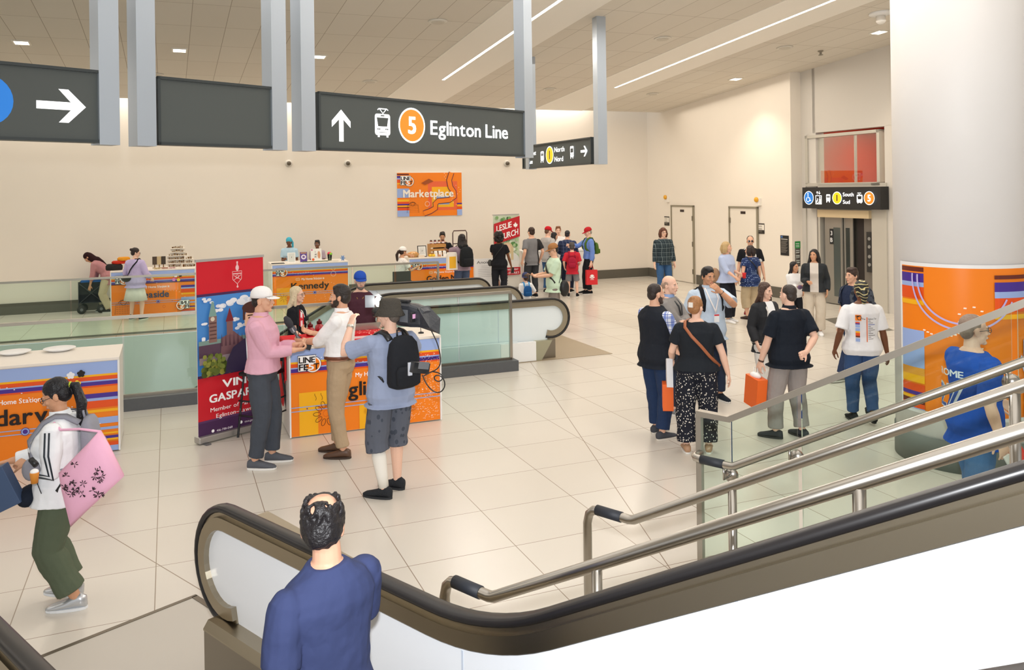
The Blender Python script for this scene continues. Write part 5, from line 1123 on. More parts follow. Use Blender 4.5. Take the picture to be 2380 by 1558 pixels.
# --- back left stalls
f = Fig('person in dusty pink top and dark headscarf bending over a folded wagon', XP(250, 660, 20.0), 20.0, 1.66, -80, 'm', lean=52, hz=.9, feet=((-.1, -.08, 4), (.1, .12, 0)), hl=(-.2, .36, .66), hr=(.12, .36, .68), fem=1, head=(0, 55), fat=1.08)
f.top(cloth('#b58184', .5, 9), 1.5, -.2, .02, 'tunic'); f.pants(cloth('#cdbf9f', .4), hem=.05, wide=.03); f.shoes(cloth('#3d3a3c')); f.scarf(cloth('#2c1418'), 'hijab'); f.head_faces()
p = fl(321, 742)
f = Fig('person in lilac cardigan and white skirt standing at the Leaside counter', p.x, p.y-.1, 1.63, 168, 'p', fem=1, fat=1.1, head=(-40, 12), hl=(-.25, .22, 1.0), hr=(.25, .25, .98), feet=((-.13, 0, 6), (.13, .03, -6)))
f.top(cloth('#bdb0d8', .5, 9), 1.7, -.16, .03, 'cardigan', loose=.03); f.skirt(cloth('#dcdcd2', .3), .47, .10); f.shoes(cloth('#2c2b30'), '#e6e0d6', .03); f.hair('bun', '#2a1d1a'); f.glasses(); f.head_faces(); 
f.crossbody(BLK, .03, 1); o = f.own('shoulder_bag', 'black shoulder bag against the lilac cardigan', 'bag'); m = MB(); m.smooth = True; m.ell(f.tp(-.13, -.17, .07), (.13, .06, .085)); f.part(m, 'bag_body', LEA, False, par=o)
f = Fig('person with turquoise headwrap leaning on the Kennedy counter', XP(674, 600, 21.75), 21.75, 1.66, 4, 'd', lean=10, head=(0, 22), hl=(-.12, .3, 1.12), hr=(.10, .3, 1.15), fem=1, grip=(.6, .6))
f.top(cloth('#b9d7e8'), .7, -.1, .016, 'tshirt'); f.pants(JEAN); f.shoes(BLK); f.scarf(cloth('#4ab0c8'), 'tail'); f.head_faces('#1c1210', lip='#7a4038')
f = Fig('person with short dark hair half hidden behind a card on the Kennedy counter', XP(738, 600, 21.9), 21.9, 1.56, 0, 'd', fem=1)
f.top(cloth('#b4a3b0'), .7, -.1, .016, 'tshirt'); f.pants(JEAN); f.shoes(BLK); f.hair('short', '#1b1414'); f.head_faces('#1c1210'); f.glasses('#b9bcc4')
f = Fig('person in white cap and speckled top seated left of the Golden Mile counter', XP(930, 630, 20.1), 20.1, 1.66, 128, 'm', lean=8, hz=.74, feet=((-.12, .26, 5), (.12, .28, -5)), hl=(-.1, .36, 1.30), hr=(.14, .40, 1.0), fem=1, head=(12, 6))
f.top(dots('speckled', '#efe9e4', '#a9969a', 34, .22, 1.), .7, -.1, .016, 'tshirt'); f.pants(BLK2); f.shoes(BLK); f.hair('pony', '#33211a'); f.cap('#f2efec'); f.head_faces()
f = Fig('person in black shirt serving behind the Golden Mile counter', XP(1029, 600, 22.3), 22.3, 1.72, 4, 'm', lean=8, head=(0, 20), hl=(-.2, .38, 1.1), hr=(.12, .4, 1.12))
f.top(BLK, .72, -.1, .016, 'tshirt'); f.pants(BLK2); f.shoes(BLK); f.hair('short', '#1d1614'); f.head_faces()
f = Fig('person in mauve top and jeans with a big black backpack at the Golden Mile counter', XP(1074, 600, 20.2), 20.2, 1.76, -150, 'd', fem=1, head=(10, 0), hl=(-.2, .5, 1.36), hr=(.22, .2, 1.0))
f.top(cloth('#9a8592'), .68, -.08, .014, 'tshirt'); f.pants(cloth('#46526c', .4)); f.shoes(BLK); f.hair('straight', '#211a1b'); f.head_faces(); backpack(f, 'bulky black backpack of the person in mauve', cloth('#1e2124', .6, 12), .34, .48, .2, .02)
o = f.own('paper_bag', 'white and yellow bag hanging before the Golden Mile counter', 'bag'); m = MB(); c = f.loc(1050, 608, 20.0); m.loft([[c+V((sx*a, sy*.05, z)) for sx, sy in ((-1, -1), (1, -1), (1, 1), (-1, 1))] for z, a in ((-.2, .13), (.17, .12), (.22, .1))]); f.part(m, 'bag_body', mat('#efe7dd', .6), False, par=o); m = MB(); m.box(c+V((0, -.0, -.02)), (.17, .112, .28)); f.part(m, 'bag_label', mat('#f0b429', .6), False, par=o)
f = Fig('person in all black with big curly hair in front of the green and red banner', XP(1160, 600, 21.2), 21.2, 1.72, 172, 'd', fem=1, fat=1.1, hl=(-.07, .24, 1.38), hr=(.30, .12, .86), el=(-.6, -.2, -1))
f.top(BLK, .6, -.14, .016, 'tshirt', loose=.01); f.pants(BLK2, wide=.01); f.shoes(BLK); f.hair('curly', '#15110f'); f.crossbody(LEA, .012, 1)
o = f.own('phone', 'black phone in the low hand of the person in all black', 'phone'); m = MB(); m.box(f.arms[1][2]+V((.03, .04, -.12)), (.08, .015, .15)); f.part(m, 'phone_body', mat('#141416', .3), False, par=o)
o = f.own('belt_bag', 'small dark bag at the hip of the person in all black', 'bag'); m = MB(); m.smooth = True; m.ell(f.tp(-.24, .0, .02), (.06, .08, .09)); f.part(m, 'bag_body', cloth('#4a4a48'), False, par=o)
# --- group at the white plinth
f = Fig('person in grey and black T-shirt with hair tied in a bun', XP(1236, 600, 21.6), 21.6, 1.84, -150, 'l', hl=(-.27, .0, .92), hr=(.27, .05, .92))
t = NT('half_tee'); (x, y, z), o_ = t.xyz(); t.col(t.mix(t.math('GREATER_THAN', x, .10), '#77777a', '#1c1c1f')); t.b.inputs['Roughness'].default_value = .85
f.top(t.m, .75, -.14, .016, 'tshirt', loose=.008); f.pants(cloth('#37393d', .5)); f.shoes(BLK); f.hair('bun', '#38261c'); f.head_faces(); f.glasses()
f = Fig('person in pale grey T-shirt and red cap looking down at the plinth', XP(1274, 600, 22.5), 22.5, 1.80, 130, 'p', head=(0, 14), hl=(-.2, .3, 1.0), hr=(.27, .05, .95), fat=1.12)
f.top(cloth('#b5b2b0'), .72, -.12, .016, 'tshirt', loose=.01); f.pants(JEANB, wide=.008); f.shoes(BLK); f.hair('buzz', '#6b4a35'); f.cap('#c4202c'); f.head_faces()
f = Fig('person with ginger hair facing the hall behind the plinth', XP(1298, 580, 23.6), 23.6, 1.76, 0, 'p', fat=.95); f.top(WHT, .7); f.pants(BLK2); f.shoes(BLK); f.hair('short', '#7d4a28'); f.head_faces('#7d4a28')
f = Fig('person with black shoulder-length hair and white top between the two red caps', XP(1288, 600, 23.1), 23.1, 1.62, 95, 'l', fem=1, head=(0, 12)); f.top(WHT, 1.8, -.1); f.pants(BLK2); f.shoes(BLK); f.hair('straight', '#15131a'); f.head_faces()
f = Fig('person in navy checked shirt bent slightly over the white plinth', XP(1318, 600, 22.6), 22.6, 1.70, 165, 'l', lean=10, hl=(-.2, .35, 1.05), hr=(.2, .35, 1.05), fat=1.1); f.top(plaid('navy_check', '#2a3554', '#2a3554', '#8f9ab8', .09, .01, .004), 1.85, -.1, .018); f.pants(cloth('#1f2638')); f.shoes(BLK); f.hair('buzz', '#2c2a2c')
p = fl(1331, 690)
f = Fig('child in red jersey and grey shorts seen from behind', p.x, p.y, 1.40, 176, 'p', hs=1.18, feet=((-.13, 0, 4), (.15, -.02, -10)), hl=(-.25, .1, .95), hr=(.2, .2, 1.0), cat='child'); f.top(cloth('#c32a3a'), .85, -.2, .022, 'jersey', loose=.015); f.pants(cloth('#7c7b7e'), frac=.48, wide=.02, name='shorts'); f.shoes(BLK, '#e9e6e0', .03); f.hair('short', '#4a4442'); backpack(f, 'dark red backpack on the child in the red jersey', cloth('#a3203a'), .27, .34, .12, .02)
p = fl(1370, 683)
f = Fig('person in blue shirt and red cap standing right of the plinth', p.x, p.y, 1.78, -78, 'p', feet=((-.1, .02, 4), (.1, .08, 0)), hl=(-.26, .02, .86), hr=(.1, .48, 1.28), head=(0, 18)); f.top(cloth('#6c8bd0'), 1.88, -.02, .018, loose=.008); f.pants(BLK2); f.shoes(BLK); f.hair('buzz', '#9a948c'); f.cap('#b8252c'); f.head_faces(); backpack(f, 'olive green backpack of the person in the blue shirt', cloth('#4c6a2c'), .24, .3, .12, .1)
o = f.own('gift_bag', 'red gift bag with white emblem held by the person in blue shirt', 'bag'); W_ = f.arms[0][2]; m = MB(); m.box(W_+V((0, .0, -.40)), (.10, .30, .38)); f.part(m, 'bag_body', mat('#d8232c', .6), False, par=o); m = MB(); m.smooth = True
for q in (-.04, .04): m.tube([W_+V((q, -.06, -.22)), W_+V((0, -.03, -.08)), W_+V((0, .03, -.08)), W_+V((q, .06, -.22))], .006, 6)
f.part(m, 'handle', mat('#a81a22', .6), False, par=o); g = GR(); g.ring(0, .02, .05, .012, '#ffffff', 20); g.rect(-.07, -.01, .07, .005, '#ffffff'); g.rect(-.05, -.06, .05, -.05, '#ffffff'); g.rect(-.03, .01, .03, .06, '#ffffff'); mm = Matrix.Scale(f.k, 4) @ face_m(W_+V((-.055, 0, -.40)), (0, -1, 0), (-1, 0, 0)); g.build('emblem', o, mm)
# --- by the escalator newels
f = Fig('person in mint T-shirt and tan cap looking at a phone by the escalators', XP(1288, 640, 16.5), 16.5, 1.73, -76, 'l', feet=((-.1, .08, 4), (.1, -.16, 0)), hl=(-.06, .34, 1.10), hr=(.06, .36, 1.12), head=(0, 16), grip=(.7, .7), fat=1.08, pl=(.5, 0, 1), pr=(-.5, 0, 1)); f.top(cloth('#cfe6cd', .4, 8), .85, -.16, .02, 'tshirt', loose=.02); f.pants(cloth('#857b75', .4), wide=.025); f.shoes(cloth('#5a5550')); f.hair('buzz', '#1c1816'); f.cap('#a9764a'); f.glasses(); f.head_faces(); f.crossbody(LEA, .05, 1)
o = f.own('shoulder_bag', 'black shoulder bag behind the person in mint', 'bag'); m = MB(); m.smooth = True; m.ell(f.tp(-.20, -.15, -.08), (.05, .10, .17)); f.part(m, 'bag_body', LEA, False, par=o)
o = f.own('phone', 'phone in brown case held by the person in mint', 'phone'); m = MB(); m.box((f.arms[0][2]+f.arms[1][2])/2+V((0, .13, .02)), (.09, .15, .015), Matrix.Rotation(R(25), 3, 'X')); f.part(m, 'phone_body', mat('#a9805e', .5), False, par=o)
f = Fig('small child in navy cap and white shirt beside the escalators', XP(1222, 690, 17.3), 17.3, 1.04, -160, 'p', hs=1.42, hr=(.3, .2, 1.1), feet=((-.09, 0, 5), (.09, 0, -5)), cat='child'); f.top(WHT, 1.2, -.1); f.pants(JEAN); f.shoes(BLK); f.hair('buzz', '#4a3526'); f.cap('#3d4468', 150); backpack(f, 'blue child backpack with light blue trim', cloth('#1f5590'), .30, .36, .14, .06, cloth('#5aa6e0'))
# --- by the doors
f = Fig('person in dark green checked shirt standing before the left white door', XP(1542, 600, 21.2), 21.2, 1.80, 12, 'p', hl=(-.26, .06, .86), hr=(.26, .06, .86)); f.top(plaid('green_check', '#27333a', '#3a464c', '#8a979a', .11, .03, .008), 1.85, -.12, .018, 'flannel_shirt', loose=.01); f.pants(JEANB); f.shoes(cloth('#5a4536')); f.hair('bob', '#5a2f1e', .006); f.glasses(); f.head_faces('#5a2f1e')
p = fl(1690, 749)
f = Fig('person with blonde bob and pale blue blouse holding a red mug', p.x, p.y, 1.68, 40, 'l', fem=1, head=(22, 0), feet=((-.1, .0, 6), (.1, .1, -6)), hl=(-.05, .3, 1.06), hr=(.16, .34, 1.0), fat=1.05, grip=(.3, .8)); f.top(cloth('#b6c3e2', .5, 7), 1.25, -.08, .022, 'blouse', loose=.02); f.pants(cloth('#20222b'), wide=.035); f.shoes(WHT, '#d8cfc0'); f.hair('bob', '#c0a272'); f.head_faces('#8f7450')
W_, d_, pn = f.hand_dirs[0]; o = f.own('mug', 'red travel mug held by the person in the pale blue blouse', 'mug'); m = MB(); m.smooth = True; m.lathe([(.034, -.06), (.042, .05), (.042, .055), (.02, .056)], W_+d_*.10+V((0, .045, 0)), 18); f.part(m, 'cup', mat('#d8232c', .35), False, par=o)
o = f.own('handbag', 'tan shoulder bag behind the pale blue blouse', 'bag'); m = MB(); m.smooth = True; m.ell(f.tp(.20, -.16, .08), (.07, .13, .16)); f.part(m, 'bag_body', mat('#9a7658', .5), False, par=o)
p = fl(1746, 731)
f = Fig('person in round dark sunglasses and black and white shirt by the right door', p.x, p.y, 1.74, -12, 'l', hl=(-.28, .06, .86), hr=(.28, .05, .86)); f.top(dots('bw_shirt', '#1a1b20', '#d9d7d4', 7, .30, 1., .6), .8, -.14, .022, loose=.015); f.pants(cloth('#c9b9b0')); f.shoes(cloth('#7c1f28')); f.hair('buzz', '#17151a'); f.glasses('#15151a', True); f.head_faces()
p = fl(1740, 742)
f = Fig('person in navy polka dot top and beige cropped trousers seen from behind', p.x+.05, p.y, 1.57, -152, 'l', fem=1, fat=1.3, head=(22, 0), hl=(-.32, .08, .92), hr=(.32, .05, .88)); f.top(dots('polka', '#2a3a66', '#a9bfe0', 28, .26), .5, -.16, .022, 'blouse', loose=.02); f.pants(cloth('#c4b090'), frac=.78, wide=.04); f.shoes(mat('#3a2a26', .5), '#3a2a26'); f.hair('bob', '#2a1f1e'); f.glasses(); f.head_faces(); f.crossbody(LEA, .02, -1, front=False)
o = f.own('tote_bag', 'red patterned tote bag at the side of the polka dot top', 'tote bag'); W_ = f.arms[1][2]; m = MB(); m.box(W_+V((.03, .02, -.36)), (.12, .30, .38)); f.part(m, 'bag_body', dots('tote_red', '#8a3038', '#d9c3b8', 16, .28, 1.), False, par=o)
m = MB(); m.smooth = True; m.tube([W_+V((.03, -.1, -.18)), W_+V((0, -.02, -.06)), W_+V((0, .04, -.06)), W_+V((.03, .12, -.18))], .008, 6); f.part(m, 'handle', LEA, False, par=o)
f = Fig('child with dark bob and white sweater by the elevator', XP(1846, 660, 16.2), 16.2, 1.32, 12, 'm', fem=1, hs=1.15, hl=(-.2, .1, .95), hr=(.04, .28, 1.15), cat='child', head=(18, 0)); f.top(WHT, 1.85, -.1, .022, 'sweater', loose=.01); f.pants(BLK2); f.shoes(BLK); f.hair('straight', '#191416'); f.head_faces('#1c1412', smile=.4)
o = f.own('purse', 'little purple purse held by the child in the white sweater', 'purse'); m = MB(); m.smooth = True; m.ell(f.arms[1][2]+V((.02, .09, -.01)), (.07, .04, .06)); f.part(m, 'purse_body', mat('#6a5070', .5), False, par=o)
f = Fig('person with long black hair in black bomber jacket and cream trousers', XP(1893, 680, 15.6), 15.6, 1.62, -20, 'm', fem=1, head=(-20, 0), hl=(-.24, .06, .9), hr=(.12, .26, 1.1)); f.top(cloth('#cfc6bd'), .3, -.05, .014, 'tank_top'); f.pants(cloth('#cfc3b2', .4), wide=.03); f.shoes(WHT); f.hair('long', '#171315'); f.head_faces('#1c1412')
f.top(open_front('open_bomber', '#1c2126', '#cfc6bd', .075), 1.9, -.06, .03, 'bomber_jacket', loose=.012)
p = at(1985, 900, 12.0)
f = Fig('teenager with dark brown hair and navy top behind the person in white tour T-shirt', p.x, 12.0, 1.66, -72, 'l', feet=((-.08, .32, 4), (.08, -.30, 0, .03, -15)), head=(8, 0), hz=.90); f.top(cloth('#26304a'), .8, -.1); f.pants(cloth('#2c3a58')); f.shoes(cloth('#9a958c'), '#d8d4cc'); f.hair('short', '#3a2820', .004); f.head_faces('#3a2820'); backpack(f, 'grey camouflage backpack of the teenager', dots('camo', '#4a4f5a', '#2b2f38', 14, .4, 1.), .3, .42, .18, .08)
# --- group in the middle right
p = fl(2006, 984)
f = Fig('person in white tour T-shirt and black wavy-striped headscarf walking away', p.x, p.y, 1.69, 176, 'd', fat=1.15, fem=.6, feet=((-.08, .10, 4), (.09, -.10, 0, .05, -25)), hl=(-.30, .06, .90), hr=(.30, .0, .84)); wt = cloth('#efeff1', .4, 9); f.top(wt, .85, -.10, .02, 'tshirt', loose=.02); f.pants(cloth('#3b5682', .4, 30), wide=.004); f.shoes(BLK, '#2a2a2a', .02)
t = NT('wavy_scarf'); (x, y, z), o_ = t.xyz(); wv = t.n('TexWave'); wv.inputs['Scale'].default_value = 7; wv.inputs['Distortion'].default_value = 9; wv.bands_direction = 'Z'; t.l(o_, wv.inputs['Vector']); t.col(t.mix(t.math('GREATER_THAN', wv.outputs['Fac'], .86), '#1c1d1e', '#d3c58a')); f.scarf(t.m, 'durag')
# back print on the T-shirt
bk = [q for q in f.torso_rings(.02) if q[0] == .32][0]
def backwrap(v): h = v.y; q = v.x/.215; r = [x_ for x_ in f.torso_rings(.02) if abs(x_[0]-.32) < .01][0]; return f.tp(r[1]*math.sin(q), r[3]-(r[2]+.014+v.z)*math.cos(q)*1.02-.012, h)*f.k
g = GR(.0008); x0 = -.14; g.rect(x0, .33, x0+.075, .40, OR); g.ring(x0+.05, .365, .025, .008, '#222222', 16); g.text('LINE', x0+.005, .375, .016, BK, .05, w=.05); 
for a, b, c in ((.30, .315, DO), (.285, .30, PU), (.25, .28, BL), (.205, .24, BL), (.185, .205, YE), (.15, .185, DO), (.13, .15, BR), (.08, .12, BL)): g.rect(x0, a, x0+.055, b, c)
g.text('The', -.02, .345, .020, '#222222', .01, align='r'); g.text('Eglinton Tour', .015, .345, .020, '#222222', .01, w=.13); g.rect(-.006, .08, .006, .375, '#e8703a')
for i in range(11): g.rect(.014, .325-i*.021, .05+.03*((i*7) % 3), .332-i*.021, '#3a56b0' if i == 2 else '#777777')
g.build('back_print', f.root, None, curve=backwrap)
p = fl(1838, 1018)
f = Fig('person in black polo and grey trousers with one hand behind the back', p.x, p.y, 1.72, -162, 'p', fat=1.2, feet=((-.16, .05, 40), (.14, -.02, 8)), hl=(-.30, .12, .86), hr=(.02, -.27, 1.02), er=(1, -.2, -.3), pr=(0, -1, .1, -.9, .0, -.35), head=(10, 2), grip=(.4, .75)); pb = cloth('#1c222c', .4, 14); f.top(pb, .8, -.12, .02, 'polo_shirt', loose=.03); f.collar(pb); f.pants(cloth('#9c9490', .4), wide=.02); f.shoes(cloth('#3b3d42'), '#2c2c2e'); f.hair('buzz', '#3a312c'); f.head_faces()
W_, d_, pn = f.hand_dirs[0]; m = MB(); m.smooth = True; m.tube([W_-d_*.01, W_+d_*.008], .033, 14); f.part(m, 'bracelet', mat('#4a3024', .5), False)
o = f.own('paper_bag', 'orange paper bag with white tissue held low by the person in black polo', 'paper bag'); c = W_+V((-.03, .07, -.36)); m = MB(); m.box(c, (.13, .24, .34), Matrix.Rotation(R(8), 3, 'X')); f.part(m, 'bag_body', mat('#f26a1e', .55), False, par=o); m = MB(); m.ell(c+V((0, .0, .18)), (.05, .09, .04)); f.part(m, 'tissue', WHITE, False, par=o); m = MB(); m.smooth = True; m.tube([c+V((0, -.05, .16)), c+V((.01, -.03, .27)), c+V((.01, .03, .27)), c+V((0, .05, .16))], .005, 6); f.part(m, 'handle', WHITE, False, par=o)
f = Fig('smiling person with long brown hair and black cardigan facing the black polo', XP(1779, 800, 10.75), 10.75, 1.57, 28, 'p', fem=1, head=(12, 6), hl=(-.10, .3, 1.05), hr=(.26, .1, .9), grip=(.7, .4)); f.top(WHT, .3, -.06, .012, 'tank_top'); f.pants(cloth('#e6e2dc'), wide=.02); f.shoes(cloth('#4a3a36')); f.hair('long', '#4a342a'); f.head_faces('#4a342a', lip='#b5564e', smile=1)
f.top(open_front('open_cardigan', '#1d1f24', '#eeeeee', .06), 1.88, -.2, .026, 'cardigan', loose=.012)
f.band([(.07, .05, .52), (.09, .15, .4), (.09, .15, .2), (.08, .15, .06)], .02, mat('#d9d4ce', .5), 'lanyard')
o = f.own('phone', 'phone in the hand of the smiling person with long brown hair', 'phone'); W_, d_, pn = f.hand_dirs[0]; m = MB(); m.box(W_+d_*.09+V((0, 0, .03)), (.075, .15, .012), Matrix.Rotation(R(20), 3, 'X')); f.part(m, 'phone_body', mat('#cfd2d6', .3), False, par=o)
p = fl(1527, 1016)
f = Fig('person in black vest over blue checked short sleeves, second left in the talking group', p.x, p.y, 1.74, 122, 'l', fat=1.18, feet=((-.12, .10, 6), (.11, -.02, -4)), hl=(-.10, .30, .98), hr=(.16, .28, .92), head=(-8, 4)); f.top(plaid('blue_check', '#e8edf6', '#5a78c8', '#3a55b0', .085, .03, .008), .92, -.04, .014); f.top(cloth('#22262e', .4, 14), 0, -.14, .032, 'vest', .55, loose=.01); f.pants(cloth('#27395a', .4, 30), wide=.012); f.shoes(cloth('#4a4c52'), '#ddd6ca'); f.hair('buzz', '#2f2522'); f.head_faces('#2f2522', beard='#4a3a34')
f = Fig('bald person in grey jacket with folded arms', XP(1556, 800, 10.35), 10.35, 1.72, 58, 'p', fat=1.05, hl=(.12, .24, 1.18), hr=(-.10, .27, 1.14), el=(-.8, .1, -.5), er=(.8, .1, -.5), feet=((-.1, .0, 5), (.1, .1, -5)), head=(-4, 3)); f.top(cloth('#8c8885', .5, 10), 1.9, -.10, .024, 'jacket', loose=.01); f.collar(cloth('#8fa6d0')); f.pants(cloth('#2f3644')); f.shoes(cloth('#8d9094'), '#e8e4de'); f.hair('bald', '#a58a78'); f.head_faces('#8a6a55')
for q in (-1, 1): f.band([(q*.06, .06, .52), (q*.05, .15, .42), (q*.02, .165, .3)], .022, LAN, 'lanyard')
p = fl(1660, 932)
f = Fig('person in light blue shirt holding a hand over the mouth', p.x, 10.95, 1.76, 14, 'm', fat=1.3, hr=(-.25, .05, .9), hl=(-.0, .16, 1.50), el=(-1, .1, -.7), pl=(.25, -1, .2, .8, .25, .55), grip=(.3, .35), head=(8, 10), feet=((-.13, .05, 8), (.13, 0, -8))) if False else Fig('person in light blue shirt holding a hand over the mouth', p.x-.05, 10.95, 1.76, 14, 'm', fat=1.28, hr=(.26, .05, .9), hl=(-.06, .235, 1.44), el=(-.75, .3, -.8), pl=(.2, -1, 0, .75, .1, .65), grip=(.35, .25), head=(8, 8), feet=((-.13, .05, 8), (.13, 0, -8)))
f.top(cloth('#c0d0e2', .5, 9), .85, -.14, .02, loose=.015); f.collar(cloth('#c0d0e2')); f.pants(cloth('#2a3346')); f.shoes(cloth('#20262f')); f.hair('short', '#1d1a1c'); f.head_faces('#1d1a1c')
for q in (-1, 1): f.band([(q*.07, .06, .53), (q*.06, .17, .40), (q*.01, .205, .27), (0, .21, .22)], .016, mat('#efeaea', .5), 'lanyard')
m = MB(); m.box(f.tp(0, .235, .16), (.07, .006, .10)); f.part(m, 'name_badge', mat('#eef0f3', .4), False); m = MB(); m.box(f.tp(0, .239, .20), (.068, .002, .018)); f.part(m, 'badge_stripe', mat('#d8303c', .5), False)
W_, d_, pn = f.hand_dirs[0]; m = MB(); m.smooth = True; m.tube([W_-d_*.035, W_-d_*.012], .034, 14); f.part(m, 'watch_strap', LEA, False)
backpack(f, 'black backpack of the person in the light blue shirt', BLK, .3, .44, .14, .06)
p = fl(1622, 1052)
f = Fig('person in black top and speckled wide trousers with a tan bag strap', p.x, p.y, 1.66, 172, 'p', fem=1, fat=1.3, head=(-30, 4), hl=(-.26, .24, .98), hr=(.34, .0, .88), feet=((-.12, 0, 6), (.12, .02, -6))); f.top(cloth('#23272d', .4, 14), .62, -.02, .02, 'tshirt', loose=.015); f.pants(dots('speckled_trousers', '#20222c', '#e9e2d6', 46, .27, 1., .8), wide=.04, waist=.05); f.shoes(mat('#b08868', .5)); f.hair('clip', '#a5744a'); f.head_faces('#8a6040')
m = MB(); c = f.hc+f.HR @ V((.0, -.128, .03)); m.box(c, (.05, .012, .055), f.HR); f.part(m, 'hair_clip', mat('#eae4dc', .3), False); f.crossbody(mat('#a8623e', .5), .034, -1, front=False)
o = f.own('canvas_bag', 'white printed bag over an orange paper bag held by the person in speckled trousers', 'bag'); W_ = f.arms[0][2]; m = MB(); m.box(W_+V((-.03, .02, -.16)), (.07, .34, .32), Matrix.Rotation(R(-14), 3, 'X')); f.part(m, 'bag_body', dots('printed_canvas', '#e6e4e6', '#5a5f58', 8, .22, 1.), False, par=o)
o = f.own('paper_bag', 'orange paper bag below the white bag of the person in speckled trousers', 'paper bag'); m = MB(); m.box(W_+V((-.05, .05, -.42)), (.12, .26, .30)); f.part(m, 'bag_body', mat('#f26a1e', .55), False, par=o)
# --- man in the blue jersey beyond the glass
f = Fig('person in royal blue baseball jersey walking right in front of the column', XP(2262, 900, 6.45), 6.45, 1.80, 99, 'p', fat=1.15, head=(-12, 0), feet=((-.1, .12, 4), (.1, -.16, 0)), hl=(-.18, .36, 1.02), hr=(.30, -.02, .88)); jy = cloth('#2454b4', .4, 10); f.top(jy, .85, -.18, .024, 'jersey', loose=.015); f.pants(cloth('#4d6f9c', .3, 30)); f.shoes(WHT); f.hair('buzz', '#8f7a6c'); f.glasses('#2a2a2c'); f.head_faces('#8a7464')
def jw(v): h = v.y; q = v.x/.20; r = [x_ for x_ in f.torso_rings(.024) if abs(x_[0]-.32) < .01][0]; return f.tp(r[1]*1.08*math.sin(q), r[3]-(r[2]+.04+v.z)*math.cos(q)*1.05-.012, h)*f.k
g = GR(.0008); g.text('ROME', 0, .34, .05, '#e6eaf2', .02, align='c', w=.22)
g.text('27', -.02, .10, .18, '#dfe6f2', .04, align='c', w=.24); g.text('27', -.02, .105, .165, '#2454b4', .0, align='c', w=.22); g.build('number_print', f.root, None, curve=jw)
o = f.own('paper_fan', 'red and white paper flag in the low hand of the person in the jersey', 'flag'); W_ = f.arms[1][2]; m = MB(); m.box(W_+V((.02, .10, -.13)), (.012, .16, .10), Matrix.Rotation(R(30), 3, 'X')); f.part(m, 'flag_cloth', mat('#e2382e', .6), False, par=o); m = MB(); m.box(W_+V((.02, .05, -.155)), (.014, .05, .10), Matrix.Rotation(R(30), 3, 'X')); f.part(m, 'flag_stripe', WHITE, False, par=o)
# ================================================================== banners, boards, goods
def rollup(name, label, pa, pb, H, fn, cat='banner'):
    o = thing(name, label, cat, (pa.x, pa.y, 0), math.atan2(pb.y-pa.y, pb.x-pa.x)); W = (pb-pa).length
    m = MB(); m.bx(-.02, W+.02, -.06, .06, .012, .085); m.build('cassette', mat('#b9b7b3', .35, .7), o, bevel=.012)
    for q in (.06, W-.06): m = MB(); m.bx(q-.03, q+.03, -.12, .12, 0, .012); m.build('foot', mat('#77777a', .4, .5), o)
    m = MB(); m.bx(-.01, W+.01, -.012, .012, H-.02, H+.01); m.build('top_bar', mat('#c9c8c6', .35, .7), o); m = MB(); m.tube([(W/2, .03, .05), (W/2, .03, H)], .008, 8); m.build('pole', STEELD, o)
    m = MB(); m.bx(0, W, -.003, .003, .08, H-.015); sh = m.build('sheet', WHITE, o); g = GR(.0006); fn(g, W, H-.1); g.build('print', sh, face_m((0, -.004, .083), (1, 0, 0), (0, -1, 0)))
    return o
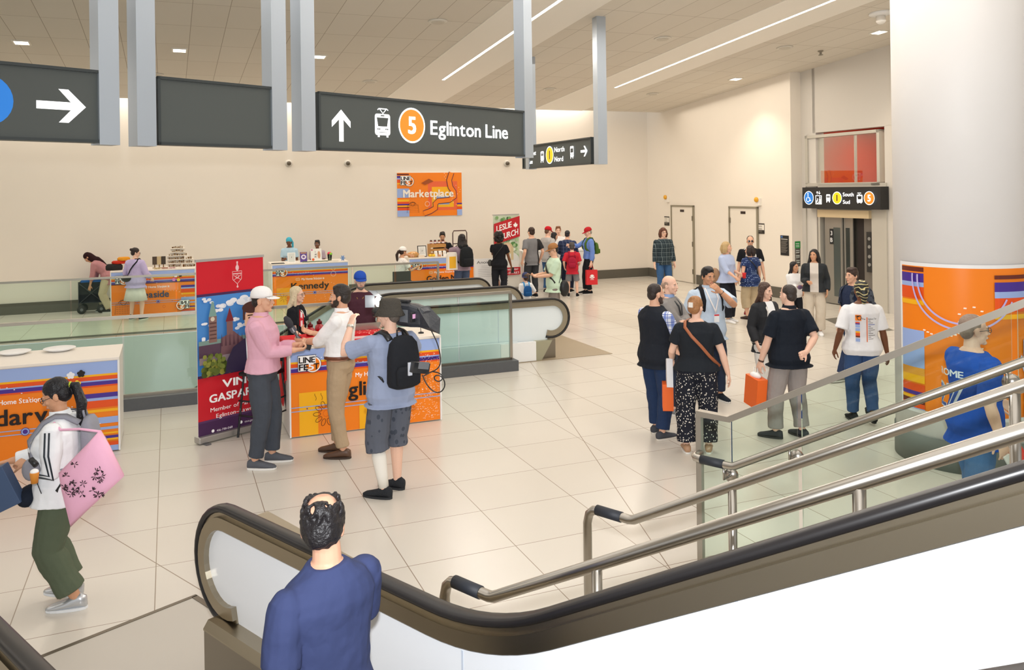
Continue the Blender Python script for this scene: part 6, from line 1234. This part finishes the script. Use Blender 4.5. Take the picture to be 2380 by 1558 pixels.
def vince(g, W, H):
    RD, PP = '#d3202f', '#4b2a55'; y = lambda q: q*H
    g.rect(0, 0, W, H, RD); g.rect(0, 0, W, y(.076), PP); g.rect(0, y(.072), W, y(.084), '#5d3866')
    g.rect(0, y(.336), W, y(.80), '#4d8fd6'); g.rect(0, y(.797), W, y(.812), PP); g.rect(0, y(.33), W, y(.345), PP)
    rr = random.Random(2)
    for cx, cy, r in ((.45, .745, .12), (.65, .75, .15), (.82, .74, .14), (.3, .72, .09), (.12, .77, .07), (.1, .63, .06), (.5, .65, .07), (.6, .60, .08), (.95, .7, .1), (.08, .55, .06)):
        for i in range(5): g.circ(W*min(.93, max(.07, cx+rr.uniform(-.09, .09))), y(cy+rr.uniform(-.015, .015)), W*r*.45, '#dfe6f0' if i % 2 else '#f2f4f8', 16, W*r*.26)
    g.rect(0, y(.48), W*.7, y(.545), '#7d9a92'); g.rect(0, y(.44), W*.7, y(.52), '#5a4355'); 
    g.rect(W*.145, y(.53), W*.26, y(.68), '#8a6a63'); g.poly([(W*.145, y(.68)), (W*.26, y(.68)), (W*.215, y(.765)), (W*.19, y(.765))], '#7fa39a'); g.circ(W*.2, y(.665), W*.03, '#d8cdb8', 14)
    for i in range(5): g.rect(W*.155, y(.55+.022*i), W*.25, y(.557+.022*i), '#5c403f')
    g.poly([(W*.30, y(.44)), (W*.68, y(.44)), (W*.66, y(.52)), (W*.5, y(.58)), (W*.33, y(.55))], '#76545a'); g.rect(W*.40, y(.56), W*.49, y(.64), '#83605f'); g.poly([(W*.385, y(.64)), (W*.505, y(.64)), (W*.445, y(.72))], '#7c2b33')
    for i in range(6): g.poly([(W*(.31+.06*i), y(.5)), (W*(.34+.06*i), y(.5)), (W*(.325+.06*i), y(.575-.01*(i % 2)))], '#5a3b45')
    g.rect(0, y(.41), W, y(.45), '#9d8a8f')
    for i in range(46): g.circ(W*rr.uniform(.05, .5), y(rr.uniform(.355, .42)), W*.045, rr.choice(('#5d6b2c', '#7c8438', '#4a5524', '#96953f')), 9)
    for i in range(40): g.circ(W*rr.uniform(.04, .33), y(rr.uniform(.355, .46)), W*.03, rr.choice(('#5d6b2c', '#8d9040', '#6e7a33')), 8)
    # portrait in a dark suit
    g.poly([(W*.33, y(.345)), (W*.36, y(.42)), (W*.45, y(.49)), (W*.62, y(.53)), (W*.98, y(.53)), (W, y(.5)), (W, y(.345))], '#2a2140'); g.poly([(W*.66, y(.345)), (W*.64, y(.53)), (W*.78, y(.56)), (W*.92, y(.53)), (W*.9, y(.345))], '#e8eef5')
    g.rect(W*.70, y(.50), W*.86, y(.58), '#d9a98c'); g.circ(W*.78, y(.635), W*.155, '#e3b698', 30, y(.088)); g.circ(W*.76, y(.71), W*.17, '#4a2b26', 30, y(.036)); g.rect(W*.60, y(.64), W*.635, y(.71), '#4a2b26')
    g.rect(W*.67, y(.66), W*.75, y(.667), '#3b241e'); g.circ(W*.71, y(.648), W*.03, '#3b2a22', 12, y(.005)); g.rect(W*.82, y(.66), W*.90, y(.667), '#3b241e'); g.circ(W*.86, y(.648), W*.03, '#3b2a22', 12, y(.005)); g.poly([(W*.72, y(.59)), (W*.86, y(.59)), (W*.79, y(.575))], '#f4f0ea')
    # crest
    c = '#f0c8c8'; cx = W*.52; g.line([(cx-.06, y(.932)), (cx+.06, y(.932)), (cx+.055, y(.885)), (cx, y(.858)), (cx-.055, y(.885))], .007, c, True); g.rect(cx-.055, y(.915), cx+.055, y(.921), c); g.line([(cx-.05, y(.91)), (cx+.05, y(.88))], .006, c); g.line([(cx+.05, y(.91)), (cx-.05, y(.88))], .006, c); g.ring(cx, y(.9), .02, .005, c, 12)
    g.circ(cx, y(.953), .022, c, 14, y(.017)); g.rect(cx-.008, y(.932), cx+.008, y(.985), c); g.circ(cx, y(.985), .012, c, 10); g.rect(cx-.004, y(.835), cx+.004, y(.858), c); g.circ(cx, y(.842), .013, c, 8)
    g.text('VINCE', W*.28, y(.268), .088, WH, .03, w=W*.62); g.text('GASPARRO', W*.09, y(.195), .088, WH, .03, w=W*.86); g.text('Member of Parliament', W*.10, y(.142), .046, WH, .004, w=W*.84); g.text('Eglinton–Lawrence', W*.18, y(.102), .046, WH, .004, w=W*.70)
    g.circ(W*.13, y(.033), .018, WH, 16); g.text('416-781-0611', W*.18, y(.024), .024, '#efe6ef', .006, w=W*.23); g.circ(W*.54, y(.044), .018, WH, 16); g.text('vince.gasparro@parl.gc.ca', W*.59, y(.036), .024, '#efe6ef', .006, w=W*.39)
pa = fl(461, 1034); pb = pa+V((.64, .768, 0))*.86
rollup('banner', 'tall red roll-up banner with tower and portrait beside the pink shirt', pa, pb, 2.06, vince)
def leslie(g, W, H):
    y = lambda q: q*H; rr = random.Random(6); g.rect(0, 0, W, H, '#e9e6dc'); g.rect(0, y(.28), W, H, '#cdd9bf')
    for i in range(70): g.circ(W*rr.uniform(.08, .92), y(rr.uniform(.42, .97)), W*.06, rr.choice(('#5f8f52', '#83ab70', '#a9c795', '#dfe8d2', '#4a7548')), 8)
    g.circ(W*.62, y(.36), W*.36, '#e6e7e2', 20, y(.13)); g.rect(W*.3, y(.27), W*.95, y(.36), '#eceae4'); g.circ(W*.52, y(.54), W*.2, '#d8c49a', 18, y(.085)); g.circ(W*.5, y(.54), W*.14, '#e9c6ae', 18, y(.065)); g.rect(W*.64, y(.38), W*.74, y(.56), '#d8c49a')
    g.poly([(0, y(.60)), (W, y(.70)), (W, y(.985)), (0, y(.885))], '#c32630'); g.text('LESLIE', W*.10, y(.775), .16, WH, .018, w=W*.58, slope=.25); g.text('CHURCH', W*.09, y(.645), .16, WH, .018, w=W*.84, slope=.25)
    c, d = W*.83, y(.855); g.poly([(c+W*.1*r_*math.sin(R(a)), d+W*.12*r_*math.cos(R(a))) for a, r_ in ((0, 1), (14, .6), (28, .8), (38, .5), (72, 1), (80, .7), (105, .8), (130, .55), (170, .45), (180, .9), (190, .45), (230, .55), (255, .8), (280, .7), (288, 1), (322, .5), (332, .8), (346, .6))], WH)
    g.rect(0, y(.17), W, y(.275), '#c32630'); g.text('MEMBER OF PARLIAMENT', W*.06, y(.235), .045, WH, .02, w=W*.86); g.text('TORONTO–ST. PAUL’S', W*.06, y(.185), .06, WH, .02, w=W*.88)
    for q in (.13, .09, .05): g.rect(W*.08, y(q), W*.5, y(q+.012), '#7c7a76')
rollup('banner', 'green and red roll-up banner behind the person in all black', V((XP(1147, 600, 23.0), 23.0, 0)), V((XP(1207, 600, 23.4), 23.4, 0)), 2.12, leslie)
def board(name, label, px0, px1, Y0, Y1, z0, z1, fn, cat='sign board'):
    a = V((XP(px0, 600, Y0), Y0, 0)); b = V((XP(px1, 600, Y1), Y1, 0)); o = thing(name, label, cat, (a.x, a.y, 0), math.atan2(b.y-a.y, b.x-a.x)); W = (b-a).length
    m = MB(); m.bx(0, W, -.01, .01, z0, z1); bd = m.build('panel', mat('#ecebea', .5), o); g = GR(); fn(g, W, z1-z0); g.build('print', bd, face_m((0, -.011, z0), (1, 0, 0), (0, -1, 0)))
    for q in (.08, W-.08): m = MB(); m.tube([(q, .02, 0), (q, .02, z0+.1)], .01, 8); m.tube([(q, .02, .02), (q, .2, 0.006)], .008, 8); m.build('leg', STEELD, o)
    return o
def anoint(g, w, h):
    g.text('Anointed', w*.06, h*.86, .075, '#3a3a3c', .004, w=w*.62)
    for i in range(7): g.rect(w*(.2 if i < 2 else .1), h*(.79-.05*i), w*(.6-.04*(i % 3)), h*(.797-.05*i), '#b9b7b6')
    g.circ(w*.66, h*.24, w*.12, '#4a2420', 18, h*.2); g.circ(w*.68, h*.28, w*.085, '#d8a58c', 18, h*.11); g.rect(w*.56, 0, w*.82, h*.14, '#e4e0de'); g.rect(w*.64, h*.22, w*.73, h*.24, '#f6f0ec')
board('sign_board', 'white poster board with a smiling portrait right of the Golden Mile counter', 1103, 1178, 21.6, 21.9, .1, 1.02, anoint)
o = thing('plinth', 'white table plinth with people gathered around it', 'table', (XP(1216, 600, 23.2), 23.2, 0), AR*.6); m = MB(); m.bx(0, 2.0, 0, .6, 0, 1.05); m.build('body', mat('#ebe7e2', .5), o, bevel=.01); m = MB(); m.bx(-.02, 2.02, -.02, .62, 1.05, 1.09); m.build('top', WHITE, o)
# ---- things on the Eglinton counter (local frame of the counter: x along the front, y to the back)
def ctr(px, py, z): p = fl(px, py, z); return p
EZ = 1.04; RED = cloth('#d92a30', .3, 10)
CE = lambda x, y, z=EZ: V((cE.x, cE.y, z))+MA.to_3x3() @ V((x, y, 0))
o = thing('tablecloth', 'red cloth over the left part of the interview counter', 'tablecloth', CE(0, 0, 0), AR); m = MB(); m.smooth = False
m.bx(-.012, .98, .10, .82, EZ, EZ+.006); m.bx(-.02, -.008, .22, .82, .62, EZ+.006); m.prism([(.30, .62), (.80, .62), (.80, .18), (.62, .30), (.50, .26), (.38, .48)], lambda a, b: V((-.020, a, b)), lambda a, b: V((-.010, a, b))); m.build('cloth', RED, o)
def flagstick(label, p, h, tilt=0.):
    o = thing('desk_flag', label, 'flag', p); m = MB(); m.lathe([(.035, 0), (.035, .012), (.012, .02)], seg=18); m.build('stand', BLACK, o); m = MB(); m.tube([(0, 0, .01), (tilt, 0, h)], .004, 8); m.build('stick', mat('#1d1b1a', .4), o)
    m = MB(); m.smooth = True; W_, H_ = .11, .20; n = 6; vs = []
    ys = [0, .01, .018, .012, .004, .012, .02]
    for j in range(n+1): vs += [(tilt*.9+.012+W_*j/n*.55, -ys[j], h-.03-.055*j/n*1.2), (tilt*.5+.012+W_*j/n*.55, -ys[j], h-.03-H_-.03*j/n)]
    for j in range(n): m.cur = 1 if 2 <= j < 4 else 0; m.add([vs[2*j], vs[2*j+1], vs[2*j+3], vs[2*j+2]], [(0, 1, 2, 3)])
    m.cur = 0; fo = m.build('flag_cloth', [mat('#d8222e', .7), WHITE], o)
    g = GR(); lf = [(.026*r_*math.sin(R(a)), .032*r_*math.cos(R(a))) for a, r_ in ((0, 1), (14, .6), (28, .8), (38, .5), (72, 1), (80, .7), (105, .8), (130, .55), (170, .45), (180, .9), (190, .45), (230, .55), (255, .8), (280, .7), (288, 1), (322, .5), (332, .8), (346, .6))]; g.poly(lf, '#d8222e'); g.build('maple_leaf', fo, face_m((tilt*.7+.042, -.026, h-.15), (1, 0, 0), (0, -1, 0)))
fp = ctr(694, 786, EZ); flagstick('small Canadian flag on a black stand in front of the blonde person', fp, .38, .0)
fp = ctr(986, 778, EZ); flagstick('small Canadian flag at the far right of the interview counter', fp+V((-.05, .1, 0)), .32, -.02)
def jar(label, p):
    o = thing('lantern_jar', label, 'jar', p, 0, 'red jars'); m = MB(); m.smooth = True; m.lathe([(.02, 0), (.045, .01), (.058, .05), (.05, .09), (.03, .11), (.03, .12)], seg=20); m.build('glass_body', mat('#a3121f', .12, spec=.8), o); m = MB(); m.smooth = True; m.lathe([(.034, .118), (.034, .145), (.015, .155), (.012, .175)], seg=16); m.build('lid', mat('#5d1216', .25, .6), o)
    return o
jar('red glass jar nearest the microphone hand', ctr(719, 784, EZ)+V((0, .05, 0))); jar('red glass jar just right of the first one', ctr(740, 776, EZ)+V((0, .06, 0)))
def slab(name, label, cat, p, d, ma, rz=AR, group=None, bev=0, part='sheet'):
    o = thing(name, label, cat, p, rz, group); m = MB(); m.bx(-d[0]/2, d[0]/2, -d[1]/2, d[1]/2, .0005, d[2]); m.build(part, ma, o, bevel=bev); return o
slab('paper_sheet', 'white paper sheet on the red cloth beside the interviewer', 'paper', ctr(748, 796, EZ+.007), (.21, .28, .004), WHITE, AR+.2)
o = thing('pamphlet_tray', 'clear tray of red pamphlets right of the interviewer on the counter', 'tray', ctr(850, 782, EZ), AR); m = MB(); m.bx(-.22, .22, -.14, .14, .0, .03); m.build('tray', mat('#e6dcd8', .3), o); m = MB(); m.bx(-.2, .2, -.12, .12, .03, .06); m.build('pamphlets', dots('pamphlets', '#c8262c', '#f0b0a0', 30, .3, 1.), o); m = MB(); m.bx(-.22, .22, .13, .14, .03, .14); m.build('back_rail', STEEL, o)
# black folding chair left of the counter
o = thing('folding_chair', 'black high folding chair between the pink shirt and the counter', 'chair', CE(-.26, .34, 0), R(-20)); BT = mat('#141518', .35)
for a, b in ((-.19, -.17), (.19, -.17), (-.19, .19), (.19, .19)): m = MB(); m.tube([(a*1.05, b*1.2, 0), (a*.9, b*.7, .72)], .013, 10); m.build('leg', BT, o)
m = MB(); m.bx(-.2, .2, -.19, .19, .70, .75); m.build('seat', BT, o, bevel=.02); m = MB(); m.bx(-.2, .2, .17, .2, .82, 1.0); m.build('backrest', BT, o, bevel=.01)
for z in (.25, .42): m = MB(); m.tube([(-.19, -.19, z), (.19, -.19, z)], .010, 8); m.tube([(.19, -.19, z), (.19, .2, z)], .010, 8); m.build('stretcher', BT, o)
for q in (-.19, .19): m = MB(); m.tube([(q*.95, .13, .72), (q*.95, .185, 1.0)], .012, 8); m.build('back_post', BT, o)
# ---- wagon at the far left
o = thing('wagon', 'folding black wagon with blue lining left of the Leaside counter', 'wagon', fl(216, 726), AR)
m = MB(); m.bx(-.28, .26, -.2, .2, .25, .74); m.build('basket', cloth('#24282e'), o); m = MB(); m.bx(-.24, .24, -.19, .19, .74, .78); m.build('lining', cloth('#2b64b0'), o)
for q in (-.22, .2):
    for y_ in (-.22, .22): m = MB(); m.smooth = True; m.tube([(q, y_-.025, .10), (q, y_+.025, .10)], .10, 18); wh_ = m.build('wheel', mat('#1c1d20', .6), o); m = MB(); m.tube([(q, y_-.03, .10), (q, y_+.03, .10)], .035, 12); m.build('hub', mat('#6a6c70', .4), wh_)
for a, b in (((-.27, -.22, .25), (.25, -.22, .72)), ((-.27, -.22, .72), (.25, -.22, .25)), ((-.28, -.22, .12), (-.28, -.22, .76)), ((.26, -.22, .12), (.26, -.22, .76))): m = MB(); m.tube([a, b], .012, 8); m.build('frame_bar', mat('#3c4046', .4, .5), o)
# ---- Leaside counter goods
LZ = 1.08
CS = lambda x, y, z=LZ: V((cS.x, cS.y, z))+MA.to_3x3() @ V((x, y, 0))
for i, (px, py, c, d, lb) in enumerate(((262, 618, '#2c2a2a', (.36, .26, .14), 'dark folded garment bag at the left end of the Leaside counter'), (258, 607, '#c2321f', (.30, .22, .07), 'red folded garment on the Leaside pile'), (275, 603, '#e0962a', (.26, .2, .08), 'mustard folded garment on top of the Leaside pile'), (296, 600, '#a8692e', (.12, .1, .2), 'brown paper bag behind the lilac cardigan'))):
    p = CS(.06+i*.10, .35+.02*i, LZ+(.0, .14, .21, 0)[i]); o = thing('folded_garment' if i < 3 else 'paper_bag', lb, 'clothing' if i < 3 else 'bag', p, AR+.3*i); m = MB(); m.smooth = True; n = 5
    m.loft([[V((d[0]/2*s_*math.copysign(abs(math.cos(a))**.6, math.cos(a)), d[1]/2*s_*math.copysign(abs(math.sin(a))**.6, math.sin(a))*(1+.1*math.sin(3*a+i)), z_*d[2])) for a in [2*math.pi*j/20 for j in range(20)]] for z_, s_ in ((0.003, .9), (.2, 1), (.7, 1), (1, .8))]); m.build('cloth_fold' if i < 3 else 'bag_body', cloth(c, .8, 20), o)
CARDW = mat('#efe6d8', .5)
def rack(label, x0, x1, y, tiers, tz, rnd):
    o = thing('display_rack', label, 'display rack', CS(0, 0, 0), AR, 'jewellery racks'); rr = random.Random(rnd)
    for k in range(tiers):
        z = LZ+tz*k; sh = .07*(k >= tiers-2); a, b = x0+sh, x1-sh; m = MB(); m.bx(a, b, y+.04*k, y+.04*k+.12, z, z+.018); m.bx(a, b, y+.04*k+.1, y+.04*k+.12, z, z+tz); t_ = m.build('tray', CARDW, o); m = MB(); x = a+.03
        while x < b-.03: w_ = rr.uniform(.015, .04); h_ = rr.uniform(.02, tz*.65); m.bx(x, x+w_, y+.04*k+.05, y+.04*k+.07, z+.018, z+.018+h_); x += w_+rr.uniform(.008, .03)
        q = m.build('trinkets', dots('trinket%d' % (rnd*10+k), '#6a4a2c', '#d8c9a0', 40, .35, 1.), t_); q['kind'] = 'stuff'
rack('tall tiered cream rack of jewellery on the Leaside counter', 1.20, 1.66, .30, 6, .085, 1); rack('low cream rack of jewellery at the right end of the Leaside counter', 1.50, 1.84, .14, 3, .09, 2)
for i, (x, lb) in enumerate(((.92, 'left dark necklace stand by the lilac cardigan'), (1.02, 'middle dark necklace stand on the Leaside counter'), (1.11, 'right dark necklace stand on the Leaside counter'))):
    o = thing('necklace_stand', lb, 'stand', CS(x, .4), AR, 'necklace stands'); m = MB(); m.tube([(0, 0, 0), (0, 0, .26)], .012, 8); m.lathe([(.05, 0), (.05, .01), (.02, .015)], seg=14); m.build('post', mat('#8a6a48', .5), o); m = MB(); m.bx(-.05, .05, -.015, .015, .08, .27); m.build('bust', mat(('#4a3a2c', '#c9b48a', '#3d3328')[i], .6), o)
for i, (x, c, lb) in enumerate(((.98, '#c9b48a', 'left flat tray of trinkets on the Leaside counter'), (1.14, '#b58a7a', 'flat pinkish tray of trinkets before the tall rack'), (1.3, '#d0a8a8', 'right flat pink tray at the front of the tall rack'))): slab('trinket_tray', lb, 'tray', CS(x, .12), (.14, .16, .025), dots('tray%d' % i, c, '#6d5a40', 45, .3, 1.), part='tray')
# ---- Kennedy counter goods
CK = lambda x, y, z=LZ: V((cK.x, cK.y, z))+MA.to_3x3() @ V((x, y, 0))
def card(name, label, cat, p, w, h, cb, fn, fr=None, tilt=12):
    o = thing(name, label, cat, p, AR); rt = Matrix.Rotation(R(-tilt), 4, 'X'); m = MB(); m.bx(-w/2, w/2, -.008, .008, 0, h); m.xf(rt); b = m.build('backing', mat(fr or cb, .5), o); g = GR(); e = .02 if fr else .004; g.rect(e, e, w-e, h-e, cb); fn and fn(g, w, h); g.build('print', b, rt @ face_m((-w/2, -.009, 0), (1, 0, 0), (0, -1, 0)))
    m = MB(); m.tube([(0, .0, h*.6), (0, h*.4, 0.004)], .006, 6); m.build('prop', STEELD, o); return o
card('framed_notice', 'small white framed card at the left of the Kennedy counter', 'picture frame', CK(.50, .2), .19, .25, '#d9dcd6', None, '#f4f2ee')
def bk1(g, w, h): g.circ(w/2, h/2, w*.36, '#efe8f2', 16); g.circ(w/2, h*.5, w*.2, '#8a6ab0', 10); g.rect(w*.1, h*.86, w*.9, h*.94, '#e0a23a')
card('book', 'purple and orange picture book standing on the Kennedy counter', 'book', CK(.80, .25), .17, .25, '#5b3f94', bk1)
def bk2(g, w, h):
    for i, ch in enumerate('IAM'): g.text(ch, w*.42, h*(.68-.2*i), h*.12, '#3a3a42', .02, align='c')
    g.circ(w*.75, h*.5, w*.13, '#d99a70', 12, h*.3); g.circ(w*.2, h*.14, w*.12, '#e8642a', 12); g.circ(w*.12, h*.9, w*.08, '#d8709a', 10)
card('picture_card', 'large white picture card standing in front of the half hidden vendor', 'card', CK(1.12, .3), .27, .32, '#f1efe9', bk2)
o = thing('candy_glass', 'glass cup with bright candy balls on the Kennedy counter', 'cup', CK(1.46, .35), AR); m = MB(); m.smooth = True; m.lathe([(.045, 0), (.06, .16), (.058, .16), (.043, .01)], seg=18); m.build('cup', CLEAR, o); rr = random.Random(1)
for i, c in enumerate(('#7ac42a', '#e8452a', '#f09a1e', '#e0335a', '#8fd03a')): m = MB(); m.smooth = True; m.ell((.032*math.cos(i*1.26), .03*math.sin(i*1.26), .165+.02*(i % 2)), (.035,)*3); m.build('candy_ball', mat(c, .4), o)
slab('placemat', 'black papers at the left end of the Kennedy counter', 'papers', CK(.16, .12), (.30, .2, .012), BLACK, part='papers'); slab('tray', 'pale flat tray right of the candy glass', 'tray', CK(1.5, .12), (.26, .14, .015), mat('#d8cfc0', .4), part='tray')
o = thing('string_lights', 'green garland winding across the Kennedy counter', 'garland', CK(0, 0, 0), AR); m = MB(); m.smooth = True; m.tube([(.75+.05*i, .12+.03*math.sin(i*1.9), LZ+.012) for i in range(15)], .010, 8); m.build('vine', mat('#4f6b3c', .7), o)
o = thing('bow_ornament', 'little blue bow ornament at the right end of the Kennedy counter', 'ornament', CK(1.76, .2), AR)
for i in range(6): m = MB(); m.smooth = True; m.ell((.03*math.cos(i*1.05), 0, .06+.04*math.sin(i*1.05)), (.035, .02, .016), Matrix.Rotation(-i*1.05, 3, 'Y')); m.build('loop', mat('#6f93c8', .4), o)
# ---- Golden Mile counter goods
CG = lambda x, y, z=LZ: V((cG.x, cG.y, z))+MA.to_3x3() @ V((x, y, 0))
def lines(g, w, h):
    for i in range(7): g.rect(w*.2, h*(.82-.09*i), w*(.8-.05*(i % 2)), h*(.84-.09*i), '#a5a39e')
card('framed_notice', 'black framed price list on the Golden Mile counter', 'picture frame', CG(.42, .2), .24, .30, '#e9e9e4', lines, '#22201e')
WD = mat('#c08a4a', .6, var=.15, bs=8); o = thing('wooden_crate', 'wooden crate shelf with jars on the Golden Mile counter', 'crate', CG(.86, .35), AR)
for i in range(3): m = MB(); m.bx(-.21, .21, -.12, -.10, .03+.1*i, .10+.1*i); m.build('slat', WD, o)
for q in (-.21, .21): m = MB(); m.bx(q-.012, q+.012, -.12, .12, 0, .32); m.build('side', WD, o)
m = MB(); m.bx(-.21, .21, -.12, .12, .30, .32); m.build('top_board', WD, o)
def hjar(label, p, c):
    o = thing('honey_jar', label, 'jar', p, AR, 'jars on the crate'); m = MB(); m.smooth = True; m.lathe([(.03, 0), (.038, .01), (.038, .07), (.028, .085)], seg=16); m.build('jar_body', mat(c, .25), o); m = MB(); m.lathe([(.039, .02), (.039, .06)], seg=16, cap=False); m.build('label_band', mat('#efe6ea', .6), o); m = MB(); m.lathe([(.03, .085), (.03, .105), (.01, .107)], seg=14); m.build('lid', mat('#3a2520', .4), o)
for i, n_ in enumerate(('leftmost', 'second', 'third', 'rightmost')): hjar(n_+' small labelled jar on top of the wooden crate', CG(.70+.11*i, .33, LZ+.32), ('#8a4a22', '#8a3a40', '#a05a2a', '#7a3a2a')[i])
for i, n_ in enumerate(('left', 'middle', 'right')): card('price_card', n_+' white card leaning before the wooden crate', 'card', CG(.78+.12*i, .16), .085, .15, '#f2efe8', None)
for i, (x, y_, lb) in enumerate(((.62, .15, 'yellow lemon at the left foot of the crate'), (.70, .12, 'yellow lemon nearer the white cards'))): o = thing('lemon', lb, 'fruit', CG(x, y_), AR, 'lemons'); m = MB(); m.smooth = True; m.ell((0, 0, .037), (.05, .036, .036)); m.build('fruit', mat('#eec42c', .5), o)
o = thing('basket', 'tan basket of goods at the left end of the Golden Mile counter', 'basket', CG(.18, .25), AR); m = MB(); m.smooth = True; m.lathe([(.12, 0), (.17, .10), (.16, .10), (.11, .01)], seg=22); m.build('weave', mat('#c99a5c', .7, bump=.6, bs=60), o); m = MB(); m.smooth = True; m.ell((0, 0, .1), (.14, .13, .05)); m.build('contents', dots('bakes', '#d9a36a', '#efd3b0', 18, .35, 1.), o)
slab('cake_box', 'pale pastry box beside the tan basket', 'box', CG(.36, .12), (.16, .12, .05), mat('#e8d6c0', .5), part='box')
o = thing('metal_rack', 'dark tubular display rack behind the person with the bulky backpack', 'rack', CG(1.58, .55, 0), AR); m = MB(); m.smooth = True; m.tube([(-.2, 0, 0), (-.2, 0, 1.66), (-.17, 0, 1.72), (.17, 0, 1.72), (.2, 0, 1.66), (.2, 0, 0)], .014, 10); m.build('frame', mat('#4a2e2a', .4, .4), o); m = MB(); m.bx(-.18, .18, -.06, .06, 1.36, 1.38); m.build('shelf', mat('#3a2826', .4), o)
# ---- stool of the seated vendor
o = thing('stool', 'black mesh chair under the seated vendor in the white cap', 'chair', (XP(930, 660, 20.05), 20.0, 0), R(20))
m = MB(); m.bx(-.22, .22, -.2, .22, .56, .62); m.build('seat', BLK, o, bevel=.03); m = MB(); m.bx(-.22, .22, -.24, -.21, .60, .90); m.build('backrest', mat('#2a2827', .7), o, bevel=.01)
for a, b in ((-.19, -.18), (.19, -.18), (-.19, .19), (.19, .19)): m = MB(); m.tube([(a, b, 0), (a, b, .57)], .014, 8); m.build('leg', BLACK, o)
# ---- small cameras on the back wall, floor inlay by the elevator, sheet on the near counter
for i, (px, lb) in enumerate(((671, 'small wall camera below the left main sign post'), (808, 'small wall camera under the arrow of the main sign'), (1178, 'small wall camera under the right end of the main sign'))):
    p = on_plane(px, 380, bp, BN); o = thing('wall_camera', lb, 'camera', p, AR, 'wall cameras'); m = MB(); m.smooth = True; m.tube([(0, 0, 0), (0, -.03, 0)], .10, 20); m.build('base', mat('#d9d2c6', .5), o); m = MB(); m.smooth = True; m.ell((0, -.06, 0), (.06, .07, .06)); m.build('ball', mat('#5c5244', .25), o)
m = MB()
pts = [iA @ fl(*q) for q in ((1916, 742), (1984, 734), (2078, 768), (1990, 776))]; ce = sum(pts, V((0, 0, 0)))/4; ins = [ce+(p-ce)*.55 for p in pts]
for i in range(4): a, b = pts[i], pts[(i+1) % 4]; c, d = ins[(i+1) % 4], ins[i]; m.add([(q.x, q.y, .002) for q in (a, b, c, d)], [(0, 1, 2, 3)])
struct(m, 'trim_floor_inlay', mat('#6b675e', .4), AR)
CLc = lambda x, y, z=1.03: V((cL.x, cL.y, z))+MA.to_3x3() @ V((x, y, 0))
for x, lb in ((1.35, 'white plastic plate stack at the back of the near left counter'), (.9, 'white plastic tray at the back of the near left counter, cut by the edge')):
    o = thing('plate', lb, 'plate', CLc(x, .72), AR); m = MB(); m.smooth = True; m.lathe([(.10, 0), (.17, .03), (.165, .034), (.09, .008)], seg=26); m.build('dish', WHITE, o)
